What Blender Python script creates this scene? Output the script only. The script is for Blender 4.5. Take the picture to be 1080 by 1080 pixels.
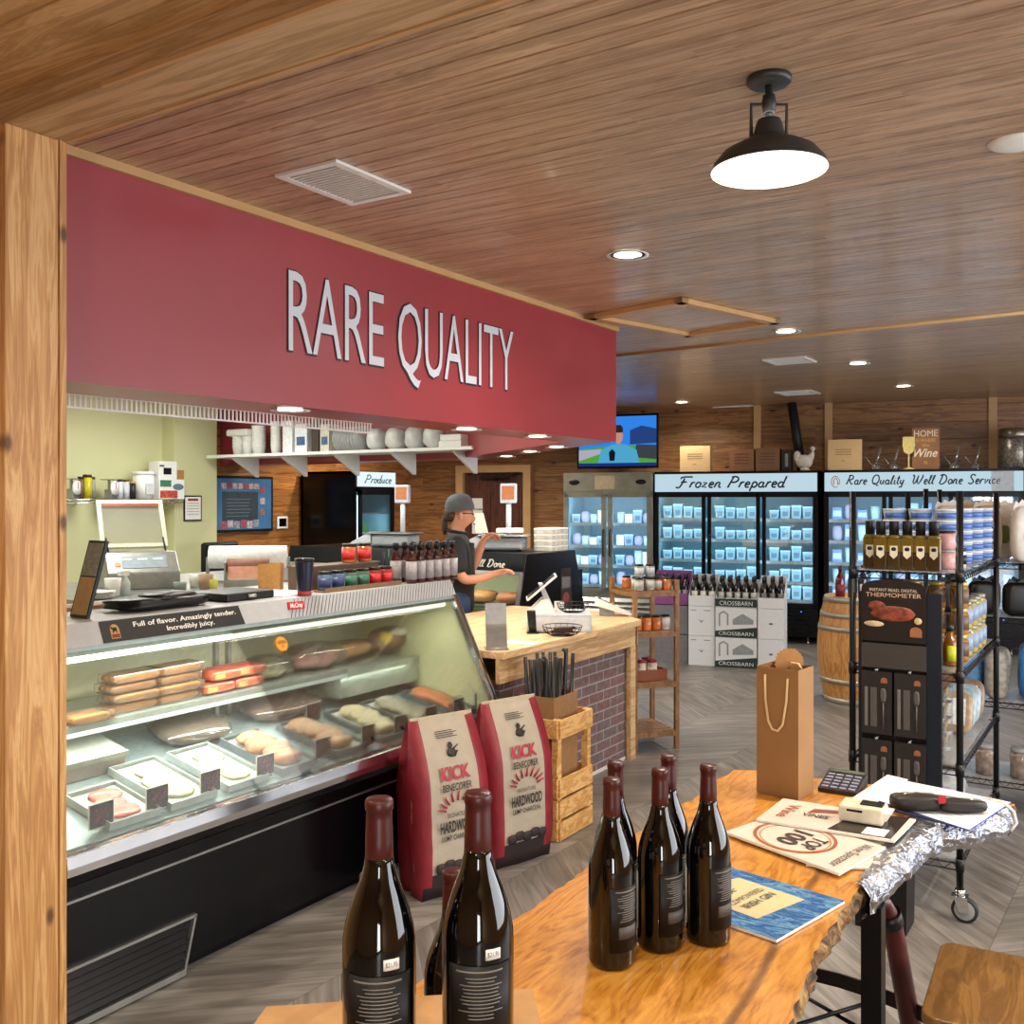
import bpy, math, random
from math import sin, cos, pi, radians as R
from mathutils import Vector, Matrix
random.seed(7)
for o in list(bpy.data.objects): bpy.data.objects.remove(o)
SC = bpy.context.scene
COL = SC.collection
# ---------------------------------------------------------------- camera, world, lights, exposure
AZ = math.atan(663/1040); CA, SA = cos(AZ), sin(AZ); FPX = 1040.0; HOR = 527.0; CH = 1.68
cam = bpy.data.objects.new('camera', bpy.data.cameras.new('camera')); COL.objects.link(cam)
cam.location = (0, 0, CH); cam.rotation_euler = (pi/2, 0, AZ)
cam.data.sensor_width = 36; cam.data.lens = 36*FPX/1080; cam.data.shift_y = -(540-HOR)/1080; cam.data.clip_start = .05
SC.camera = cam
SC.view_settings.view_transform = 'Standard'; SC.view_settings.look = 'None'
SC.view_settings.gamma = 1; SC.view_settings.use_curve_mapping = False
SC.view_settings.exposure = 0.25
w = bpy.data.worlds.new('world'); SC.world = w; w.use_nodes = True
nt = w.node_tree; bg = nt.nodes['Background']
sky = nt.nodes.new('ShaderNodeTexSky'); sky.sky_type = 'PREETHAM'; sky.turbidity = 4
nt.links.new(sky.outputs[0], bg.inputs[0]); bg.inputs[1].default_value = 0.25
def area(name, loc, rot, sx, sy, power, col=(1,1,1), shape='RECTANGLE', spread=pi):
    l = bpy.data.lights.new(name, 'AREA'); l.shape = shape; l.size = sx
    if shape in ('RECTANGLE', 'ELLIPSE'): l.size_y = sy
    l.energy = power; l.color = col; l.spread = spread
    o = bpy.data.objects.new(name, l); COL.objects.link(o); o.location = loc; o.rotation_euler = rot
    return o
# daylight coming through the shop windows on the right
area('window_daylight', (3.25, 5.6, 1.55), (0, R(90), 0), 1.7, 8.0, 250, (.93, .96, 1))

area('rear_fill_light', (2.3, -2.85, 1.1), (R(90), 0, 0), .9, 1.9, 85, (.95, .97, 1))  # unseen fill from the rear, added to lift the dark front ceiling
# ---------------------------------------------------------------- pixel rays on known planes
def ray(px, py):
    X, Z = (px-540)/FPX, -(py-HOR)/FPX
    return Vector((X*CA-SA, X*SA+CA, Z))
def DP(px, py, Y): return Vector((0,0,CH)) + ray(px,py)*Y
def ZP(px, py, z): r = ray(px,py); return Vector((0,0,CH)) + r*((z-CH)/r.z)
def XP(px, py, x): r = ray(px,py); return Vector((0,0,CH)) + r*(x/r.x)
def YP(px, py, y): r = ray(px,py); return Vector((0,0,CH)) + r*(y/r.y)
# ---------------------------------------------------------------- materials
def C(h):
    h = h.lstrip('#'); v = [int(h[i:i+2],16)/255 for i in (0,2,4)]
    return tuple((c/12.92 if c <= .04045 else ((c+.055)/1.055)**2.4) for c in v) + (1,)
_M = {}
class NT:
    def __init__(s, m): s.t = m.node_tree; s.p = s.t.nodes['Principled BSDF']
    def n(s, t, **k):
        x = s.t.nodes.new(t)
        for a, b in k.items():
            if a[0] == '_': x.inputs[int(a[1:])].default_value = b
            else: setattr(x, a, b)
        return x
    def l(s, a, b): s.t.links.new(a, b)
    def math(s, op, a, b=None, c=None):
        x = s.n('ShaderNodeMath', operation=op)
        for i, v in enumerate((a, b, c)):
            if v is None: continue
            if isinstance(v, (int, float)): x.inputs[i].default_value = v
            else: s.l(v, x.inputs[i])
        return x.outputs[0]
    def mix(s, f, a, b, mode='MIX'):
        x = s.n('ShaderNodeMix', data_type='RGBA', blend_type=mode)
        for i, v in ((0,f),(6,a),(7,b)):
            if isinstance(v, (int, float, tuple)): x.inputs[i].default_value = v
            else: s.l(v, x.inputs[i])
        return x.outputs[2]
    def co(s, sc=(1,1,1), gen='Object'):
        tc = s.n('ShaderNodeTexCoord'); mp = s.n('ShaderNodeMapping'); mp.inputs[3].default_value = sc
        s.l(tc.outputs[gen], mp.inputs[0]); return mp.outputs[0]
    def noise(s, sc, scale, det=3, dist=0, rough=.5):
        x = s.n('ShaderNodeTexNoise'); x.inputs['Scale'].default_value = scale; x.inputs['Detail'].default_value = det
        x.inputs['Distortion'].default_value = dist; x.inputs['Roughness'].default_value = rough
        s.l(s.co(sc), x.inputs[0]); return x.outputs[0]
    def ramp(s, f, stops):
        x = s.n('ShaderNodeValToRGB'); e = x.color_ramp.elements
        while len(e) < len(stops): e.new(.5)
        for q, (p, c) in zip(e, stops): q.position = p; q.color = c
        s.l(f, x.inputs[0]); return x.outputs[0]
    def bump(s, h, st=.3, d=.01):
        b = s.n('ShaderNodeBump'); b.inputs['Strength'].default_value = st; b.inputs['Distance'].default_value = d
        s.l(h, b.inputs['Height']); s.l(b.outputs[0], s.p.inputs['Normal'])
def base(name, rough=.5, metal=0, coat=0, spec=.5):
    m = bpy.data.materials.new(name); m.use_nodes = True; n = NT(m)
    n.p.inputs['Roughness'].default_value = rough; n.p.inputs['Metallic'].default_value = metal
    n.p.inputs['Coat Weight'].default_value = coat; n.p.inputs['Specular IOR Level'].default_value = spec
    return m, n
def mk(col, rough=.5, metal=0, var=.08, scale=30, coat=0, bump=0, spec=.5, em=0):
    key = (col, rough, metal, var, scale, coat, bump, spec, em)
    if key in _M: return _M[key]
    m, n = base('paint_'+col.strip('#'), rough, metal, coat, spec)
    c = C(col); f = n.noise((1,1,1), scale)
    lo = tuple(x*(1-var) for x in c[:3])+(1,); hi = tuple(min(1,x*(1+var)) for x in c[:3])+(1,)
    cc = n.ramp(f, [(.35, lo), (.65, hi)]); n.l(cc, n.p.inputs['Base Color'])
    if bump: n.bump(f, bump, .01)
    if em: n.l(cc, n.p.inputs['Emission Color']); n.p.inputs['Emission Strength'].default_value = em
    _M[key] = m; return m
def emit(col, st):
    key = ('em', col, st)
    if key in _M: return _M[key]
    m = bpy.data.materials.new('glow_'+col.strip('#')); m.use_nodes = True; t = m.node_tree; t.nodes.clear()
    e = t.nodes.new('ShaderNodeEmission'); e.inputs[0].default_value = C(col); e.inputs[1].default_value = st
    o = t.nodes.new('ShaderNodeOutputMaterial'); t.links.new(e.outputs[0], o.inputs[0]); _M[key] = m; return m
def glass(col='#ffffff', refl=.07, tint=.0, rough=.02):
    key = ('gl', col, refl, tint)
    if key in _M: return _M[key]
    m = bpy.data.materials.new('clear_glass'); m.use_nodes = True; t = m.node_tree; t.nodes.clear()
    N = t.nodes.new; tr = N('ShaderNodeBsdfTransparent'); gl = N('ShaderNodeBsdfGlossy'); mx = N('ShaderNodeMixShader')
    c = C(col); tr.inputs[0].default_value = tuple(1-(1-x)*1 for x in c[:3])+(1,); gl.inputs['Roughness'].default_value = rough
    fr = N('ShaderNodeFresnel'); fr.inputs[0].default_value = 1.45
    mu = N('ShaderNodeMath'); mu.operation = 'MULTIPLY_ADD'; mu.inputs[1].default_value = .8; mu.inputs[2].default_value = refl
    mu.use_clamp = True
    t.links.new(fr.outputs[0], mu.inputs[0]); t.links.new(mu.outputs[0], mx.inputs[0])
    t.links.new(tr.outputs[0], mx.inputs[1]); t.links.new(gl.outputs[0], mx.inputs[2])
    if tint:
        df = N('ShaderNodeBsdfDiffuse'); df.inputs[0].default_value = c; m2 = N('ShaderNodeMixShader'); m2.inputs[0].default_value = tint
        t.links.new(mx.outputs[0], m2.inputs[1]); t.links.new(df.outputs[0], m2.inputs[2]); mx = m2
    o = N('ShaderNodeOutputMaterial'); t.links.new(mx.outputs[0], o.inputs[0]); _M[key] = m; return m
def wood(name, c1, c2, c3, grain=(1,14,14), scale=2.2, rough=.45, knots=0, board=None, coat=0, bmp=.1, tint=.25, spec=.5, kax=None, kr=.05):
    """board=(axis, width, staggeraxis or None, length)"""
    m, n = base(name, rough, 0, coat, spec)
    f = n.noise(grain, scale, 5, 1.2, .6)
    if board:
        ax, wd, ax2, ln = board
        tc = n.n('ShaderNodeTexCoord'); sp = n.n('ShaderNodeSeparateXYZ'); n.l(tc.outputs['Object'], sp.inputs[0])
        idx = n.math('FLOOR', n.math('DIVIDE', sp.outputs[ax], wd))
        wn = n.n('ShaderNodeTexWhiteNoise', noise_dimensions='1D'); n.l(idx, wn.inputs['W']); r = wn.outputs[0]
        if ax2 is not None:
            j = n.math('FLOOR', n.math('DIVIDE', n.math('ADD', sp.outputs[ax2], n.math('MULTIPLY', r, ln*3.7)), ln))
            w2 = n.n('ShaderNodeTexWhiteNoise', noise_dimensions='2D'); cb = n.n('ShaderNodeCombineXYZ')
            n.l(idx, cb.inputs[0]); n.l(j, cb.inputs[1]); n.l(cb.outputs[0], w2.inputs[0]); r = w2.outputs[0]
        mp = n.n('ShaderNodeMapping'); mp.inputs[3].default_value = grain; n.l(tc.outputs['Object'], mp.inputs[0])
        sh = n.n('ShaderNodeCombineXYZ'); n.l(n.math('MULTIPLY', r, 37.0), sh.inputs[0]); n.l(n.math('MULTIPLY', r, 91.0), sh.inputs[2])
        ad = n.n('ShaderNodeVectorMath', operation='ADD'); n.l(mp.outputs[0], ad.inputs[0]); n.l(sh.outputs[0], ad.inputs[1])
        x = n.n('ShaderNodeTexNoise'); x.inputs['Scale'].default_value = scale; x.inputs['Detail'].default_value = 5
        x.inputs['Distortion'].default_value = 1.2; x.inputs['Roughness'].default_value = .6
        n.l(ad.outputs[0], x.inputs[0]); f = x.outputs[0]
    # cathedral figure: rings of the noise value
    ring = n.math('PINGPONG', n.math('MULTIPLY', f, 9.0), 1.0)
    ff = n.math('ADD', n.math('MULTIPLY', ring, .45), n.math('MULTIPLY', f, .6))
    col = n.ramp(ff, [(.25, C(c1)), (.55, C(c2)), (.85, C(c3))])
    if board and tint:
        k = n.math('MULTIPLY_ADD', r, tint*2, 1-tint)
        cb2 = n.n('ShaderNodeCombineColor'); [n.l(k, cb2.inputs[i]) for i in range(3)]
        col = n.mix(1.0, col, cb2.outputs[0], 'MULTIPLY')
    if knots:
        v = n.n('ShaderNodeTexVoronoi'); v.inputs['Scale'].default_value = knots
        if kax is not None: v.voronoi_dimensions = '2D'
        g2 = tuple(1 if a == min(grain) else 2.2 for a in grain); g2 = tuple((.75 if a == min(grain) else 1.6) for a in grain)
        kc = n.co(g2)
        if kax is not None:
            s2 = n.n('ShaderNodeSeparateXYZ'); n.l(kc, s2.inputs[0]); c2_ = n.n('ShaderNodeCombineXYZ')
            for i, ax_ in enumerate([k for k in (0,1,2) if k != kax]): n.l(s2.outputs[ax_], c2_.inputs[i])
            kc = c2_.outputs[0]
        n.l(kc, v.inputs[0])
        kf = n.ramp(v.outputs['Distance'], [(kr*.6, (1,1,1,1)), (kr*1.6, (0,0,0,1))])
        col = n.mix(kf, col, tuple(x*.28 for x in C(c1)[:3])+(1,))
    n.l(col, n.p.inputs['Base Color'])
    if bmp: n.bump(ring, bmp, .002)
    return m
# ---------------------------------------------------------------- mesh builder
class MB:
    def __init__(s): s.v = []; s.f = []; s.m = []; s.sm = []; s.mats = []; s.cur = 0
    def use(s, m):
        if m not in s.mats: s.mats.append(m)
        s.cur = s.mats.index(m); return s
    def face(s, idx, smooth=False): s.f.append(idx); s.m.append(s.cur); s.sm.append(smooth)
    def quad(s, pts, smooth=False):
        b = len(s.v); s.v += [Vector(p) for p in pts]; s.face(list(range(b, b+len(pts))), smooth); return s
    def box(s, x0, y0, z0, x1, y1, z1, mat=None):
        b = len(s.v)
        for z in (z0, z1):
            for (x, y) in ((x0,y0),(x1,y0),(x1,y1),(x0,y1)):
                p = Vector((x,y,z)); s.v.append(mat @ p if mat else p)
        for q in ((0,3,2,1),(4,5,6,7),(0,1,5,4),(1,2,6,5),(2,3,7,6),(3,0,4,7)): s.face([b+i for i in q])
        return s
    def hexa(s, bot, top):
        b = len(s.v); s.v += [Vector(p) for p in bot] + [Vector(p) for p in top]
        for q in ((0,3,2,1),(4,5,6,7),(0,1,5,4),(1,2,6,5),(2,3,7,6),(3,0,4,7)): s.face([b+i for i in q])
        return s
    def prism(s, poly, d, plane='xy', off=0):
        """poly: 2D list extruded by d along the third axis"""
        def P(a, b, c):
            return Vector({'xy': (a,b,c), 'xz': (a,c,b), 'yz': (c,a,b)}[plane])
        b = len(s.v); k = len(poly)
        s.v += [P(x,y,off) for x,y in poly] + [P(x,y,off+d) for x,y in poly]
        s.face([b+i for i in reversed(range(k))]); s.face([b+k+i for i in range(k)])
        for i in range(k): j = (i+1) % k; s.face([b+i, b+j, b+k+j, b+k+i])
        return s
    def lathe(s, prof, c=(0,0,0), seg=24, ang=(0, 2*pi), smooth=True, cap=True):
        b = len(s.v); full = abs(ang[1]-ang[0]-2*pi) < 1e-6; n = seg if full else seg+1
        for r, z in prof:
            for i in range(n):
                t = ang[0]+(ang[1]-ang[0])*i/seg; s.v.append(Vector((c[0]+r*cos(t), c[1]+r*sin(t), c[2]+z)))
        for j in range(len(prof)-1):
            for i in range(seg):
                k = (i+1) % n if full else i+1
                s.face([b+j*n+i, b+j*n+k, b+(j+1)*n+k, b+(j+1)*n+i], smooth)
        if cap and full:
            if prof[0][0] > 1e-5: s.face([b+i for i in reversed(range(n))])
            if prof[-1][0] > 1e-5: s.face([b+(len(prof)-1)*n+i for i in range(n)])
        return s
    def shell(s, r, z0, z1, a0, a1, seg=10, th=.0008, r1=None, c=(0,0)):
        """a thin curved label"""
        r1 = r if r1 is None else r1
        b = len(s.v)
        for rr in (0, th):
            for z, q in ((z0, r), (z1, r1)):
                for i in range(seg+1):
                    t = a0+(a1-a0)*i/seg; s.v.append(Vector((c[0]+(q+rr)*cos(t), c[1]+(q+rr)*sin(t), z)))
        n = seg+1
        for i in range(seg): s.face([b+2*n+i, b+2*n+i+1, b+3*n+i+1, b+3*n+i], True); s.face([b+i+1, b+i, b+n+i, b+n+i+1], True); s.face([b+i, b+i+1, b+2*n+i+1, b+2*n+i]); s.face([b+n+i+1, b+n+i, b+3*n+i, b+3*n+i+1])
        s.face([b, b+2*n, b+3*n, b+n]); s.face([b+n-1, b+2*n-1, b+4*n-1, b+3*n-1])
        return s
    def tube(s, pts, r, seg=8, closed=False, rr=None):
        pts = [Vector(p) for p in pts]; b = len(s.v); n = len(pts); up0 = None
        for i, p in enumerate(pts):
            a = pts[i-1] if (i or closed) else pts[0]; c = pts[(i+1) % n] if (i < n-1 or closed) else pts[-1]
            d = (c-a).normalized()
            if up0 is None:
                up0 = d.cross(Vector((0,0,1)) if abs(d.z) < .9 else Vector((1,0,0))).normalized()
            u = (up0-d*up0.dot(d)).normalized(); up0 = u; w_ = d.cross(u); q = rr[i] if rr else r
            for k in range(seg): t = 2*pi*k/seg; s.v.append(p+u*cos(t)*q+w_*sin(t)*q)
        for i in range(n if closed else n-1):
            j = (i+1) % n
            for k in range(seg): l = (k+1) % seg; s.face([b+i*seg+k, b+i*seg+l, b+j*seg+l, b+j*seg+k], True)
        if not closed: s.face([b+k for k in reversed(range(seg))]); s.face([b+(n-1)*seg+k for k in range(seg)])
        return s
    def blob(s, c, rx, ry, rz, e=.6, seg=16, rings=10, noise=0, seed=0):
        """superellipsoid: e=1 sphere, small = boxy"""
        rnd = random.Random(seed); b = len(s.v)
        f = lambda v, p: math.copysign(abs(v)**p, v)
        lowz = abs(c[2]-rz) < .2*rz+.004
        s.v.append(Vector((c[0], c[1], c[2]-rz if not lowz else 0)))
        for j in range(1, rings):
            t = -pi/2+pi*j/rings
            for i in range(seg):
                a = 2*pi*i/seg; q = 1+noise*(rnd.random()-.5)
                s.v.append(Vector((c[0]+rx*f(cos(t),e)*f(cos(a),e)*q, c[1]+ry*f(cos(t),e)*f(sin(a),e)*q, (c[2]+rz*f(sin(t),e)) if not lowz else max(0, c[2]+rz*f(sin(t),e)))))
        s.v.append(Vector((c[0], c[1], c[2]+rz))); T = len(s.v)-1
        for i in range(seg):
            k = (i+1) % seg
            s.face([b, b+1+k, b+1+i], True); s.face([T, T-seg+i, T-seg+k], True)
            for j in range(rings-2): o = b+1+j*seg; s.face([o+i, o+k, o+seg+k, o+seg+i], True)
        return s
    def xf(s, M, start=0):
        for i in range(start, len(s.v)): s.v[i] = M @ s.v[i]
        return s
    def grooves(s, o, a, b_, n_, L, W, wd, gw=.006, gd=.006):
        """boards of width wd: o origin, a along boards (length L), b_ across (total W), n_ outward normal"""
        o, a, b_, n_ = Vector(o), Vector(a), Vector(b_), Vector(n_); t = 0
        flip = a.cross(b_).dot(n_) < 0
        def q(t0, d0, t1, d1):
            p = [o+b_*t0-n_*d0, o+b_*t0-n_*d0+a*L, o+b_*t1-n_*d1+a*L, o+b_*t1-n_*d1]
            if not flip: p = [p[0], p[1], p[2], p[3]]
            else: p.reverse()
            s.quad(p)
        while t < W-1e-4:
            e = min(t+wd, W)
            q(t, gd, t+gw/2, 0); q(t+gw/2, 0, e-gw/2, 0); q(e-gw/2, 0, e, gd); t = e
        return s
    def build(s, name, mat=None, parent=None, loc=None, rz=0, bevel=0, rot=None):
        me = bpy.data.meshes.new(name); me.from_pydata([tuple(v) for v in s.v], [], s.f)
        for m in ([mat] if mat else s.mats): me.materials.append(m)
        if not mat: me.polygons.foreach_set('material_index', s.m)
        me.polygons.foreach_set('use_smooth', s.sm); me.update()
        o = bpy.data.objects.new(name, me); COL.objects.link(o); o.parent = parent
        if loc is not None: o.location = loc
        if rz: o.rotation_euler = (0,0,rz)
        if rot: o.rotation_euler = rot
        if bevel:
            b = o.modifiers.new('bevel', 'BEVEL'); b.width = bevel; b.segments = 2; b.limit_method = 'ANGLE'
        return o
def tag(o, label, cat, group=None, kind=None):
    if label: o['label'] = label
    if cat: o['category'] = cat
    if group: o['group'] = group
    if kind: o['kind'] = kind
    return o
def thing(name, label, cat, loc=(0,0,0), rz=0, group=None):
    o = bpy.data.objects.new(name, None); COL.objects.link(o); o.location = loc; o.rotation_euler = (0,0,rz)
    o.empty_display_size = .05
    return tag(o, label, cat, group)
def struct(name, mb, mat=None, **k): o = mb.build(name, mat, **k); o['kind'] = 'structure'; return o
KIDS = {}
def dup(root, loc=None, rz=None, label=None, group=None, parent=None, rot=None):
    r = root.copy(); COL.objects.link(r)
    if parent: r.parent = parent
    if loc is not None: r.location = loc
    if rz is not None: r.rotation_euler = (0,0,rz)
    if rot is not None: r.rotation_euler = rot
    if label: r['label'] = label
    if group: r['group'] = group
    for ch in root.children:
        if ch.name.split('.')[0] == 'hidden': continue
        dup(ch, parent=r)
    return r
def strokes(name, polys, r, mat, parent, M, seg=5):
    mb = MB()
    for p in polys: mb.tube([M @ Vector((a, b, 0)) for a, b in p], r, seg)
    return mb.build(name, mat, parent)
def frame3(o, xd, yd):
    x = Vector(xd).normalized(); y = Vector(yd).normalized(); z = x.cross(y)
    return Matrix.Translation(Vector(o)) @ Matrix((x, y, z)).transposed().to_4x4()
def text(s_, h, mat, parent, M, sx=1, shear=0, off=0, ext=.0006, name='lettering', align='CENTER', width=None, res=3, space=1):
    cu = bpy.data.curves.new('t', 'FONT'); cu.body = s_; cu.size = 1; cu.extrude = 0; cu.offset = off; cu.shear = shear
    cu.resolution_u = res; cu.space_character = space
    ob = bpy.data.objects.new('t', cu); me = bpy.data.meshes.new_from_object(ob)
    bpy.data.objects.remove(ob)
    vs = [v.co.copy() for v in me.vertices]
    if not vs: return None
    x0 = min(v.x for v in vs); x1 = max(v.x for v in vs)
    k = h/.70; kx = k*sx if width is None else width/(x1-x0)
    ax = {'CENTER': (x0+x1)/2, 'LEFT': x0, 'RIGHT': x1}[align]
    mb = MB(); n = len(vs)
    fl = [list(p.vertices) for p in me.polygons]
    mb.v = [M @ Vector(((v.x-ax)*kx, v.y*k, ext)) for v in vs]
    for p in fl: mb.face(p)
    bpy.data.meshes.remove(me)
    return mb.build(name, mat, parent)
def islands(o):
    me = o.data; p = list(range(len(me.vertices)))
    def f(i):
        while p[i] != i: p[i] = p[p[i]]; i = p[i]
        return i
    for q in me.polygons:
        v = list(q.vertices)
        for k in v[1:]: p[f(k)] = f(v[0])
    g = {}
    for q in me.polygons: g.setdefault(f(q.vertices[0]), []).append(list(q.vertices))
    out = []
    for fs in g.values():
        ids = sorted({i for q in fs for i in q}); mp = {i: k for k, i in enumerate(ids)}
        out.append(([me.vertices[i].co.copy() for i in ids], [[mp[i] for i in q] for q in fs]))
    return out
# ---------------------------------------------------------------- shared materials
m_red = mk('#9a3c42', .32, var=.03, scale=3)
m_black = mk('#0c0d10', .4, spec=.35); m_blackm = mk('#15161a', .3, .6); m_blackg = mk('#050609', .2, spec=.3)
m_white = mk('#e8e8e4', .4, var=.02); m_steel = mk('#a9aaa8', .32, .85, var=.1, scale=8); m_chrome = mk('#d8dbe0', .12, 1, var=.03)
m_grey = mk('#8c8e90', .45); m_kraft = mk('#a5773f', .8, var=.1, scale=60); m_paper = mk('#e9e6df', .7, var=.02)
m_cream = mk('#e6d3ae', .7, var=.03); m_foil = mk('#420f0d', .38, var=.15, scale=90)
m_ceil = wood('ceiling_boards', '#97795d', '#b09072', '#c4a688', grain=(1.2,16,16), scale=1.6, rough=.3, board=(1,.082,0,2.4), tint=.12, coat=.12)
m_ceil2 = wood('front_ceiling_boards', '#a8834f', '#c29c69', '#d3b07e', grain=(1,10,10), scale=1.6, rough=.4, board=(1,.14,0,2.4), tint=.12)
m_cedar = wood('cedar', '#ad7b49', '#c69459', '#dab27c', grain=(14,14,.8), scale=1.7, rough=.55, knots=3.0, kax=0, kr=.05)
m_beam = wood('beam_fir', '#a08055', '#bb9a70', '#ccab83', grain=(.8,10,10), scale=1.5, rough=.5, knots=1.6)
m_trim = mk('#c29a68', .5, var=.05, scale=6)
m_plank = wood('wall_planks', '#70492a', '#8f643c', '#a5784a', grain=(.9,12,12), scale=1.5, rough=.4, knots=1.5, kax=1, kr=.035, board=(2,.2,0,2.2), tint=.16)
m_plankL = wood('side_wall_planks', '#7c4c22', '#a06a35', '#b87f44', grain=(12,.9,12), scale=1.5, rough=.4, knots=1.5, kax=0, kr=.035, board=(2,.2,1,2.2), tint=.16)
m_pine = wood('counter_pine', '#c39a68', '#d8b484', '#e6c99e', grain=(12,1,12), scale=1.6, rough=.4, knots=1.2, board=(0,.09,1,1.1), tint=.1)
m_pine2 = wood('apron_pine', '#b98f60', '#cfab7c', '#dfc197', grain=(10,1,10), scale=1.6, rough=.5, knots=1.6)
m_shelfwood = wood('acacia', '#74502c', '#8c6238', '#a17646', grain=(8,8,2), scale=3, rough=.45)
m_crate = wood('crate_pine', '#b98545', '#d3a261', '#e4bd80', grain=(8,2,8), scale=3, rough=.65, knots=2.5)
m_glass = glass()
def brickmat():
    m, n = base('red_brick', .85)
    tc = n.n('ShaderNodeTexCoord'); sp = n.n('ShaderNodeSeparateXYZ'); n.l(tc.outputs['Object'], sp.inputs[0])
    cb = n.n('ShaderNodeCombineXYZ'); n.l(n.math('ADD', sp.outputs[1], sp.outputs[0]), cb.inputs[0]); n.l(sp.outputs[2], cb.inputs[1])
    b = n.n('ShaderNodeTexBrick'); n.l(cb.outputs[0], b.inputs[0])
    b.inputs['Color1'].default_value = C('#7d5450'); b.inputs['Color2'].default_value = C('#665a5c'); b.inputs['Mortar'].default_value = C('#a9a6a6')
    b.inputs['Scale'].default_value = 1; b.inputs['Brick Width'].default_value = .19; b.inputs['Row Height'].default_value = .062
    b.inputs['Mortar Size'].default_value = .0055; b.inputs['Mortar Smooth'].default_value = .4; b.inputs['Bias'].default_value = -.1
    nz = n.noise((1,1,1), 40, 4); c2 = n.ramp(nz, [(.3, C('#5c4a4a')), (.7, C('#a39794'))])
    col = n.mix(.28, b.outputs[0], c2); n.l(col, n.p.inputs['Base Color']); n.bump(n.math('SUBTRACT', n.math('MULTIPLY', nz, .3), b.outputs[1]), .5, .006)
    return m
def floormat():
    m, n = base('chevron_plank_floor', .38, spec=.4)
    tc = n.n('ShaderNodeTexCoord'); mp = n.n('ShaderNodeMapping'); mp.inputs[2].default_value = (0,0,R(2)); n.l(tc.outputs['Object'], mp.inputs[0])
    sp = n.n('ShaderNodeSeparateXYZ'); n.l(mp.outputs[0], sp.inputs[0]); X, Y = sp.outputs[0], sp.outputs[1]
    Wc, Pw = .62, .21
    col_i = n.math('FLOOR', n.math('DIVIDE', X, Wc)); pp = n.math('PINGPONG', X, Wc)
    t = n.math('ADD', Y, pp); idx = n.math('FLOOR', n.math('DIVIDE', t, Pw)); fr = n.math('FRACT', n.math('DIVIDE', t, Pw))
    cb = n.n('ShaderNodeCombineXYZ'); n.l(idx, cb.inputs[0]); n.l(col_i, cb.inputs[1])
    wn = n.n('ShaderNodeTexWhiteNoise', noise_dimensions='2D'); n.l(cb.outputs[0], wn.inputs[0]); r = wn.outputs[0]
    # direction of the grain alternates with the column
    sgn = n.math('SUBTRACT', n.math('MULTIPLY', n.math('PINGPONG', col_i, 1.0), 2.0), 1.0)
    al = n.math('ADD', X, n.math('MULTIPLY', sgn, Y))
    cg = n.n('ShaderNodeCombineXYZ'); n.l(n.math('MULTIPLY', al, 1.1), cg.inputs[0]); n.l(n.math('MULTIPLY', t, 11.0), cg.inputs[1]); n.l(n.math('MULTIPLY', r, 50.0), cg.inputs[2])
    x = n.n('ShaderNodeTexNoise'); x.inputs['Scale'].default_value = 1.7; x.inputs['Detail'].default_value = 6; x.inputs['Distortion'].default_value = .8
    n.l(cg.outputs[0], x.inputs[0])
    col = n.ramp(x.outputs[0], [(.3, C('#635e59')), (.5, C('#7c7670')), (.7, C('#928d88'))])
    k = n.math('MULTIPLY_ADD', r, .35, .78); cc = n.n('ShaderNodeCombineColor'); [n.l(k, cc.inputs[i]) for i in range(3)]
    col = n.mix(1.0, col, cc.outputs[0], 'MULTIPLY')
    e1 = n.math('LESS_THAN', fr, .018); e2 = n.math('LESS_THAN', n.math('FRACT', n.math('DIVIDE', X, Wc)), .006)
    col = n.mix(n.math('MULTIPLY', n.math('MAXIMUM', e1, e2), .55), col, C('#2c2926')); n.l(col, n.p.inputs['Base Color'])
    return m
m_brick = brickmat(); m_floor = floormat()
# ================================================================ the room
ZC = 2.87
BD = Vector((.984, .178, 0)); BN = Vector((.178, -.984, 0))          # back wall direction, its normal into the room
BW0 = Vector((-9, 11.31, 0)); BRZ = math.atan2(.178, .984)
def BWp(d, z=0, out=0): return BW0 + BD*d + BN*out + Vector((0,0,z))
def bw_d(px):                                                        # distance along the back wall at an image column
    r = ray(px, HOR); r.z = 0
    # solve origin + r*t = BW0 + BD*d
    det = r.x*(-BD.y)-r.y*(-BD.x); return (r.x*BW0.y-r.y*BW0.x)/det
struct('floor', MB().box(-9.3, -3, -.1, 3.6, 14, 0), m_floor)
struct('ceiling', MB().grooves((-9.3, 1.68, ZC), (1,0,0), (0,1,0), (0,0,-1), 12.9, 12.42, .082, .009, .007).box(-9.3,1.68,ZC+.02,3.6,14.1,ZC+.1), m_ceil)
struct('ceiling', MB().grooves((-3.5, -3, 2.82), (1,0,0), (0,1,0), (0,0,-1), 7.0, 4.66, .14, .008, .006).box(-3.5,-3,2.84,3.6,1.66,2.9), m_ceil2)
struct('beam', MB().box(-3.3, 1.576, 2.745, 3.5, 1.76, 2.95), m_beam, bevel=.003)
struct('trim_1', MB().box(-2.25, 1.566, 2.74, 3.4, 1.578, 2.752), m_trim)
struct('trim_2', MB().box(-2.70, 1.755, 2.741, 3.4, 1.768, 2.756), m_trim)
struct('pillar', MB().box(-3.29, 1.576, 0, -2.70, 1.74, 2.745), m_cedar, bevel=.004)
struct('trim_3', MB().box(-2.74, 1.741, 0, -2.695, 1.762, 2.745), m_cedar)
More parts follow.
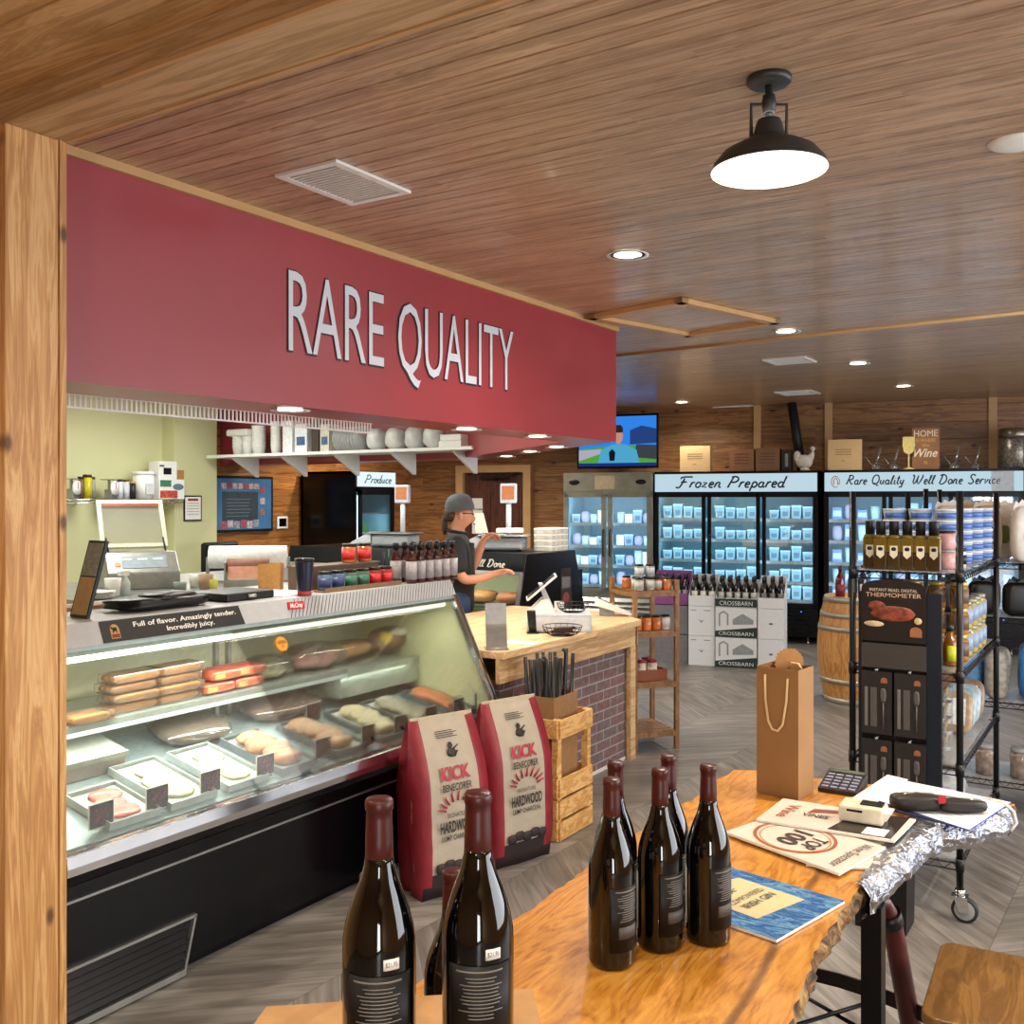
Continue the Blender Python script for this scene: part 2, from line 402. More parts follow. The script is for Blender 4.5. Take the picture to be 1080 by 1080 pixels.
# red bulkhead that runs around the butcher's kitchen
poly = [(-3.05,1.77),(-3.05,6.12),(-5.53,8.17),(-8.99,8.17),(-8.99,7.82),(-5.624,7.82),(-3.4,5.98),(-3.4,1.77)]
bk = struct('wall_bulkhead', MB().prism(poly, ZC-2.08, 'xy', 2.08), m_red)
mt = MB().box(-3.052, 1.78, 2.838, -3.03, 6.13, ZC)
struct('trim_4', mt, m_trim)
# kitchen walls
m_yel = mk('#cfce9f', .6, var=.02, scale=2)
struct('wall_kitchen_left', MB().box(-9.15, 1.66, 0, -9.0, 7.1, ZC), m_yel)
struct('column', MB().box(-9.15, 7.02, 0, -8.8, 7.6, ZC), m_yel)
struct('wall_kitchen_side', MB().use(m_plankL).grooves((-9, 7.6, 0), (0,1,0), (0,0,1), (1,0,0), 3.75, ZC, .2, .007, .005).box(-9.15,7.6,0,-9.01,11.4,ZC), None)
struct('wall_kitchen_front', MB().box(-9.15, 1.5, 0, -3.3, 1.66, ZC), m_yel)
mb = MB().grooves((0,0,0), (1,0,0), (0,0,1), (0,-1,0), 12.8, ZC, .2, .007, .005).box(0,.01,0,12.8,.15,ZC)
struct('wall_back', mb, m_plank, loc=BW0, rz=BRZ)
for i, p in enumerate((799, 874, 1047)):                             # upright battens on the back wall
    d = bw_d(p)
    struct('trim_%d' % (5+i), MB().box(-.045, -.03, 0, .045, 0, ZC), m_trim, loc=BWp(d), rz=BRZ)
struct('wall_left', MB().box(-3.45, -3, 0, -3.3, 1.5, 2.9), m_cedar)
m_wallp = mk('#b98a55', .5)
# right wall with shop windows, rear wall with an added glass door
def winwall(name, horiz, fixed, a0, a1, holes, zt):
    mb = MB(); th = .12
    def bx(p0, p1, z0, z1):
        if horiz: mb.box(p0, fixed, z0, p1, fixed+th, z1)
        else: mb.box(fixed, p0, z0, fixed+th, p1, z1)
    c = a0
    for h0, h1 in holes: bx(c, h0, 0, zt); bx(h0, h1, 0, .7); bx(h0, h1, 2.42, zt); c = h1
    bx(c, a1, 0, zt); struct(name, mb, m_wallp)
winwall('wall_right', False, 3.4, -3, 13.9, [(1.6,5.4),(5.8,9.6)], ZC)
struct('wall_rear', MB().box(-3.45,-3.1,0,1.75,-3,2.9).box(2.85,-3.1,0,3.52,-3,2.9).box(1.75,-3.1,2.15,2.85,-3,2.9), m_wallp)
gd = struct('door_rear_fill', MB().box(1.76,-3.07,0,1.86,-3.02,2.14).box(2.74,-3.07,0,2.84,-3.02,2.14).box(1.86,-3.07,2.04,2.74,-3.02,2.14).box(1.86,-3.07,0,2.74,-3.02,.18), m_blackm)  # made-up glass door, put in to go with the rear fill light
MB().box(1.86,-3.05,.18,2.74,-3.04,2.04).build('door_glass', m_glass, gd)
def win(name, horiz, fixed, a0, a1):
    fr = MB(); gl = MB(); n = 4
    for k in range(n+1):
        p = a0+(a1-a0)*k/n; p = min(max(p, a0+.03), a1-.03)
        if horiz: fr.box(p-.03, fixed-.02, .7, p+.03, fixed+.06, 2.42)
        else: fr.box(fixed-.02, p-.03, .7, fixed+.06, p+.03, 2.42)
    for z in (.7, 2.36):
        if horiz: fr.box(a0, fixed-.02, z, a1, fixed+.06, z+.06)
        else: fr.box(fixed-.02, a0, z, fixed+.06, a1, z+.06)
    if horiz: gl.box(a0, fixed+.02, .74, a1, fixed+.028, 2.38)
    else: gl.box(fixed+.02, a0, .74, fixed+.028, a1, 2.38)
    f = struct(name, fr, m_blackm); gl.build('pane', m_glass, f)
win('window_1', False, 3.45, 1.6, 5.4); win('window_2', False, 3.45, 5.8, 9.6)
# ceiling trim bead that crosses the boards, attic hatch frame
p0 = ZP(640, 375, ZC); p1 = ZP(1120, 324, ZC)
struct('trim_8', MB().tube([p0+Vector((0,0,-.004)), p1+Vector((0,0,-.004))], .017, 8), m_trim)
hatch = struct('ceiling_hatch', MB().box(-.35,-.42,-.012,.35,.42,0), m_ceil, loc=(0,0,0))
c = [ZP(640,330,ZC), ZP(743,311,ZC), ZP(804,340,ZC), ZP(703,351,ZC)]
cc = sum(c, Vector())/4; hatch.location = (cc.x, cc.y, ZC-.001)
hw = (c[1]-c[0]).length/2; hd = (c[2]-c[1]).length/2; hatch.rotation_euler = (0,0,math.atan2((c[1]-c[0]).y, (c[1]-c[0]).x))
me = MB().box(-hw+.05,-hd+.05,-.005,hw-.05,hd-.05,0)
bpy.data.objects.remove(hatch)
hatch = struct('ceiling_hatch', me, m_ceil, loc=(cc.x, cc.y, ZC-.002), rz=math.atan2((c[1]-c[0]).y, (c[1]-c[0]).x))
for (a,b,c2,d) in ((-hw,-hd,hw,-hd+.06),(-hw,hd-.06,hw,hd),(-hw,-hd,-hw+.06,hd),(hw-.06,-hd,hw,hd)):
    MB().box(a,b,-.03,c2,d,0).build('hatch_trim', m_trim, hatch)
# door in the back wall
d0, d1 = bw_d(490), bw_d(556)
m_door = wood('stained_door', '#3a1a12', '#532a1c', '#6a3a28', grain=(10,10,1), scale=2, rough=.4)
W_ = d1-d0
dr = struct('door_1', MB().box(.02,-.03,0,W_-.02,-.012,2.06), m_door, loc=BWp(d0), rz=BRZ)
mb = MB()
for (a,b) in ((.1,W_/2-.06),(W_/2+.06,W_-.1)):
    for (z0,z1) in ((.15,.9),(1.05,1.95)): mb.box(a,-.042,z0,b,-.03,z1)
mb.build('door_panel', m_door, dr, bevel=.008)
f = struct('trim_9', MB().box(-.09,-.11,0,.02,0,2.06).box(W_-.02,-.11,0,W_+.09,0,2.06).box(-.09,-.11,2.06,W_+.09,0,2.16), m_trim, loc=BWp(d0), rz=BRZ)
MB().box(W_*.3,-.1,1.97,W_*.75,-.05,2.02).tube([(W_*.45,-.07,1.98),(W_*.7,-.16,1.97),(W_*.9,-.07,2.04)],.012).build('door_closer', m_black, dr)
sg = MB().box(.04,-.05,1.05,.2,-.045,1.55).build('paper_notice', m_paper); sg.location = BWp(d0+.10)+Vector((0,0,.15)); sg.rotation_euler=(0,0,BRZ)
tag(sg, 'white paper notice taped to the brown back door', 'notice')
# ---------------------------------------------------------------- ceiling fittings
def downlight(p, label, group, power=9, r=.085):
    t = thing('recessed_light', label, 'ceiling light', p, 0, group)
    MB().lathe([(r*.8,-.001),(r,-.001),(r+.018,-.005),(r+.018,-.001)],(0,0,-.004)).build('trim_ring', m_white, t)
    MB().lathe([(0.0001,-.004),(r*.8,-.004),(r*.8,-.001)],(0,0,-.001)).build('lens', emit('#fff2dc', 7), t)
    a = area('downlight_lamp', (p[0],p[1],p[2]-.03), (0,0,0), r*1.6, r*1.6, power, (1,.9,.76), 'DISK', R(150)); return t
for px, py, lab in ((662,268,'largest recessed ceiling light between red bulkhead and pendant'),(829,349,'recessed ceiling light beside the wooden ceiling trim bead'),
    (905,383,'recessed ceiling light just right of the small square vents'),(953,407,'recessed ceiling light furthest right, nearest the back wall'),(719,424,'recessed ceiling light above the television')):
    downlight(ZP(px,py,ZC), lab, 'recessed lights in the wooden ceiling', 15)
for px, py, lab in ((306,431.5,'recessed light under red bulkhead above the dried meat shelf screen'),(492,452,'recessed light under the red bulkhead, above the cashier'),(567,459.8,'recessed light under red bulkhead nearest its corner'),
    (587,471,'recessed light under angled bulkhead nearest the television'),(559,476,'middle recessed light under the angled bulkhead'),(534,481,'recessed light under angled bulkhead furthest from television')):
    downlight(ZP(px,py,2.08), lab, 'recessed lights under the red bulkhead', 7, .07)
def vent(p, w, h, label, n=14):
    t = thing('ceiling_vent', label, 'vent', (p.x,p.y,ZC), R(0), 'air vents in the ceiling')
    MB().box(-w/2,-h/2,-.012,w/2,-h/2+.03,-.001).box(-w/2,h/2-.03,-.012,w/2,h/2,-.001).box(-w/2,-h/2+.03,-.012,-w/2+.03,h/2-.03,-.001).box(w/2-.03,-h/2+.03,-.012,w/2,h/2-.03,-.001).build('frame', m_white, t)
    MB().box(-w/2+.03,-h/2+.03,-.003,w/2-.03,h/2-.03,-.0015).build('backing', mk('#2a2a2a',.7), t)
    mb = MB()
    for i in range(n):
        y = -h/2+.04+(h-.08)*(i+.5)/n; mb.box(-w/2+.03,y-.0045,-.011,w/2-.03,y+.0045,-.006)
    mb.build('slat', m_white, t)
v = [ZP(305,188,ZC), ZP(365,172,ZC), ZP(423,196,ZC), ZP(360,211,ZC)]
vc = sum(v, Vector())/4
vent(vc, .30, .42, 'large white slatted vent close to the red bulkhead', 16)
vent(ZP(833,380,ZC), .36, .36, 'small square vent left of the recessed light', 10)
vent(ZP(841,414,ZC), .4, .4, 'small vent nearer the back wall above the rooster', 10)
vent(ZP(777,429.5,ZC), .5, .4, 'thin vent at the edge of the ceiling above cardboard boxes', 10)
p = ZP(1072,150,ZC); tag(MB().lathe([(.001,-.012),(.07,-.012),(.09,-.002),(.09,0)]).build('smoke_detector', m_white, None, (p.x,p.y,ZC)), 'round white ceiling disc cut off by the right edge', 'detector')
# barn pendant
def barnlamp(p, label, power):
    t = thing('barn_light', label, 'ceiling light', p, AZ, 'black barn ceiling lights')
    bk_ = mk('#3b3c3d', .45, .3)
    MB().lathe([(.001,0),(.062,0),(.062,-.014),(.055,-.02),(.02,-.022),(.001,-.022)]).build('canopy', bk_, t)
    mb = MB().tube([(0,0,-.02),(0,0,-.16)],.011).tube([(-.05,0,-.155),(-.05,0,-.075),(.05,0,-.075),(.05,0,-.175)],.0055,4).tube([(-.05,0,-.155),(-.05,0,-.2)],.0055,4)
    mb.lathe([(.017,-.05),(.021,-.075),(.017,-.1)]).build('stem', bk_, t)
    pr = [(.02,-.115),(.032,-.12),(.036,-.13),(.045,-.165),(.055,-.178),(.09,-.19),(.13,-.212),(.155,-.243),(.162,-.262)]
    MB().lathe(pr, seg=40, cap=False).build('shade', bk_, t)
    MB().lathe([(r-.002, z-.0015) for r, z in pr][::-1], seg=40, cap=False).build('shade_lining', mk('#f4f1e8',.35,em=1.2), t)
    MB().blob((0,0,-.235),.045,.045,.045,1).build('bulb', emit('#fff4e2', 60), t)
    l = bpy.data.lights.new('barn_lamp', 'SPOT'); l.energy = power; l.color = (1,.86,.66); l.spot_size = R(150); l.spot_blend = .5; l.shadow_soft_size = .05
    o = bpy.data.objects.new('barn_lamp', l); COL.objects.link(o); o.location = (p[0],p[1],p[2]-.3)
barnlamp((ZP(811,82,ZC).x, ZP(811,82,ZC).y, ZC), 'glowing dark barn-style ceiling light above the live-edge table', 65)
barnlamp((.903, 3.42, ZC), 'dark barn-style ceiling light outside the right of the frame', 150)
# ---------------------------------------------------------------- RARE QUALITY lettering
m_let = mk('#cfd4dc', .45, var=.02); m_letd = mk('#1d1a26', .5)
a0 = XP(303, 330, -3.05); a1 = XP(541, 380, -3.05)
zb = 1.68+(527-372)*XP(305,372,-3.05).xy.length*0
def sign_word(s_, pxl, pxr, ytop, ybot, name):
    A = XP(pxl, ytop, -3.046); B = XP(pxl, ybot, -3.046); E = XP(pxr, ytop, -3.046)
    M = frame3((-3.047, (A.y+E.y)/2, B.z), (0,1,0), (0,0,1))
    h = A.z-B.z; wd = E.y-A.y
    t = thing('sign_lettering', 'white dark-edged word %s painted on the red bulkhead' % s_, 'sign lettering', (-3.047, (A.y+E.y)/2, B.z), 0, 'RARE QUALITY wall lettering')
    t['label'] = 'white dark-edged word %s painted on the red bulkhead' % s_
    M = frame3((0,0,0), (0,1,0), (0,0,1))
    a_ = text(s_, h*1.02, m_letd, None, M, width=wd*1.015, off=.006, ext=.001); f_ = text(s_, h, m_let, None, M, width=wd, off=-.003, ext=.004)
    A_ = sorted(islands(a_), key=lambda q: min(v.y for v in q[0])); F_ = sorted(islands(f_), key=lambda q: min(v.y for v in q[0]))
    for (v1, q1), (v2, q2) in zip(A_, F_):
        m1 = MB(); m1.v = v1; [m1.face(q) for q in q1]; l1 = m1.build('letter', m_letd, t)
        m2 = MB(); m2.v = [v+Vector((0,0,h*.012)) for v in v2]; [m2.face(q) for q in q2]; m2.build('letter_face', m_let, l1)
    bpy.data.objects.remove(a_); bpy.data.objects.remove(f_)
sign_word('RARE', 304, 404.5, 283, 370.5, 'a')
sign_word('QUALITY', 419.5, 541, 316.5, 392.5, 'b')

# downlights out of view and kitchen panels, all added as fill light
for k, (x, y) in enumerate(((-1.9,.6),(-.3,.2),(1.2,.5),(-1.9,-1.2),(.2,-1.5),(2.2,1.0),(1.6,4.2),(2.6,6.5))):
    downlight(Vector((x,y,2.815 if y < 1.5 else ZC-.001)), 'added fill downlight out of view, %s' % ['above the pillar side','over the near end of the table','behind the camera to the right','behind the camera to the left','behind the camera','beside the right-hand window','right of the barn light','by the far right window'][k], 'added fill lights outside the frame', 12)
for k, (x, y) in enumerate(((-5.2,3.6),(-7.4,3.8),(-7.4,6.2),(-5.0,5.6))):
    t = thing('kitchen_fill_panel', 'added flat white kitchen fill light panel, %s' % ['near the pillar','over the yellow wall','beside the column','above the cashier'][k], 'ceiling light', (x,y,ZC-.005), 0, 'added kitchen fill panels')
    MB().box(-.6,-.3,-.03,.6,.3,0).build('frame', m_white, t); MB().box(-.57,-.27,-.034,.57,.27,-.0305).build('diffuser', emit('#f4f7ea', 3), t)
    area('kitchen_fill', (x,y,ZC-.05), (0,0,0), 1.1, .5, 33, (1,1,.93))  # added to brighten the dark kitchen walls
for k, (x, y) in enumerate(((-8.2,9.4),(-6.6,9.9),(-7.2,8.9))): downlight(Vector((x,y,ZC-.001)), 'added fill light before the back door, hidden by the bulkhead, %s' % ['left','right','middle'][k], 'added fill lights before the back door', 26)  # hidden downlights added to brighten the planks around the back door
# ================================================================ glass-door freezers along the back wall
FD = Vector((.984, .178, 0)); F0 = Vector((-3.165, 11.50, 0))
def fl_t(px):
    k = (px-540)/1040.; return (k*11.4-3.51)/(.9254+.3789*k)
m_inner = mk('#a9cfdc', .5, var=.02); m_shelfw = mk('#d8eef4', .4)
m_sign = emit('#bcd6e2', .85); m_ink = mk('#15242c', .6)
freezer_items = []
def tub_proto(kind, label):
    mb = MB()
    if kind == 0: mb.use(mk('#86a2ae',.35)).prism([(-.048,0),(.048,0),(.056,.09),(-.056,.09)], .12, 'xz', -.06).use(mk('#a9c1cb',.3)).box(-.058,-.065,.09,.058,.065,.105).use(mk('#55707e',.5)).box(-.03,-.0665,.025,.03,-.062,.06)
    elif kind == 1: mb.use(mk('#bcd6dd',.35)).lathe([(.045,0),(.054,.1)],seg=12).use(mk('#a3b9c3',.3)).lathe([(.056,.1),(.056,.115)],seg=12)
    elif kind == 2: mb.use(mk('#a9a0b8',.4)).blob((0,0,.06),.056,.05,.06,.6,10,6,.15,3)
    elif kind == 3: mb.use(mk('#d9c9b4',.4)).box(-.05,-.05,0,.05,.05,.09).use(mk('#d4d2c8',.4)).box(-.052,-.052,.09,.052,.052,.1)
    else: mb.use(mk('#6f8fc6',.4)).prism([(-.056,0),(.056,0),(.05,.11),(-.05,.11)], .08, 'xz', -.04).use(mk('#c2cfdc',.4)).box(-.045,-.044,.03,.045,-.04,.08)
    o = mb.build('frozen_food_pack'); return o
ORD = ['bottom','second lowest','middle','second highest','top']
def freezer(name, label, W_, H_, D_, loc, nd, sign_z, door_z, shelves, shell, inner_kinds, where, group, louver=None, framecol=None, dens=4, signm=None, glow=(.48,.82,1)):
    t = thing(name, label, 'freezer', loc, math.atan2(.178,.984), group)
    z0, z1 = sign_z; dz0, dz1 = door_z; b = .02
    # shell
    mb = MB().box(0,0,.08,.03,D_,H_).box(W_-.03,0,.08,W_,D_,H_).box(0,D_-.02,.08,W_,D_,H_).box(0,0,H_-.04,W_,D_,H_).box(0,.02,.08,W_,D_,dz0-.05)
    mb.box(0,.0,z0-.035,W_,.04,z0).box(0,0,dz1,W_,.05,z0-.03)
    mb.build('cabinet', shell, t)
    MB().box(.03,D_-.05,dz0-.05,W_-.03,D_-.03,z0).box(.03,.09,dz0-.05,.035,D_-.03,z0).box(W_-.035,.09,dz0-.05,W_-.03,D_-.03,z0).box(.03,.06,dz0-.05,W_-.03,D_-.03,dz0-.04).box(.03,.06,dz1+.03,W_-.03,D_-.03,dz1+.04).build('lining', m_inner, t)
    MB().box(0.01,-.015,z0,W_-.01,.03,z1).build('sign_panel', signm or m_sign, t)
    mb = MB()
    if louver is None:
        mb.use(m_blackg).box(.02,-.01,.1,W_-.02,.02,dz0-.06)
        for k in range(5): mb.use(m_blackm).box(.1,-.025,.14+k*.05,W_-.1,-.01,.165+k*.05)
        mb.use(emit('#3b7cff',3)).box(W_*.9,-.012,dz0-.1,W_*.9+.012,-.008,dz0-.09)
    else:
        for k in range(6):
            z = .1+k*(dz0-.2)/6; mb.use(m_steel).hexa([(.02,-.03,z),(W_-.02,-.03,z),(W_-.02,.02,z),(.02,.02,z)],[(.02,0,z+.045),(W_-.02,0,z+.045),(W_-.02,.02,z+.045),(.02,.02,z+.045)])
    mb.build('grille', None, t)
    for x in (.12, W_-.12):
        for y in (.08, D_-.08): MB().lathe([(.02,0),(.02,.01),(.012,.02),(.012,.09)],(x,y,0),10).build('foot', m_steel, t)
    dw = W_/nd; fc = framecol or m_blackm
    for k in range(nd):
        x0 = k*dw+.012; x1 = (k+1)*dw-.012; fw = .045 if framecol is None else .06
        d = MB().box(x0,-.03,dz0-.05,x0+fw,.0,dz1+.04).box(x1-fw,-.03,dz0-.05,x1,.0,dz1+.04).box(x0,-.03,dz0-.05,x1,0,dz0).box(x0,-.03,dz1,x1,0,dz1+.04).build('door', fc, t)
        MB().box(x0+fw,-.018,dz0,x1-fw,-.012,dz1).build('door_glass', m_glass, d)
        hx = x1-.03 if k % 2 == 0 else x0+.03
        hz = (dz0+dz1)/2
        MB().tube([(hx,-.03,hz-.17),(hx,-.06,hz-.15),(hx,-.06,hz+.15),(hx,-.03,hz+.17)],.009,6).build('door_handle', m_blackm if framecol is None else m_black, d)
        lx = x0+fw-.008 if k else x0+fw-.012
        MB().box(x0+.02,.012,dz0,x0+.036,.028,dz1).box(x1-.036,.012,dz0,x1-.02,.028,dz1).build('led_strip', emit('#d8f4ff', 2.2), t)
        c_ = (x0+x1)/2; P_ = t.matrix_basis @ Vector((c_, .10, dz1-.02))
        r_ = math.atan2(.178,.984)
        area('freezer_lamp', Vector(loc)+Matrix.Rotation(r_,3,'Z') @ Vector((c_,.1,(dz0+dz1)/2)), (R(90),0,r_), dw*.8, dz1-dz0, 4.2, glow)
    for z in shelves:
        mb = MB().box(.04,.1,z-.012,W_-.04,D_-.08,z)
        mb.box(.04,.085,z-.03,W_-.04,.1,z+.008); mb.build('shelf', m_shelfw, t)
    # packages: thing of their own
    rr = Matrix.Rotation(math.atan2(.178,.984),3,'Z')
    for k in range(nd):
        for si, z in enumerate(shelves):
            for q in range(dens):
                kind = inner_kinds[(si*3+k*2+q) % len(inner_kinds)]
                if kind not in PROTO: PROTO[kind] = tub_proto(kind, ''); first = True
                else: first = False
                x = k*dw+.065+(dw-.13)*(q+.5)/dens
                P_ = Vector(loc)+rr @ Vector((x,.2+.0*q,z+.001))
                pos = (['left','right'] if dens == 2 else ['left','middle','right'] if dens == 3 else ['leftmost','second','third','rightmost'])[q]
                dn = {2:['left','right'],3:['left','middle','right']}[nd][k]
                lab = '%s %s, %s shelf, behind %s door of %s' % (pos, KN[kind], ORD[si] if len(shelves) == 5 else ORD[si+5-len(shelves)], dn, where)
                o = PROTO[kind] if first else dup(PROTO[kind])
                o.location = P_; o.rotation_euler = (0,0,math.atan2(.178,.984)); tag(o, lab, 'frozen food', 'frozen packs in the %s' % where)
                o.scale = (1,1,random.uniform(1.0,1.75))
    return t
PROTO = {}; KN = {0:'white-lidded tray', 1:'round tub', 2:'pink-grey bagged pack', 3:'beige box', 4:'blue-white pouch'}
ta, tb = fl_t(690), fl_t(862.5)
frz = freezer('display_freezer', 'black three-door freezer with lit Frozen Prepared sign', tb-ta, 2.02, .8, F0+FD*ta, 3, (1.775,1.99), (.474,1.71), (.5,.71,.95,1.2,1.448), m_blackm, (0,0,0), 'Frozen Prepared freezer', 'black glass-door freezers')
Wf = tb-ta
SH = .25
def script_text(s_, t, x0, x1, zc, h, m):
    text(s_, h, m, t, frame3((x0,-.017,zc-h*.32),(1,0,0),(0,0,1)), width=x1-x0, shear=.35, off=.012, align='LEFT', name='sign_lettering')
pf = lambda px: fl_t(px)-ta
# hand-drawn script letters made of single strokes
def q(*p): return list(p)
def arc(cx, cy, rx, ry, a0, a1, n=10): return [(cx+rx*cos(R(a0+(a1-a0)*i/n)), cy+ry*sin(R(a0+(a1-a0)*i/n))) for i in range(n+1)]
GL = {
 'F': (.9, [arc(.0,.12,.18,.14,200,330,6)+[(.25,.3),(.38,.85)], [(.05,.8),(.12,.95),(.5,1.0),(1.0,.98)], [(.15,.5),(.62,.52)]]),
 'P': (.85, [[(.12,.1),(.0,.0)],[(.05,0),(.3,.95)], arc(.38,.72,.36,.27,130,-110,10)]),
 'R': (.9, [[(.05,0),(.3,.95)], arc(.38,.74,.34,.24,130,-110,10)+[(.45,.25),(.62,.02),(.8,.1)]]),
 'Q': (.95, [arc(.45,.5,.38,.5,0,360,14), [(.3,.12),(.55,.05),(.75,-.15),(.9,-.1)]]),
 'W': (1.3, [[(.0,.85),(.12,.97),(.2,.85),(.15,.2),(.28,.0),(.45,.2),(.65,.9)], [(.6,.7),(.6,.2),(.75,0),(.95,.25),(1.15,.8),(1.1,.97)]]),
 'D': (.95, [[(.3,.95),(.1,.02),(.3,-.02)]+arc(.3,.48,.5,.5,-85,100,10)+[(.02,.85)]]),
 'S': (.8, [arc(.5,.76,.24,.2,10,200,8)+[(.4,.55),(.55,.4)]+arc(.38,.22,.26,.22,35,-160,8)]),
 'r': (.36, [[(.02,.0),(.12,.5)], [(.07,.28),(.17,.45),(.3,.48),(.36,.42)]]),
 'o': (.5, [arc(.25,.24,.2,.24,0,360,10), [(.4,.38),(.52,.4)]]),
 'z': (.48, [[(.08,.45),(.38,.46),(.05,.02),(.4,.04)]]),
 'e': (.45, [[(.06,.22),(.25,.26)]+arc(.24,.32,.15,.16,-10,170,7)+arc(.26,.2,.19,.2,160,310,7)]),
 'n': (.55, [[(.02,0),(.12,.48)], [(.06,.25)]+arc(.26,.34,.13,.14,130,10,5)+[(.34,.1),(.45,.0),(.52,.06)]]),
 'p': (.52, [[(.02,-.35),(.14,.48)], arc(.28,.24,.19,.24,150,-170,10)]),
 'a': (.54, [arc(.22,.23,.19,.23,40,330,9), [(.4,.47),(.37,.08),(.46,.0),(.54,.06)]]),
 'd': (.56, [arc(.22,.23,.19,.23,40,330,9), [(.52,.98),(.38,.1),(.46,.0),(.56,.06)]]),
 'u': (.55, [[(.06,.46),(.04,.1),(.18,.0),(.34,.15),(.4,.46)], [(.4,.46),(.38,.06),(.52,.05)]]),
 'c': (.42, [arc(.24,.24,.19,.24,50,310,8)]),
 'l': (.3, [[(.02,.05),(.22,.7),(.26,.95),(.16,.9),(.08,.2),(.18,.0),(.28,.06)]]),
 'i': (.26, [[(.1,.46),(.08,.08),(.18,.0),(.26,.06)], [(.13,.64),(.14,.68)]]),
 't': (.34, [[(.2,.9),(.1,.1),(.2,.0),(.32,.06)], [(.02,.62),(.32,.64)]]),
 'y': (.52, [[(.06,.46),(.04,.12),(.16,.02),(.34,.2),(.4,.46)], [(.4,.46),(.28,-.3),(.1,-.35),(.05,-.2)]]),
 'v': (.46, [[(.04,.44),(.12,.46),(.16,.02),(.4,.36),(.38,.47)]]),
 'm': (.8, [[(.02,0),(.12,.48)], [(.06,.25),(.22,.47),(.32,.4),(.3,0)], [(.32,.25),(.48,.47),(.58,.4),(.56,.1),(.68,.0),(.78,.06)]]),
 '.': (.25, [[(.06,.02),(.08,.05)]]), ' ': (.4, [])}
def script(s_, t, M, h, width, r, mat, name='sign_lettering', sh=.25):
    adv = 0; out = []
    for ch in s_:
        w_, ps = GL[ch]
        for p in ps: out.append([(adv+a+b*sh, b) for a, b in p])
        adv += w_+.06
    kx = width/(adv+sh*.6)
    return strokes(name, [[(a*kx, b*h) for a, b in p] for p in out], r, mat, t, M)
def fsign(s_, t, ta_, pxl, pxr, yb, yt, r=.009):
    xl = fl_t(pxl)-ta_; xr = fl_t(pxr)-ta_
    P = F0+FD*(ta_+(xl+xr)/2); Yc = -P.x*SA+P.y*CA
    zb_ = CH-(yb-HOR)*Yc/FPX; h = (yb-yt)*Yc/FPX
    return script(s_, t, frame3((xl,-.02,zb_),(1,0,0),(0,0,1)), h, xr-xl, r, m_ink)
fsign('Frozen Prepared', frz, ta, 715, 830, 514, 502.5, .011)
tc2 = fl_t(868.5)
fr2 = freezer('display_freezer', 'black glass-door freezer with lit Rare Quality sign, behind wire rack', 2.06, 2.02, .8, F0+FD*tc2, 3, (1.775,1.99), (.474,1.71), (.5,.71,.95,1.2,1.448), m_blackm, (4,2,4,1), 'Rare Quality freezer', 'black glass-door freezers')
fsign('Rare Quality. Well Done Service', fr2, tc2, 892, 1056, 510.5, 500.5, .008)
# small house badge at the sign's left
lg = MB(); x = fl_t(881)-tc2
strokes('sign_logo', [arc(x,1.885,.045,.065,-30,300,12), [(x-.02,1.85),(x-.02,1.9),(x,1.93),(x+.025,1.9),(x+.025,1.85)]], .006, mk('#c9855e',.5), fr2, frame3((0,-.02,0),(1,0,0),(0,0,1)))
x = fl_t(1045)-tc2; MB().box(x,-.025,1.775,x+.22,-.021,1.99).build('taped_paper', mk('#b9c4ce',.6), fr2)
ts = fl_t(594); Ws = fl_t(688.5)-ts
st = freezer('reach_in_freezer', 'stainless steel two-door glass freezer left of Frozen Prepared freezer', Ws, 2.02, .8, F0+FD*ts, 2, (1.79,2.01), (.57,1.71), (.6,.85,1.1,1.38), m_steel, (3,0,2,1), 'stainless freezer', None, louver=True, framecol=m_steel, signm=m_steel, glow=(.5,.75,1), dens=4)
MB().blob((.15,-.02,1.9),.07,.006,.035,1).build('maker_badge', m_black, st)
MB().blob((Ws-.15,-.02,1.9),.07,.006,.03,1).build('control_display', m_black, st)
MB().box(.42,-.022,1.81,.68,-.016,1.98).build('paper_notice', mk('#b7a88a',.7), st)

# ================================================================ produce cooler against the side wall
y0 = XP(378, 527, -8.0).y; y1 = XP(417, 527, -8.0).y
pc = thing('produce_cooler', 'tall black cooler with lit Produce sign against the wood wall', 'cooler', (-8.95, y0, 0))
Wc = y1-y0; zt = 1.68+31*XP(378,527,-8.0).y*0.0
Yc = -(-8.0)*SA+y0*CA; zt = 1.68+30.5*Yc/FPX
MB().box(0,0,0,.9,.02,zt).box(0,Wc-.02,0,.9,Wc,zt).box(0,0,zt-.03,.95,Wc,zt).box(0,0,0,.95,Wc,.5).box(0,0,.05,.03,Wc,zt).build('cabinet', m_blackg, pc)
MB().box(.03,.03,.52,.06,Wc-.03,zt-.25).box(.06,.022,.52,.9,.03,zt-.25).box(.06,Wc-.03,.52,.9,Wc-.022,zt-.25).box(.06,.03,zt-.26,.9,Wc-.03,zt-.25).build('lining', m_inner, pc)
MB().box(.92,.01,zt-.19,.96,Wc-.01,zt-.01).build('sign_panel', emit('#dfeef4',.95), pc)
script('Produce', pc, frame3((.965,.1,zt-.145),(0,1,0),(0,0,1)), .1, Wc-.18, .0075, mk('#2d5a66',.5))
d = MB().box(.92,.02,.5,.95,.07,zt-.23).box(.92,Wc-.07,.5,.95,Wc-.02,zt-.23).box(.92,.02,zt-.29,.95,Wc-.02,zt-.2).box(.92,.02,.45,.95,Wc-.02,.5).build('door', m_blackm, pc)
MB().box(.93,.07,.5,.936,Wc-.07,zt-.29).build('door_glass', m_glass, d)
for z in (.75,1.0,1.25,1.5): MB().box(.1,.03,z,.86,Wc-.03,z+.015).build('shelf', m_shelfw, pc)
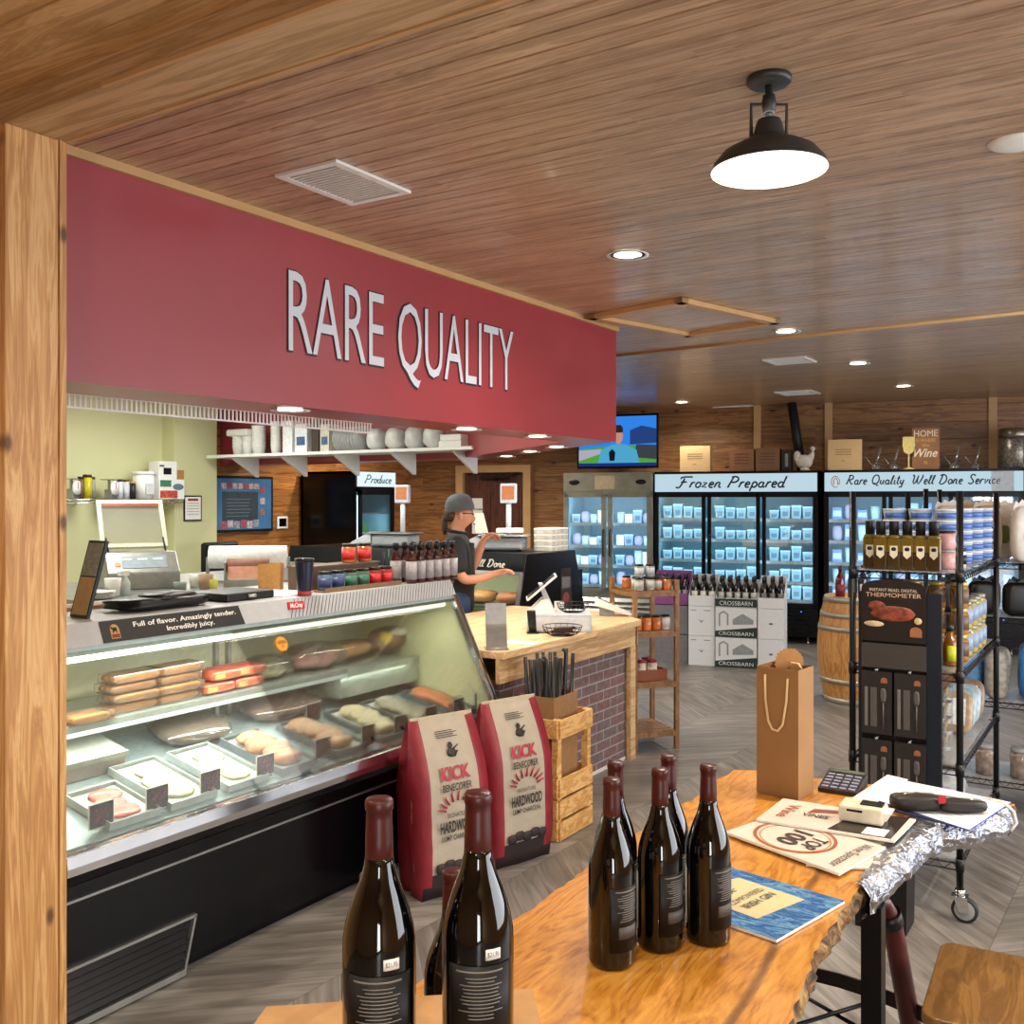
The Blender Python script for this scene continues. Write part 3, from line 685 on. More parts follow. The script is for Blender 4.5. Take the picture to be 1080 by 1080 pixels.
MB().box(.88,.04,.5,.895,.055,zt-.3).build('led_strip', emit('#d8f4ff',3), pc)
area('cooler_lamp', (-8.95+.85, y0+Wc/2, 1.1), (0, R(90), 0), .9, Wc*.8, 10, (.62,.9,1))
for k in range(3):
    o = MB().blob((0,0,.05),.05,.05,.05,1).build('lettuce_head', mk('#5f9a3c',.6,bump=.4), None, (-8.95+.6, y0+.15+k*.18, 1.266))
    tag(o, ['green produce head nearest the left side of the produce cooler','green produce head in the middle of the cooler shelf','green produce head at the right in the produce cooler'][k], 'vegetable', 'green vegetables in the cooler')

# ================================================================ meat display case (front faces +x)
CY0, CY1 = 1.78, 4.16
case = thing('deli_display_case', 'long black and steel glass-front meat display case beside cedar pillar', 'display case', (0,0,0))
m_int = mk('#e4e4c6', .4, var=.02); m_intd = mk('#aab4ae', .35)
MB().box(-3.62,CY0,.05,-2.85,CY1,.52).box(-3.62,CY0,0,-2.9,CY1,.05).build('base_cabinet', m_blackg, case)
MB().prism([(-2.88,.44),(-2.76,.50),(-2.735,.535),(-2.735,.59),(-2.88,.59)], CY1-CY0, 'xz', CY0).build('bumper_body', m_blackm, case)
MB().prism([(-2.735,.535),(-2.72,.54),(-2.717,.565),(-2.72,.6),(-2.75,.605),(-2.76,.59),(-2.735,.59)], CY1-CY0, 'xz', CY0).build('bumper_rail', m_chrome, case)
MB().box(-2.85,CY0,.405,-2.843,CY1,.413).build('accent_strip', m_steel, case)
gy = 2.36
lv = MB(); lv.use(m_steel).hexa([(-2.85,CY0,.195),(-2.835,CY0,.195),(-2.835,gy,.195),(-2.85,gy,.195)],[(-2.85,CY0,.205),(-2.835,CY0,.205),(-2.835,gy,.205),(-2.85,gy,.205)])
lv.hexa([(-2.85,gy-.06,.01),(-2.835,gy-.06,.01),(-2.835,gy-.05,.01),(-2.85,gy-.05,.01)],[(-2.85,gy-.01,.2),(-2.835,gy-.01,.2),(-2.835,gy,.2),(-2.85,gy,.2)])
lv.box(-2.85,CY0,.008,-2.83,gy-.05,.03)
lv.use(m_blackm)
for k in range(6): z = .04+k*.026; lv.hexa([(-2.85,CY0,z),(-2.836,CY0,z),(-2.836,gy-.04,z),(-2.85,gy-.04,z)],[(-2.85,CY0,z+.018),(-2.848,CY0,z+.018),(-2.848,gy-.04,z+.018),(-2.85,gy-.04,z+.018)])
lv.build('vent_grille', None, case)
MB().box(-3.62,CY0,.53,-2.89,CY1-.03,.55).box(-3.62,CY0,.52,-3.6,CY1-.03,1.2).build('tub_lining', m_int, case)
MB().prism([(-2.80,.575),(-2.80,.595),(-3.45,.735),(-3.58,.735),(-3.58,.715),(-3.45,.71)], CY1-CY0-.04, 'xz', CY0).build('display_deck', mk('#9fb2b5',.3,.5), case)
MB().prism([(-3.15,.862),(-3.15,.884),(-3.59,.884),(-3.59,.874),(-3.18,.86)], 1.72, 'xz', CY0).build('glass_shelf', mk('#a9b4b0',.2,.4), case)
MB().box(-3.165,CY0,.845,-3.15,CY0+1.72,.86).build('shelf_fill', emit('#eaf6e4',1.6), case)  # glowing strip that goes with the added fill lights under the shelf
for y in (2.93, 3.0): MB().box(-3.42,y,.7,-3.40,y+.02,1.18).build('shelf_post', m_steel, case)
MB().prism([(-2.74,.6),(-3.005,1.18),(-3.63,1.2),(-3.63,.5),(-2.80,.5)], .012, 'xz', CY1-.03).build('end_wall', mk('#e6e6b8',.4,var=.02), case)
MB().prism([(-2.74,.6),(-3.005,1.18),(-3.63,1.2),(-3.63,.45),(-2.80,.45)], .015, 'xz', CY1-.017).build('end_panel', m_blackm, case)
gx = lambda z: -2.725-(z-.605)*.28/.585
MB().hexa([(gx(.605)-.006,CY0,.605),(gx(.605),CY0,.605),(gx(.605),CY1-.02,.605),(gx(.605)-.006,CY1-.02,.605)],[(gx(1.17)-.006,CY0,1.17),(gx(1.17),CY0,1.17),(gx(1.17),CY1-.02,1.17),(gx(1.17)-.006,CY1-.02,1.17)]).build('front_glass', glass('#fafdfb', .035), case)
def lean(mb, y, w_, dx=0): return mb.hexa([(gx(.6)-.02+dx,y,.6),(gx(.6)+.012+dx,y,.6),(gx(.6)+.012+dx,y+w_,.6),(gx(.6)-.02+dx,y+w_,.6)],[(gx(1.19)-.02+dx,y,1.19),(gx(1.19)+.012+dx,y,1.19),(gx(1.19)+.012+dx,y+w_,1.19),(gx(1.19)-.02+dx,y+w_,1.19)])
mb = MB().use(m_chrome); lean(mb, CY1-.03, .022); mb.use(m_black); lean(mb, CY1-.008, .014, -.005); mb.use(m_chrome); lean(mb, CY1+.006, .02, -.012)
mb.build('corner_frame', None, case, bevel=.002)
MB().prism([(-3.0,1.155),(-3.005,1.185),(-3.12,1.2),(-3.12,1.145)], CY1-CY0-.02, 'xz', CY0).build('light_valance', mk('#9fb0ad',.4), case)
MB().tube([(-3.035,CY0,1.14),(-3.035,CY1-.05,1.14)], .011, 8).build('lamp_tube', emit('#f6f6dc', 5), case)
area('case_lamp', (-3.06,(CY0+CY1)/2,1.12), (0,R(-12),0), .06, 2.1, 17, (1,.97,.84))
area('shelf_fill', (-3.2,CY0+.9,.84), (0,R(-10),0), .04, 1.6, 4, (1,.97,.86))  # this and the next area light are added to brighten the deck
area('shelf_fill', (-3.2,CY1-.4,.83), (0,R(-10),0), .04, .5, 1.5, (1,.97,.86))
m_strip = mk('#8d8f92', .5, var=.05)
MB().prism([(-2.997,1.185),(-3.03,1.262),(-3.62,1.262),(-3.62,1.185)], CY1-CY0-.0, 'xz', CY0).build('top_deck', mk('#b5b6b6',.35,var=.04), case)
# diagonal hatch and lettering on the front strip
SM = Matrix.Translation((-2.9955,0,1.185)) @ Matrix(((0,-.394,0),(1,0,0),(0,.919,0))).to_4x4()
SM = frame3((-2.996,0,1.186),(0,1,0),(-.394,0,.919))
hs = MB()
y = 2.98
while y < CY1-.03: hs.hexa([SM@Vector((y,0,0)),SM@Vector((y+.004,0,0)),SM@Vector((y+.004,0,.001)),SM@Vector((y,0,.001))],[SM@Vector((y+.05,.08,0)),SM@Vector((y+.054,.08,0)),SM@Vector((y+.054,.08,.001)),SM@Vector((y+.05,.08,.001))]); y += .022
hs.build('hatched_print', mk('#6d6f75',.5), case)
def stripY(px, py=665): return XP(px, py, -3.01).y
yl, yr = stripY(107), stripY(256)
bn = MB().hexa([SM@Vector((yl,.001,0)),SM@Vector((yr,.001,0)),SM@Vector((yr,.001,.002)),SM@Vector((yl,.001,.002))],[SM@Vector((yl-.0,.079,0)),SM@Vector((yr-.01,.079,0)),SM@Vector((yr-.01,.079,.002)),SM@Vector((yl,.079,.002))]).build('banner', mk('#17130f',.5), case)
tw = mk('#f3eee6',.6,var=.01)
yc = (stripY(140)+stripY(250))/2
text('Full of flavor. Amazingly tender.', .018, tw, bn, SM@Matrix.Translation((yc,.046,.003)), width=stripY(248)-stripY(140), off=.015, name='lettering')
text('Incredibly juicy.', .018, tw, bn, SM@Matrix.Translation((yc+.01,.016,.003)), width=(stripY(222)-stripY(172)), off=.015, name='lettering')
yb_ = stripY(121)
lgm = MB().use(mk('#b98a4a',.5)).prism([(-.018,0),(.018,0),(.018,.022)]+[(.018*cos(R(a)),.034+.018*sin(R(a))) for a in range(0,181,30)]+[(-.018,.022)], .001).use(m_black).box(-.009,.026,.001,.008,.04,.002).box(-.009,.02,.001,-.006,.03,.002).box(.005,.02,.001,.008,.03,.002).box(-.014,.036,.001,-.008,.043,.002).use(mk('#7c1d1a',.5)).box(-.015,.003,.001,.015,.016,.002)
lgm.xf(SM@Matrix.Translation((yb_,.012,.002))).build('cattle_badge', None, bn)
ym = stripY(313, 640)
rb = MB().prism([(-.05,0),(.045,-.003),(.05,.03),(-.045,.033)], .002).xf(SM@Matrix.Translation((ym,.035,.001))).build('maker_badge', mk('#c01b2e',.4), case)
text('McCray', .019, tw, rb, SM@Matrix.Translation((ym,.041,.004)), width=.075, shear=.3, off=.02, name='lettering')
# ---------------------------------------------------------------- second display case, front faces -y
c2 = thing('deli_display_case', 'black-ended display case behind the cashier with scales on top', 'display case')
X0, X1 = -6.35, -3.9
yA = 6.28
prof = [(yA-.13,.35),(yA-.13,.62),(yA+.04,1.27),(yA+.80,1.27),(yA+1.02,.62),(yA+1.02,.05),(yA-.05,.05)]
MB().prism(prof, .03, 'yz', X1-.03).build('end_panel', m_blackg, c2, bevel=.004)
MB().prism(prof, .03, 'yz', X0).build('end_panel', m_blackg, c2)
MB().box(X0,yA-.05,.05,X1-.03,yA+.9,.5).box(X0,yA+.85,.5,X1-.03,yA+.98,1.1).build('base_cabinet', m_blackm, c2)
MB().box(X0,yA+.05,1.24,X1-.03,yA+.8,1.27).build('top_deck', m_blackm, c2)
MB().box(X0+.03,yA+.8,.5,X1-.03,yA+.83,1.24).box(X0+.03,yA-.05,.5,X1-.03,yA+.83,.52).build('lining', m_int, c2)
MB().box(X0+.03,yA+.2,.82,X1-.03,yA+.8,.84).build('shelf', m_steel, c2)
sm = frame3((X0,yA-.13,.62),(1,0,0),(0,.17,.65)); Lg = .672
def sl(a0_,b0_,a1_,b1_,th=.006,off=0): return [sm@Vector(p) for p in ((a0_,b0_,off),(a1_,b0_,off),(a1_,b0_,off+th),(a0_,b0_,off+th))],[sm@Vector(p) for p in ((a0_,b1_,off),(a1_,b1_,off),(a1_,b1_,off+th),(a0_,b1_,off+th))]
WW = X1-X0
mb = MB().use(m_blackm); mb.hexa(*sl(0,.52,WW,Lg,.012)); mb.use(m_steel)
for k in range(5): x = k*(WW-.03)/4; mb.hexa(*sl(x,0,x+.03,.52,.014))
mb.hexa(*sl(0,-.02,WW,.02,.014)); mb.hexa(*sl(0,.5,WW,.53,.016)); mb.build('front_frame', None, c2)
g = MB(); g.hexa(*sl(.03,.02,WW-.03,.5,.005)); g.build('front_glass', glass('#e6f0ea',.05), c2)
MB().tube([(X0+.05,yA+.1,1.2),(X1-.06,yA+.1,1.2)],.012).build('lamp_tube', emit('#fff4d6',4), c2)
area('case_lamp', ((X0+X1)/2, yA+.2, 1.18), (0,0,0), 2.2, .08, 12, (1,.95,.8))
m_let2 = mk('#d9d9cc',.6)
x = WW-.10
import string
for k in range(2):                                                    # white script lettering at the top of the glass
    script('Well Done' if k == 0 else 'Rare', c2, sm@Matrix.Translation((x-.42-.34*k,.56,.016)), .06, .36 if k == 0 else .2, .005, m_let2, 'lettering')
pe = MB().prism([(yA+.56,.80),(yA+.74,.80),(yA+.72,1.13),(yA+.56,1.13)], .003, 'yz', X1).build('poster', mk('#2a1c18',.4), c2)
MB().box(X1+.003,yA+.575,.97,X1+.005,yA+.705,1.06).build('poster_print', mk('#6a6a68',.5), pe)
MB().blob((X1+.004,yA+.64,.89),.003,.055,.045,1).build('poster_picture', mk('#7d3a34',.5), pe)
for k in range(7):
    o = MB().use(mk(['#b86a4a','#9c4a3c','#c98a58'][k%3],.5,bump=.4,scale=25)).blob((0,0,.05),.12,.14,.05,.8,14,8,.1,k).build('meat_tray', None, None, (X0+.3+k*.3, yA+.4, .841))
    tag(o, ['orange-brown','dark red','tan'][k%3]+' meat on the shelf of the far display case, %s from the left' % ['first','second','third','fourth','fifth','sixth','seventh'][k], 'meat', 'meat in the far case')

# ================================================================ wooden checkout counter with brick front
ct = thing('checkout_counter', 'pale pine checkout counter with a red brick front panel', 'counter')
top = [(-2.74,4.22),(-2.74,5.86),(-3.10,6.19),(-3.9,6.13),(-3.9,4.22)]
MB().prism(top, .038, 'xy', .862).build('countertop', m_pine, ct, bevel=.003)
MB().box(-2.79,4.22,.735,-2.765,5.85,.862).build('apron', m_pine2, ct)
MB().prism([(-2.765,5.83),(-2.765,5.86),(-3.08,6.15),(-3.10,6.12),(-2.80,5.83)], .13, 'xy', .735).build('apron', m_pine2, ct)
MB().box(-2.86,4.3,.0,-2.815,5.78,.735).build('brick_panel', m_brick, ct)
MB().box(-2.80,5.77,0,-2.77,5.84,.735).box(-2.88,5.80,0,-2.80,5.84,.735).build('corner_post', m_pine2, ct)
MB().prism([(-2.86,5.80),(-3.1,6.05),(-3.8,6.05),(-3.8,4.3),(-2.86,4.3)], .735, 'xy', 0.0).build('counter_body', mk('#8d6b48',.6), ct)
MB().box(-2.815,4.3,0,-2.809,5.77,.02).build('base_trim', m_white, ct)

# ================================================================ live edge table
rnd = random.Random(4)
ZT = .91
edge_px = [(833,1077),(847,1038),(860,1002),(874,978),(888,960),(903,940),(919,924),(938,907),(960,888),(984,870),(1020,866),(1052,858),(1070,848)]
E = [ZP(x,y,ZT) for x,y in edge_px]
left_px = [(798,813),(775,812),(752,826),(733,842),(719,849),(690,866),(655,890),(619,916),(600,930),(575,948),(546,968)]
Lf = [ZP(x,y,ZT) for x,y in left_px]
# the slab continues towards the camera and out of the picture
d = Vector((-.03,-1,0)).normalized()
near_r = [E[0]+Vector((.03,-.2,0)), E[0]+Vector((.06,-.5,0)), E[0]+Vector((.03,-.9,0))]
near_l = [Lf[-1]+Vector((.0,-.25,0)), Lf[-1]+Vector((-.03,-.5,0)), Lf[-1]+Vector((.02,-1.0,0))]
far = ZP(1045,822,ZT); far = [Vector((-.33, 2.79, ZT)), Vector((-.6,2.77,ZT))]
outl = near_r[::-1]+E+[far[0],far[1]]+Lf+near_l
outl = [Vector((p.x,p.y,0)) for p in outl]
# refine with small wobble
ref = []
for i, p in enumerate(outl):
    n = outl[(i+1)%len(outl)]; k = max(1, int((n-p).length/.02))
    for j in range(k):
        q_ = p.lerp(n, j/k); nn = Vector(((n-p).y, -(n-p).x, 0)).normalized()
        ref.append(q_+nn*(rnd.random()-.5)*.008)
cen = sum(ref, Vector())/len(ref); N = len(ref)
tb = MB(); m_top = None
def tabletop_mat():
    m, n = base('live_edge_maple', .32, coat=.3)
    f = n.noise((5,1.1,5), 2.2, 6, 2.2, .55)
    g = n.noise((40,6,10), 3.0, 3, .5)
    ring = n.math('PINGPONG', n.math('MULTIPLY', f, 11.0), 1.0)
    ff = n.math('ADD', n.math('MULTIPLY', ring, .35), n.math('MULTIPLY', g, .6))
    col = n.ramp(ff, [(.18, C('#93581a')), (.42, C('#c28430')), (.75, C('#dca24c'))])
    cur = n.noise((6,22,6), 3.0, 2, 1.0); col = n.mix(n.math('MULTIPLY', cur, .3), col, C('#b87425'))
    v = n.n('ShaderNodeTexWave', wave_type='BANDS', bands_direction='X'); v.inputs['Scale'].default_value = .55; v.inputs['Distortion'].default_value = 3.5; v.inputs['Detail'].default_value = 3; v.inputs['Detail Scale'].default_value = 1.2
    n.l(n.co((1,.35,1)), v.inputs[0]); cr = n.ramp(v.outputs[1], [(.0,(1,1,1,1)),(.004,(0,0,0,1))])
    col = n.mix(n.math('MULTIPLY', cr, .75), col, C('#4d2a0d'))
    n.l(col, n.p.inputs['Base Color']); n.bump(ring, .08, .002); return m
def barkmat():
    m, n = base('bark_edge', .8)
    f = n.noise((1,1,1), 28, 6, 1.0); c = n.ramp(f, [(.35,C('#2f1e10')),(.5,C('#6d4c26')),(.68,C('#a98a52'))])
    n.l(c, n.p.inputs['Base Color']); n.bump(f, .9, .012); return m
m_top = tabletop_mat(); m_bark = barkmat()
table = thing('live_edge_table', 'thick golden live-edge wood table with bark edge on black steel legs', 'table')
tb.v = [Vector((p.x,p.y,ZT)) for p in ref]+[Vector((p.x,p.y,ZT-.004)) for p in ref]
tb.use(m_top); tb.face(list(range(N)))
tb.use(m_top)
for i in range(N): j = (i+1)%N; tb.face([j,i,N+i,N+j])
nl = 5
tb.use(m_bark)
base_i = N
for l in range(1, nl+1):
    z = ZT-.004-l*.011; tt = l/nl
    for i, p in enumerate(ref):
        a = ref[i-4]; b2 = ref[(i+4)%N]; nn = Vector(((b2-a).y, -(b2-a).x, 0)).normalized()
        k = .012*sin(pi*tt)-.015*tt + (rnd.random()-.5)*.012*(l < nl)
        tb.v.append(Vector((p.x+nn.x*k, p.y+nn.y*k, z)))
    o0 = len(tb.v)-2*N; o1 = len(tb.v)-N
    for i in range(N): j = (i+1)%N; tb.face([o0+j, o0+i, o1+i, o1+j], True)
lastb = len(tb.v)-N; cb_ = len(tb.v)
half = N//2
import mathutils
tri = mathutils.geometry.tessellate_polygon([[tb.v[lastb+i] for i in range(N)]])
for q_ in tri:
    q_ = list(q_); n_ = (tb.v[lastb+q_[1]]-tb.v[lastb+q_[0]]).cross(tb.v[lastb+q_[2]]-tb.v[lastb+q_[0]])
    tb.face([lastb+k for k in (q_ if n_.z < 0 else q_[::-1])])
tb.build('tabletop', None, table)
# aluminium foil folded around the far right corner
foil_m, fn = base('kitchen_foil', .24, 1); fn.p.inputs['Base Color'].default_value = C('#a3a8b2'); fz = fn.noise((1,1,1), 38, 4, 1.5); fn.bump(fz, 1, .012)
fo = MB(); pts = [p for p in ref if p.y > ZP(905,938,ZT).y and p.x > -.5 and p.y < 2.74]
pts = [p for p in pts if (p-cen).x > -.05]
K = len(pts)
nrm = []
for i, p in enumerate(pts):
    a = pts[max(0,i-1)]; b2 = pts[min(K-1,i+1)]; nrm.append(Vector(((b2-a).y, -(b2-a).x, 0)).normalized())
lay = [(-.06,.0035),(-.035,.004),(-.012,.005),(.006,.003),(.02,-.012),(.026,-.03),(.02,-.05),(.004,-.066),(-.03,-.072)]
for off, dz in lay:
    for p, nn in zip(pts, nrm):
        s_ = min(1, max(.15, (p.y-ZP(905,938,ZT).y)/.35)); o_ = off*(s_ if off < 0 else 1)+(rnd.random()-.5)*.009
        fo.v.append(Vector((p.x+nn.x*o_, p.y+nn.y*o_, ZT+dz+(rnd.random()*.003 if dz > 0 else (rnd.random()-.5)*.008))))
for l in range(len(lay)-1):
    for i in range(K-1): fo.face([l*K+i, l*K+i+1, (l+1)*K+i+1, (l+1)*K+i], False)
fo.build('foil_edge', foil_m, table)
m_legb = mk('#0b0b0d', .35, .4)
lp = ZP(921, 930, ZT)
for nm, (x, y) in (('leg',(DP(921,940,2.02).x, DP(921,940,2.02).y)), ('leg',(-.86, 2.42)), ('leg',(-.42,1.0)), ('leg',(-.85,1.0))):
    MB().box(x-.02,y-.02,0,x+.02,y+.02,ZT-.058).build('leg', m_legb, table)
# ================================================================ wine bottles
def bottle_prof(H=.305, r=.0385):
    return [(.0001,.004),(r*.8,.0),(r*.96,.002),(r,.008),(r,.150),(r*.985,.162),(r*.93,.175),(r*.82,.190),(r*.66,.207),(r*.5,.222),(r*.415,.236),(.0138,.252)]
m_wine = mk('#040404', .05, coat=.3, var=0); m_lblk = mk('#0a0807', .5, spec=.3); m_lwht = mk('#d8d2c6', .6); m_txt = mk('#7a756d', .6); m_bar = mk('#45413c',.6)
def wine_bottle(label, group, face, price=True, front=False):
    t = thing('wine_bottle', label, 'wine bottle', group=group)
    MB().lathe(bottle_prof(), seg=40).build('glass_body', m_wine, t)
    MB().lathe([(.0150,.232),(.0146,.26),(.0138,.285),(.0136,.2925),(.0148,.294),(.0150,.300),(.0144,.3035),(.013,.305),(.0001,.305)], seg=32).build('foil_capsule', m_foil, t)
    a = face; lb = MB().shell(.0388,.03,.135,a-.95,a+.95,16).build('back_label', m_lblk, t)
    rnd = random.Random(int(face*100)); mb = MB(); z = .128
    mb.shell(.0396,z,z+.002,a-.70,a+.62,8,.0002); z -= .006
    for k in range(12): h_ = rnd.uniform(.3,.62); mb.shell(.0396,z,z+.0011,a-h_,a+h_,6,.0002); z -= .0038
    mb.build('printed_lines', m_txt, lb)
    mb = MB().shell(.0396,.052,.0715,a-.55,a+.6,10,.0002); mb.build('barcode_panel', m_bar, lb)
    MB().shell(.0388,.03,.125,a+pi-.85,a+pi+.85,16).build('front_label', m_lwht, t)
    if price:
        p = MB().shell(.0388,.141,.152,a+.12,a+.55,6).build('price_sticker', m_paper, t)
        tx = text('$21.95', .005, mk('#55504c',.6), p, Matrix.Identity(4), width=.013)
        for v in tx.data.vertices:
            x, y = v.co.x, v.co.y; aa = a+.335+x/.0402; v.co = (.0401*cos(aa), .0401*sin(aa), .1445+y)
    return t
def camw(X, Y, z): return Vector((X*CA-Y*SA, X*SA+Y*CA, z))
def at(px, Y, z): return camw((px-540)/FPX*Y, Y, z)
TC = -pi/2+AZ                                                        # angle that looks at the camera
zb1 = 1.061
wa = wine_bottle('left of the two large foreground wine bottles with price sticker, on cardboard box', 'dark wine bottles with red foil tops', TC+.12)
wa.location = at(400, 1.037, zb1)
wb = dup(wa, at(504, 1.06, zb1), 0, 'right of the two large foreground wine bottles with price sticker, on cardboard box')
wc = wine_bottle('wine bottle on the wood table with white front label turned left, nearest of five', 'dark wine bottles with red foil tops', TC+.75, False)
wc.location = at(645, 1.643, ZT+.001)
for px, Y, rz, lab in ((696,1.703,0,'middle front wine bottle of the five standing together on the wood table'),(747,1.728,.05,'rightmost wine bottle of the five, beside the blue magazine'),
    (649,1.75,.6,'wine bottle at the back left of the five on the wood table'),(705,1.795,-.3,'wine bottle at the back right of the five on the wood table')):
    dup(wc, at(px,Y,ZT+.001), rz, lab)
for px, Y, lab in ((478,1.30,'mostly hidden wine bottle behind the right foreground bottle'),(391,1.29,'mostly hidden wine bottle behind the left foreground bottle')):
    o = dup(wc, at(px,Y,ZT+.001), .3, lab); o.scale = (1,1,.92)
# cardboard box beneath the two front bottles
P = [camw(.026,1.25,0), camw(-.30,1.205,0), camw(-.345,.86,0), camw(.06,.90,0)]
bx = thing('cardboard_box', 'tan cardboard box under the two foreground wine bottles', 'box')
MB().hexa([(p.x,p.y,ZT+.001) for p in P[::-1]], [(p.x,p.y,zb1-.003) for p in P[::-1]]).build('box_body', m_kraft, bx)
Q = [p.lerp(sum(P,Vector())/4, -.01) for p in P]; m_ = (P[0]+P[3])/2; n_ = (P[1]+P[2])/2
MB().hexa([(p.x,p.y,zb1-.003) for p in (P[3],P[0],P[1],P[2])], [(p.x,p.y,zb1-.0005) for p in (P[3],P[0],P[1],P[2])]).build('top_flap', mk('#b98d5c',.8,var=.06,scale=40), bx)
# ================================================================ kraft bag
bw = [ZP(798,835.6,ZT), ZP(842,845,ZT), ZP(858,836,ZT)]; b3 = bw[0]+bw[2]-bw[1]
gb = thing('gift_bag', 'tall brown kraft wine bag with cream rope handles on the table', 'bag', (0,0,0))
zt_ = 1.243; cc = (bw[0]+bw[2])/2
up = lambda p, z, k=1.0: Vector((cc.x+(p.x-cc.x)*k, cc.y+(p.y-cc.y)*k, z))
mb = MB(); ring = [bw[0],bw[1],bw[2],b3]
for th, k in ((0,1.0),(1,.97)):
    b = len(mb.v); mb.v += [up(p,ZT+.001,k) for p in ring]+[up(p,zt_,k*1.0) for p in ring]
    for i in range(4): j=(i+1)%4; f = [b+i,b+j,b+4+j,b+4+i]; mb.face(f if th==0 else f[::-1])
for i in range(4): j=(i+1)%4; mb.face([4+i,4+j,12+j,12+i])
mb.face([3,2,1,0]); mb.build('bag_body', mk('#8f6a40',.75,var=.06,scale=8), gb)
fr = (bw[1]-bw[0]); fn_ = Vector((fr.y,-fr.x,0)).normalized(); frn = fr.normalized()
H0 = up(bw[0],0)+Vector((0,0,0)); 
def onface(a, z, o=.003): p = bw[0].lerp(bw[1], a); return Vector((p.x,p.y,z))+fn_*o
pts = [onface(.22,1.222,-.004), onface(.22,1.222), onface(.24,1.16,.006), onface(.32,1.105,.008), onface(.42,1.085,.009), onface(.55,1.083,.009), onface(.66,1.10,.008), onface(.74,1.16,.006), onface(.76,1.218), onface(.76,1.218,-.004)]
MB().tube(pts, .0032, 8).build('rope_handle', mk('#d8bd8c',.8), gb)
MB().tube([onface(.52,zt_-.01,-.06), onface(.6,zt_+.008,-.06), onface(.75,zt_+.006,-.062), onface(.85,zt_-.01,-.06)], .0035, 8).build('rope_handle', mk('#d8bd8c',.8), gb)
tg = thing('kraft_tag', 'round scalloped kraft tag sticking out of the wine bag', 'tag', DP(832.5, 699, 2.60), AZ)
sc_ = [((.040 if i%2 else .0355)*cos(2*pi*i/48), (.040 if i%2 else .0355)*sin(2*pi*i/48)) for i in range(48)]
MB().prism(sc_, .003, 'xz', 0).build('scalloped_disc', mk('#b98a55',.8), tg)
MB().box(-.012,0,-.2,.012,.003,-.03).build('stem', mk('#b98a55',.8), tg)
# ================================================================ magazines and papers
def sheet(name, px, z0, th, label, cat, cover, group=None, pages='#e8e4da'):
    c = [ZP(x,y,z0+th) for x,y in px]
    if len(c) == 3: c.append(c[0]+c[2]-c[1])
    if (c[1]-c[0]).cross(c[2]-c[1]).z < 0: c = [c[0],c[3],c[2],c[1]]; 
    t = thing(name, label, cat, (0,0,0), 0, group)
    lo = [Vector((p.x,p.y,z0+.0003)) for p in c]; hi = [Vector((p.x,p.y,z0+th)) for p in c]
    MB().hexa(lo, [p-Vector((0,0,.0006)) for p in hi]).build('pages', mk(pages,.6), t)
    cv = MB().hexa([p-Vector((0,0,.0005)) for p in hi], hi).build('cover', cover, t)
    return t, cv, c
def loc_uv(c, o, x, y):
    """a frame on a sheet: o corner, x and y neighbours"""
    X = (c[x]-c[o]); Y = (c[y]-c[o]); return c[o], X, Y
def decal(cv, o, X, Y, poly, mat, h=.0004, name='cover_print'):
    mb = MB(); b = [o+X*u+Y*v+Vector((0,0,.0001)) for u,v in poly]; t_ = [p+Vector((0,0,h)) for p in b]; k = len(b)
    mb.v = b+t_; mb.face(list(range(k,2*k)))
    for i in range(k): j=(i+1)%k; mb.face([i,j,k+j,k+i])
    return mb.build(name, mat, cv)
def cover_text(cv, o, X, Y, s_, u, v, hv, wu, mat, rot=0, **kw):
    x = X.normalized(); y = Y.normalized(); P_ = o+X*u+Y*v+Vector((0,0,.0009))
    if rot == 90: x, y, wl, hl = y, -x, Y.length*wu, X.length*hv
    elif rot == 180: x, y, wl, hl = -x, -y, X.length*wu, Y.length*hv
    elif rot == 270: x, y, wl, hl = -y, x, Y.length*wu, X.length*hv
    else: wl, hl = X.length*wu, Y.length*hv
    M = Matrix.Translation(P_) @ Matrix((x, y, x.cross(y))).transposed().to_4x4()
    return text(s_, hl, mat, cv, M, width=wl, **kw)
m_cov1 = mk('#ddd0c6', .3, var=.03, scale=8); m_blue = wood('sea_cover', '#1c4f94', '#3a78b4', '#7fb0cc', grain=(3,9,3), scale=5, rough=.25, bmp=0)
ink = mk('#3a322f',.5); red_ = mk('#a0412f',.5)
# lowest magazine, then the two above it
t4, cv4, c4 = sheet('magazine', [(850,912),(930,917),(962,884),(880,872)], ZT+.001, .004, 'cream magazine sticking out at the right beneath the Wine Spectator issue', 'magazine', m_cov1, 'magazines on the wood table')
t2, cv2, c2_ = sheet('magazine', [(765,877),(885,921),(934,893),(820,858)], ZT+.0055, .006, 'Wine Spectator magazine with large Top 100 printed on its cover', 'magazine', m_cov1, 'magazines on the wood table')
# frame: origin at right-bottom? use corner nearest the camera
o = c2_[0]; 
def pick(c, px): 
    tgt = ZP(px[0], px[1], c[0].z); return min(range(4), key=lambda i: (c[i]-tgt).length)
iL, iB, iR, iT = pick(c2_,(765,877)), pick(c2_,(885,921)), pick(c2_,(934,893)), pick(c2_,(820,858))
O, Y_, X_ = c2_[iB], c2_[iL]-c2_[iB], c2_[iR]-c2_[iB]
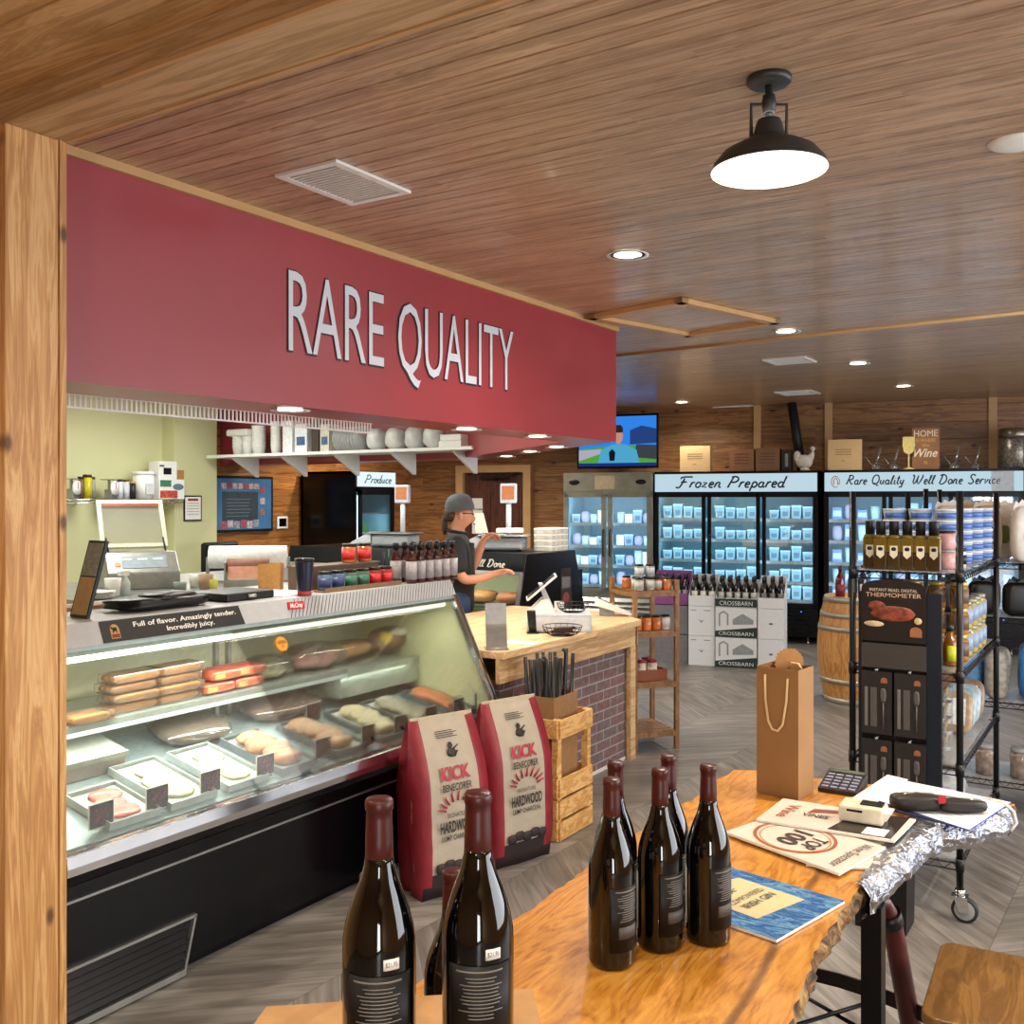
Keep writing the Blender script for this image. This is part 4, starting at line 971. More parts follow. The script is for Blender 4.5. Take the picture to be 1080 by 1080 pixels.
# the magazine's own up direction points right in the picture
O2, XX, YY = c2_[iL], c2_[iT]-c2_[iL], c2_[iB]-c2_[iL]     # x across the page bottom edge, y towards the masthead
O3 = c2_[iT]; XX = c2_[iL]-c2_[iT]; YY = c2_[iR]-c2_[iT]   # masthead along the right edge
XX, O3 = c2_[iB]-c2_[iR], c2_[iR]; YY = c2_[iR]-c2_[iT]; O3 = c2_[iT]; 
def ringdecal(a, b, ra, rb, mat):
    mb = MB(); n = 40
    for i in range(n+1):
        t_ = 2*pi*i/n
        for r_ in (ra, rb): mb.v.append(O3+XX*(a+r_*cos(t_))+YY*(b+r_*.78*sin(t_))+Vector((0,0,.0006)))
    for i in range(n): mb.face([2*i,2*i+2,2*i+3,2*i+1])
    return mb.build('cover_print', mat, cv2)
ringdecal(.5,.40,.40,.44,mk('#9a5a34',.4)); ringdecal(.52,.41,.36,.375,mk('#c07a3c',.4))
cover_text(cv2, O3, XX, YY, 'TOP', .52, .52, .13, .36, ink, 0, off=.02)
cover_text(cv2, O3, XX, YY, '100', .52, .32, .17, .45, ink, 0, off=.03)
cover_text(cv2, O3, XX, YY, 'Wine Spectator', .5, .86, .085, .8, ink, 0)
t3, cv3, c3 = sheet('magazine', [(797,864),(943,887),(966,864),(826,842)], ZT+.0125, .005, 'Wine Spectator magazine with dark photo, uppermost, under the white label printer', 'magazine', m_cov1, 'magazines on the wood table')
j = [pick(c3,p) for p in ((797,864),(943,887),(966,864),(826,842))]
O4, X4, Y4 = c3[j[0]], c3[j[1]]-c3[j[0]], c3[j[3]]-c3[j[0]]
decal(cv3, O4, X4, Y4, [(.52,.05),(.97,.05),(.98,.95),(.62,.9)], mk('#2a221f',.25))
decal(cv3, O4, X4, Y4, [(.28,.55),(.6,.75),(.62,.88),(.3,.75)], mk('#8a4a36',.3))
cover_text(cv3, O4, X4, Y4, 'Wine', .10, .5, .10, .55, red_, 270, align='CENTER')
cover_text(cv3, O4, X4, Y4, 'VINES', .36, .4, .13, .2, ink, 0, off=.02)
decal(cv3, O4, X4, Y4, [(.76,.08),(.92,.08),(.92,.35),(.76,.35)], m_paper, .0007)
# blue magazine
t1, cv1, c1 = sheet('magazine', [(768,914),(891,950),(819,991)], ZT+.001, .006, 'blue Spectator-sized magazine with cream oval label on its cover, nearest the bottles', 'magazine', m_blue, 'magazines on the wood table')
t1['label'] = 'blue sea-coloured magazine with a cream label panel, right of the wine bottles'
j = [pick(c1,p) for p in ((768,914),(891,950),(819,991))]; k_ = ({0,1,2,3}-set(j)).pop()
O5, X5, Y5 = c1[j[2]], c1[j[1]]-c1[j[2]], c1[k_]-c1[j[2]]
m_cl = mk('#dcc79a',.4,var=.02)
decal(cv1, O5, X5, Y5, [(.22,.28),(.80,.22),(.84,.80),(.55,.90),(.26,.84)], m_cl)
decal(cv1, O5, X5, Y5, [(.0,.93),(1,.93),(1,1),(0,1)], mk('#2b62a8',.3))
cover_text(cv1, O5, X5, Y5, 'COMPOWERED', .53, .52, .06, .44, mk('#2b4a52',.5), 0)
cover_text(cv1, O5, X5, Y5, 'IRISH GIN', .53, .41, .07, .40, mk('#2b4a52',.5), 0, off=.01)
tr = MB()
for k in range(7):
    a = k*2*pi/7; tr.tube([O5+X5*.52+Y5*.68+Vector((0,0,.0012)), O5+X5*(.52+.08*cos(a))+Y5*(.70+.05*sin(a))+Vector((0,0,.0012))], .0012, 4)
tr.build('tree_emblem', mk('#2b5a62',.5), cv1)
# papers, clipboard, case
t_, cvp, cp = sheet('clipboard', [(908,838),(1022,875),(1066,846),(948,822)], ZT+.0045, .004, 'stack of white papers on a blue clipboard at the far table corner', 'clipboard', mk('#dfe2ea',.6), None, '#2b3fae')
m_lines = mk('#9aa0ae',.6); jj = [pick(cp,p) for p in ((908,838),(1022,875),(1066,846),(948,822))]; OO, XX2, YY2 = cp[jj[0]], cp[jj[1]]-cp[jj[0]], cp[jj[3]]-cp[jj[0]]
for k in range(6): decal(cvp, OO, XX2, YY2, [(.1,.12+k*.12),(.85,.12+k*.12),(.85,.135+k*.12),(.1,.135+k*.12)], m_lines, .0003, 'printed_line')
pt, cvq, cq = sheet('paper_sheet', [(898,842),(925,846),(958,822),(936,817)], ZT+.009, .001, 'loose folded white sheet leaning on the black pouch', 'paper', m_paper)
def orient(px0, px1, z): a, b = ZP(*px0,z), ZP(*px1,z); return math.atan2(b.y-a.y, b.x-a.x), (b-a).length, (a+b)/2
an, ln, mid = orient((955,850),(1028,850),.93)
ps = thing('zip_pouch', 'black oblong pouch lying on the papers at the table corner', 'pouch', (mid.x,mid.y,ZT+.0105), an+.0)
MB().blob((-.055,.01,.018),.062,.032,.018,.55,18,8,.04,2).blob((.05,-.008,.014),.058,.026,.014,.55,18,8,.04,5).build('pouch_body', mk('#1b1716',.5), ps)
MB().tube([(-.11,.01,.031),(-.05,.02,.037),(0,.01,.033),(.06,-.006,.029),(.1,-.01,.024)], .0022, 5).build('zip', m_steel, ps)
MB().box(-.014,-.024,.022,.004,-.018,.040).build('red_tag', mk('#b3202c',.5), ps)
pn = ZP(950,852,.93); an2,_,_ = orient((940,852),(980,862),.93)
o = MB().tube([(-.07,0,0),(.06,0,0),(.072,0,0)], .004, 8, rr=[.004,.004,.001]).build('ballpoint_pen', mk('#20284e',.3), None, ZP(968,861,ZT+.014), an2); tag(o, 'dark blue ballpoint pen lying on the white papers', 'pen')
rb_ = MB(); rp = [ZP(1040,842,.925),ZP(1058,846,.93),ZP(1069,856,.915),ZP(1072,868,.885),ZP(1066,876,.87)]
rb_.tube(rp, .004, 6); tag(rb_.build('white_strap', m_white), 'white strap looping over the far right table corner', 'strap')
# calculator
P_ = ZP(889,832,ZT)
cl = thing('calculator', 'black desk calculator with slanted keypad beside the kraft bag', 'calculator', (P_.x, P_.y, ZT+.001), AZ-R(32))
MB().prism([(-.06,0),(.06,0),(.06,.034),(-.06,.010)], .10, 'yz', -.05).build('body', mk('#22242c',.35), cl)
mb = MB()
for i in range(5):
    for k in range(4): x = -.044+k*.023; y = -.052+i*.018; z = .010+(y+.06)/.12*.024; mb.box(x,y,z-.003,x+.017,y+.012,z+.003)
mb.build('key', mk('#8c8fa6',.5), cl)
MB().hexa([(-.044,.041,.028),(.046,.041,.028),(.046,.057,.031),(-.044,.057,.031)],[(-.044,.041,.0325),(.046,.041,.0325),(.046,.057,.0355),(-.044,.057,.0355)]).build('display', mk('#5a6258',.2), cl)
# label printer
an, ln, mid = orient((890,862),(930,869),.93)
pr = thing('label_printer', 'small cream label printer standing on the magazines', 'printer', (ZP(912,866,ZT+.018).x, ZP(912,866,ZT+.018).y, ZT+.0185), an+.05)
MB().box(-.055,-.028,0,.045,.045,.038).build('housing', mk('#d9d3bd',.35), pr, bevel=.006)
MB().box(-.01,-.005,.0375,.04,.03,.041).build('display', m_black, pr, bevel=.001)
MB().box(-.035,-.0295,.026,.0,-.026,.031).build('slot', m_black, pr)
MB().hexa([(.045,-.02,.012),(.045,.03,.012),(.052,.03,.012),(.052,-.02,.012)],[(.045,-.02,.03),(.045,.03,.03),(.062,.03,.03),(.062,-.02,.03)]).build('paper_cutter', m_white, pr)
# ================================================================ stool and chair
m_seatw = wood('seat_plywood', '#6a471f', '#7d5828', '#8d6733', grain=(2,9,9), scale=2, rough=.32)
m_rust = mk('#4d1f1b', .35, .3, var=.3, scale=12)
so = camw(.55,2.10,0)
sl_ = thing('bar_stool', 'round bar stool with oxblood legs and black foot ring, tucked under the table', 'stool', (so.x,so.y,0), AZ)
MB().lathe([(.001,.765),(.12,.765),(.135,.775),(.135,.79),(.125,.80),(.001,.80)], seg=28).build('seat', m_seatw, sl_)
for k in range(3):
    Mr = Matrix.Rotation(R((0,110,215)[k]),4,'Z'); pp = [(.09,.05,.76),(.24,.15,.775),(.31,.185,.745),(.335,.20,.70),(.40,.25,.43),(.50,.32,.0)]
    mb = MB().tube([Mr@Vector(p) for p in pp], .024, 12, rr=[.016,.016,.02,.024,.025,.022]); l_ = mb.build('leg', m_rust, sl_)
    MB().tube([Mr@Vector((.325,.195,.72)), Mr@Vector((.336,.203,.69))], .029, 12).build('collar', m_black, l_)
rg = MB(); n_ = 40
for i in range(n_):
    a = 2*pi*i/n_
    for r_, z in ((.462,.455),(.468,.455),(.468,.49),(.462,.49)): rg.v.append(Vector((r_*cos(a), r_*sin(a), z)))
for i in range(n_):
    j = (i+1)%n_
    for k in range(4): l = (k+1)%4; rg.face([i*4+k, j*4+k, j*4+l, i*4+l])
rg.build('foot_ring', mk('#241d1b',.4,.5), sl_)
MB().tube([(.10,.44,.46),(.32,.06,.46)],.005).build('cross_rod', m_blackm, sl_); MB().tube([(-.25,.0,.468),(.44,.34,.468)],.005).build('cross_rod', m_blackm, sl_)
cA = camw(1.033,2.37,0); cB = camw(.828,2.01,0); e1 = (cB-cA).normalized(); e2 = Vector((-e1.y, e1.x, 0)); 
if (camw(1.177,2.27,0)-cA).dot(e2) < 0: e2 = -e2
ch = thing('wooden_stool', 'square golden plywood stool seat at the bottom right corner', 'stool', (cA.x,cA.y,0), math.atan2(e1.y,e1.x))
sgn = 1 if Vector((-e1.y,e1.x,0)).dot(e2) > 0 else -1
S = .40
def rsq(x0,y0,x1,y1,r,n=5):
    p = []
    for cx,cy,a in ((x1-r,y1-r,0),(x0+r,y1-r,90),(x0+r,y0+r,180),(x1-r,y0+r,270)):
        p += [(cx+r*cos(R(a+90*i/n)), cy+r*sin(R(a+90*i/n))) for i in range(n+1)]
    return p
MB().prism(rsq(0,min(0,sgn*S),S,max(0,sgn*S),.035), .022, 'xy', .6).build('seat', m_seatw, ch, bevel=.004)
for x in (.05,S-.05):
    for y in (.05,S-.05):
        MB().tube([(x,sgn*y,.6),(x+(x-S/2)*.25,sgn*(y+(y-S/2)*.25),0)],.014,10).build('leg', m_blackm, ch)
MB().tube([(.06,sgn*.06,.3),(S-.06,sgn*.06,.3),(S-.06,sgn*(S-.06),.3),(.06,sgn*(S-.06),.3)],.008,8,True).build('stretcher', m_blackm, ch)
bn_ = thing('waste_bin', 'black waste bin on the floor beyond the table leg', 'bin', (-.95,4.01,0))
MB().hexa([(0,0,0),(.19,0,0),(.19,.16,0),(0,.16,0)],[(-.005,-.005,.36),(.195,-.005,.36),(.195,.165,.36),(-.005,.165,.36)]).build('bin_body', m_black, bn_)
MB().box(-.01,-.01,.36,.2,.17,.375).build('rim', mk('#2b2f33',.4), bn_)
# ================================================================ charcoal bags leaning on the case
m_bagc = mk('#a89d8c', .7, var=.05, scale=14, bump=.4); m_bagr = mk('#831d2a', .5, var=.12, scale=14, bump=.5); m_bagk = mk('#26181a', .6)
def charcoal_bag(label, loc, rz, lean_):
    t = thing('charcoal_bag', label, 'charcoal bag', loc, rz, 'charcoal bags leaning on the display case')
    Wb, Db, Hb = .33, .20, .74
    rows = 14; ring = []
    rnd = random.Random(3)
    secs = [(-.5,-1),(-.36,-1),(-.1,-1.08),(.1,-1.08),(.36,-1),(.5,-1),(.5,.1),(.46,.55),(.5,1),(-.5,1),(-.44,.5),(-.5,.1)]
    mb = MB(); prof_ = []
    for r_ in range(rows+1):
        v = r_/rows
        dth = Db/2*(1.0 if v < .6 else max(.04, 1-((v-.6)/.4)**1.6)); dth *= (.8+.2*min(1,v*6))
        wd = Wb*(1+.05*sin(v*pi)) * (1 if v < .9 else 1)
        z = Hb*v; yo = dth
        for i, (a, b) in enumerate(secs):
            bulge = 1
            n_ = (rnd.random()-.5)*.008
            mb.v.append(Vector((a*wd+n_, b*dth+n_+ (Db/2)*0 + lean_*v*v, z)))
    n = len(secs)
    for r_ in range(rows):
        for i in range(n):
            j = (i+1)%n
            v = (r_+.5)/rows
            if 1 <= i <= 3: mb.use(m_bagk if v < .13 else m_bagc)
            elif i in (0,4): mb.use(m_bagr if v > .1 else m_bagk)
            else: mb.use(m_bagr)
            mb.face([r_*n+i, r_*n+j, (r_+1)*n+j, (r_+1)*n+i], True)
    mb.use(m_bagr); mb.face([i for i in reversed(range(n))]); mb.face([rows*n+i for i in range(n)])
    mb.build('paper_sack', None, t)
    def fy(z): v = z/Hb; return -1.075*Db/2*(1.0 if v < .6 else max(.04,1-((v-.6)/.4)**1.6))+lean_*v*v-.006
    def slope_M(z):
        y0_, y1_ = fy(z-.02), fy(z+.02); u_ = Vector((0, y1_-y0_, .04)).normalized(); return frame3((0, fy(z)-.002, z), (1,0,0), u_)
    kb = mk('#1d1b1b',.6); kr = mk('#a8243a',.6)
    text('KICK', .055, kr, t, slope_M(.49), width=.15, off=.03, name='lettering')
    text('BENECORER', .030, kb, t, slope_M(.445), width=.15, off=.015, name='lettering')
    text('SIGNATURE', .018, kb, t, slope_M(.335), width=.11, name='lettering')
    text('HARDWOOD', .045, kb, t, slope_M(.275), width=.185, off=.03, name='lettering')
    text('LUMP CHARCOAL', .022, kb, t, slope_M(.24), width=.17, off=.01, name='lettering')
    # small worker emblem, flames, printed panel, logs
    E_ = MB().use(kb); M = slope_M(.60)
    E_.xf(Matrix.Identity(4)); s0 = len(E_.v); E_.blob((0,.028,0),.012,.014,.002,1,10,6).blob((0,-.004,0),.024,.02,.002,1,10,6).tube([(-.022,-.01,.001),(.015,-.02,.001),(.03,.0,.001)],.004,5).tube([(.012,.01,.001),(.038,.025,.001)],.003,5); E_.xf(M, s0); E_.build('worker_emblem', None, t)
    F_ = MB(); M = slope_M(.375)
    for k in range(9):
        a = pi*(k/8); r0 = .045; F_.tube([M@Vector((-r0*1.4*cos(a), r0*.8*sin(a)-.01, .001)), M@Vector((-(r0+.03)*1.3*cos(a)+.006, (r0+.016)*sin(a), .001)), M@Vector((-(r0+.028)*1.4*cos(a+.15), (r0+.03)*sin(a), .001))], .0035, 5, rr=[.005,.0035,.001])
    F_.build('flame_print', kr, t)
    L_ = MB(); M = slope_M(.66)
    for k in range(4): L_.box(-.06,-.004+k*.009,0,.05-(k%2)*.02,-.001+k*.009,.001,M)
    L_.build('small_print', kb, t)
    G_ = MB(); M = slope_M(.13)
    for k in range(5): G_.blob((M@Vector((-.09+k*.045,.008*(k%2),0))),.028,.006,.022,.8,10,6,.2,k)
    G_.build('charcoal_picture', m_bagk, t)
    MB().box(-Wb/2+.005, fy(.735)+.002, .715, Wb/2-.005, fy(.735)+.008, .745).build('stitched_top', mk('#b8ab92',.7), t)
    s_ = MB().tube([(-.163,-.02,.1),(-.168,-.01,.3),(-.166,-.0,.5),(-.155,.01,.66)],.004,6).build('seam', mk('#a9885c',.7), t)
    return t
p1 = ZP(462,942,0); p2 = ZP(541,903,0)
g1 = charcoal_bag('cream and red charcoal sack, left of the two by display case', (p1.x-.02,p1.y+.07,0), AZ+R(38), .03)
g2 = dup(g1, (p2.x+.0,p2.y-.01,0), AZ+R(40), 'cream and red charcoal sack, right of the two, beside the wooden crate')
# ================================================================ crate with box of sticks
cr = thing('wooden_crate', 'tall pale wooden slat crate beside the charcoal sack', 'crate', (-2.70,4.20,0))
cw, cd, chh = .29, .34, .60
for x in (0, cw-.035):
    for y in (0, cd-.035): MB().box(x,y,0,x+.035,y+.035,chh-.005).build('corner_post', m_crate, cr)
for z in (.0,.105,.21,.50):
    for k in (0,1):
        MB().box(-.012 if k else cw, 0, z+.004, .0 if k else cw+.012, cd, z+.095).build('side_slat', m_crate, cr)
        MB().box(0, -.012 if not k else cd, z+.004, cw, 0 if not k else cd+.012, z+.095).build('end_slat', m_crate, cr)
MB().box(0,-.012,.32,cw,0,.41).build('end_slat', m_crate, cr)
MB().box(.002,.002,.0,cw-.002,cd-.002,.012).build('crate_floor', m_crate, cr)
kb_ = thing('cardboard_box', 'open brown cardboard box standing inside the wooden crate', 'box', (-2.655,4.24,.013))
mb = MB(); bw_, bd_, bh_ = .2, .24, .68
mb.box(0,0,0,bw_,bd_,.004).box(0,0,.004,.004,bd_,bh_).box(bw_-.004,0,.004,bw_,bd_,bh_).box(.004,0,.004,bw_-.004,.004,bh_).box(.004,bd_-.004,.004,bw_-.004,bd_,bh_); mb.build('box_walls', mk('#8f6a45',.8), kb_)
rnd = random.Random(11); m_stick = mk('#0d0c0e',.35)
for k in range(20):
    c5, r4 = k%5, k//5
    a = (c5+.5)/5+rnd.uniform(-.05,.05); x = .05+.10*a; y = .035+r4*.055; xt = .10+(a-.5)*.215; yt = .03+r4*.058; top = .85+rnd.uniform(-.03,.05)
    pts = [(x,y,.02),((x+xt)/2,(y+yt)/2,.45),(xt,yt,top)]
    if k in (3,11,14): pts += [(xt-.012,yt-.012,top+.02)]
    # run along the camera's horizontal so that they fan out sideways
    o = MB().tube(pts, .0100, 7).build('black_stick', m_stick, None, (-2.655,4.24,.013)); tag(o, 'black wrapped stick in the crate box, %s row, %s from the left' % (['front','second','third','back'][r4], ['first','second','third','fourth','fifth'][c5]), 'stick', 'black sticks in the cardboard box')
# ================================================================ contents of the meat case
def zdk(x): return .5965+(-2.80-x)*.14/.65
m_sau = mk('#c9853c',.35,var=.15,scale=20,coat=.4); m_sau2 = mk('#c98a5a',.35,var=.15,scale=20,coat=.4); m_bac = mk('#b5553a',.35,var=.3,scale=25,coat=.5); m_pink = mk('#c98a8c',.35,var=.15,scale=25,coat=.4,bump=.3)
m_wrap = glass('#f8f8f2', .08, .05)
def sausage_pack(label, group, m, loc, L=.2, n=3, r=.017, rz=0):
    t = thing('sausage_pack', label, 'sausage pack', loc, rz, group)
    for i in range(n): MB().tube([(i*r*1.9,-L/2,r),(i*r*1.9,-L/2+.02,r),(i*r*1.9,L/2-.02,r),(i*r*1.9,L/2,r)], r, 10, rr=[r*.5,r,r,r*.5]).build('sausage', m, t)
    MB().box(-r*1.1,-L/2-.012,.0005,n*r*1.9-r*.8,L/2+.012,2*r+.001).build('plastic_wrap', m_wrap, t, bevel=.004); return t
yy1 = XP(135,745,-3.24).y; yy2 = XP(180,735,-3.24).y
sp = None; lv_ = ['bottom','second','third','top']
for c_, yy in enumerate((yy1, yy2)):
    for k in range(4):
        lab = 'orange sausage pack, %s of the %s stack on the meat case shelf' % (lv_[k], ['left','right'][c_])
        z = .886+k*.0365
        if sp is None: sp = sausage_pack(lab, 'sausage packs on the case shelf', m_sau, (-3.27, yy, z)); first = sp
        else: dup(sp, (-3.27+.006*(k%2), yy+.008*((k*3)%2), z), 0, lab)
yl_ = XP(84,762,-3.22).y
sausage_pack('tan sausage pack lying alone at the left end of the case shelf', 'sausage packs on the case shelf', m_sau, (-3.22, yl_, .886), .15, 3)
for k, (px, z) in enumerate(((222,.886),(254,.886),(230,.934),(256,.934))):
    yy = XP(px, 735, -3.25).y
    o = MB().use(m_bac).blob((0,0,.022),.07,.085,.022,.35,16,8,.03,k).use(mk('#b02030',.3)).blob((.012,0,.036),.045,.05,.010,.6,12,6).use(mk('#d9a060',.4)).box(.04,-.07,.012,.069,-.02,.03).build('bacon_pack', None, None, (-3.25,yy,z)); tag(o, ['lower left','lower right','upper left','upper right'][k]+' red bacon pack right of the sausages', 'bacon pack', 'bacon packs on the case shelf')
def lump(name, px, py, x, z, rx, ry, rz_, mat, label, cat, e=.9, noise=.18, wrap=True, n=1, group=None):
    P_ = XP(px, py, x); t = thing(name, label, cat, (x, P_.y, z), 0, group)
    rnd = random.Random(px)
    if n == 1: MB().use(mat).blob((0,0,rz_),rx,ry,rz_,e,18,10,noise,px).build('meat', mat, t)
    else:
        for i in range(n):
            a = 2*pi*i/n; MB().blob((rx*.45*cos(a), ry*.5*sin(a), rz_*.42*(1+(i%3)*.5)), rx*.42, ry*.34, rz_*.4, 1, 12, 8, .12, i).build('meat', mat, t)
    if wrap: MB().blob((0,0,rz_*1.0),rx*1.12,ry*1.1,rz_*1.05,.8,18,10,.16,px+1).build('plastic_wrap', m_wrap, t)
    return t
lump('meat_bag', 283, 712, -3.3, .885, .09,.10,.05, mk('#cfc9a8',.4,var=.2,scale=30), 'clear bag of pale chicken pieces between the bacon and pink sausages', 'meat bag', n=7)
lump('meat_bag', 332, 702, -3.3, .885, .10,.15,.06, m_pink, 'bag of pink raw sausages in the middle of the case shelf', 'meat bag', n=8)
YS = CY0+1.72
pA = XP(374, 693, -3.35)
t = thing('bread_loaf_bag', 'long golden smoked loaf wrapped in plastic on case shelf', 'meat loaf', (-3.38,pA.y-.03,.885)); MB().blob((0,0,.04),.07,.17,.04,.8,18,10,.08,4).build('loaf', mk('#cf9550',.4,var=.2,scale=14), t); MB().blob((0,0,.043),.08,.185,.045,.8,18,10,.1,9).build('plastic_wrap', m_wrap, t)
# the shelf stops before the right end, the ham rests on a riser
yh = XP(428,675,-3.35).y
rs = MB().box(-3.58,YS+.01,.735,-3.2,CY1-.05,.86).build('shelf_riser', mk('#aebcb2',.3,.3), case)
t = thing('ham_roll', 'large wrapped ham roll with a round yellow label, at shelf end', 'ham', (-3.36,yh-.13,.886), R(6))
MB().blob((0,0,.06),.075,.14,.06,.9,22,12,.04,4).build('ham_meat', mk('#b98068',.35,var=.2,scale=18), t); MB().blob((.035,-.09,.075),.045,.035,.04,1,14,8).build('yellow_label', mk('#d9c23a',.4), t); MB().blob((.045,.03,.09),.03,.10,.028,1,16,8).build('white_label', mk('#f0efe8',.4), t)
MB().blob((0,0,.062),.082,.15,.065,.9,22,12,.06,8).build('plastic_wrap', m_wrap, t)
# grey box at the left end of the deck
yb0 = XP(95,800,-3.05).y
m_gb = mk('#8b8178',.6)
def deckM(x, y, dz=0): return Matrix.Translation((x,y,zdk(x)+dz)) @ Matrix.Rotation(math.atan2(.14,.65), 4, 'Y')
def place(t, x, y, dz=.001): t.location = (x,y,zdk(x)+dz); t.rotation_euler = (0, math.atan2(.14,.65), 0)
t = thing('meat_box', 'flat grey-brown lidded box at the left end of the lower deck', 'box'); place(t, -3.28, yb0+.06)
MB().box(-.10,-.17,0,.10,.17,.055).build('box_body', m_gb, t); MB().box(-.105,-.175,.055,.105,.175,.075).build('lid', mk('#8f938a',.5), t)
trays = [(118,'#c4604f','salmon pink meat on white paper, first tray from the left',.5),(180,'#b9b794','cream waxed paper tray of cutlets, second from the left',.3),(238,'#bdb78c','pale sliced cheese tray, third from the left',.4),
 (292,'#b5774a','orange-brown stuffed meat pieces, fourth tray from the left',.8),(348,'#b58a62','tan breaded meat pieces, fifth tray from the left',.8),(396,'#c2b48c','pale breaded pieces, sixth tray from the left',.6),(432,'#8f8a70','dark wrapped cut, seventh tray from the left',.5),(474,'#cf7a4c','orange salmon fillets, last tray at the right end',.9)]
prev = None
for k, (px, col, lab, am) in enumerate(trays):
    y = XP(px, 800, -2.95).y
    yn = XP(trays[k+1][0], 800, -2.95).y if k+1 < len(trays) else y+.2
    wy = max(.055, min(.10, (yn-y)*.44)); y = min(y, CY1-.05-wy)
    t = thing('meat_tray', 'shallow tray holding %s' % lab.split(',')[0] + ',' + lab.split(',')[1], 'tray', group='trays on the meat case deck'); place(t, -3.0 if k else -2.95, y)
    sc = .18 if k else .13
    MB().box(-sc,-wy,0,sc,wy,.006).box(-sc,-wy,.006,sc,-wy+.006,.028).box(-sc,wy-.006,.006,sc,wy,.028).box(-sc,-wy+.006,.006,-sc+.006,wy-.006,.028).box(sc-.006,-wy+.006,.006,sc,wy-.006,.028).build('tray_body', mk('#9aa4a2',.4) if k < 3 else mk('#5c676b',.4), t)
    rnd = random.Random(k); mb = MB()
    mb.hexa([(-sc+.01,-wy+.01,.008),(sc-.01,-wy+.01,.008),(sc-.01,wy-.01,.008),(-sc+.01,wy-.01,.008)],[(-sc+.01,-wy+.01,.012),(sc-.02,-wy+.012,.012),(sc-.01,wy-.02,.02),(-sc+.01,wy-.01,.016)]).build('paper_liner', mk('#aab4ac',.6), t)
    mt_ = mk(col,.4,var=.25,scale=35,coat=.3,bump=.4)
    for i in range(3 if k < 3 else 6):
        a = rnd.uniform(-.7,.7)*sc; b = rnd.uniform(-.5,.5)*wy
        a = -sc*.7+ (i+.5)*sc*1.4/(3 if k < 3 else 6)
        MB().blob((a,b*.5,.034 if k > 2 else .020),sc*(.34 if k<3 else .27),wy*(.72 if k > 2 else .6),.024 if k > 2 else .010,.9,14,8,.2,i+k).build('meat_piece', mt_, t)
y = XP(212,800,-3.25).y
t = thing('meat_bag', 'grey-brown vacuum bag of steaks behind the third price tag', 'meat bag'); place(t, -3.32, y, .002)
MB().blob((0,0,.03),.12,.16,.03,.7,18,10,.15,2).build('meat', mk('#6e5c4a',.4,var=.3,scale=20), t); MB().blob((0,0,.03),.13,.175,.033,.7,18,10,.18,5).build('plastic_wrap', m_wrap, t)
y = XP(300,775,-3.3).y
t = thing('meat_bag', 'long dark wrapped roast at the back of the lower deck', 'meat bag'); place(t, -3.33, y, .002)
MB().blob((0,0,.03),.11,.2,.03,.7,18,10,.12,3).build('meat', mk('#7a5a4c',.4,var=.3,scale=20), t); MB().blob((0,0,.03),.125,.22,.034,.7,18,10,.15,6).build('plastic_wrap', m_wrap, t)
# price tags
m_tagk = mk('#1c1a1e',.5); m_tagw = mk('#d9d6cc',.5)
def ptag(px, x, label, proto=[None]):
    y = XP(px, 800, x).y; z = zdk(x)+.006
    if proto[0] is None:
        t = thing('price_tag', label, 'price tag', (x,y,z), 0, 'black chalk price tags in the case')
        MB().box(-.004,-.046,.004,.0,.046,.086).build('card_border', m_tagw, t); MB().box(.0005,-.043,.007,.002,.043,.083).build('card_face', m_tagk, t)
        MB().prism([(-.02,0),(.012,0),(.004,.012),(-.006,.012)], .05, 'xz', -.025).build('stand', m_glass, t)
        strokes('handwriting', [[(-.03+i*.006, .062+.008*((i*5)%3-1)/1.) for i in range(11)], [(-.03+i*.006, .042+.007*((i*4)%3-1)) for i in range(10)], [(-.02+i*.006, .022+.006*((i*7)%3-1)) for i in range(7)]], .0012, mk('#a0405a',.6), t, frame3((.0028,0,0),(0,1,0),(0,0,1)))
        proto[0] = t
    else: dup(proto[0], (x,y,z), 0, label)
nm = ['first','second','third','fourth','fifth','sixth','seventh','eighth','ninth','tenth']
for k, px in enumerate((107,166,222,280,341,389,423,455,484,506)): ptag(px, -2.845, 'black price tag at the front of the meat case, %s from the left' % nm[k])
ptag(331, -3.15, 'black price tag set further back in the middle of the meat case')
# orange starburst on the glass
P_ = XP(297,679,gx(1.1)+.004)
t = thing('starburst_sticker', 'orange starburst sticker reading Local on the case glass', 'sticker')
sb = [((.034 if i%2 else .027)*cos(2*pi*i/32), (.034 if i%2 else .027)*sin(2*pi*i/32)) for i in range(32)]
xg = gx(P_.z)+.001; SMg = frame3((xg, P_.y, P_.z), (0,1,0), (-.4317,0,.902))
mb = MB().prism(sb, .0012, 'xy', 0).xf(SMg); o = mb.build('starburst', mk('#e3971f',.5,var=.02), t)
text('LOCAL', .013, mk('#4a2608',.6), t, SMg@Matrix.Translation((0,.001,.003)), width=.046, off=.03)
text('2', .011, mk('#4a2608',.6), t, SMg@Matrix.Translation((0,-.016,.003)), off=.03)
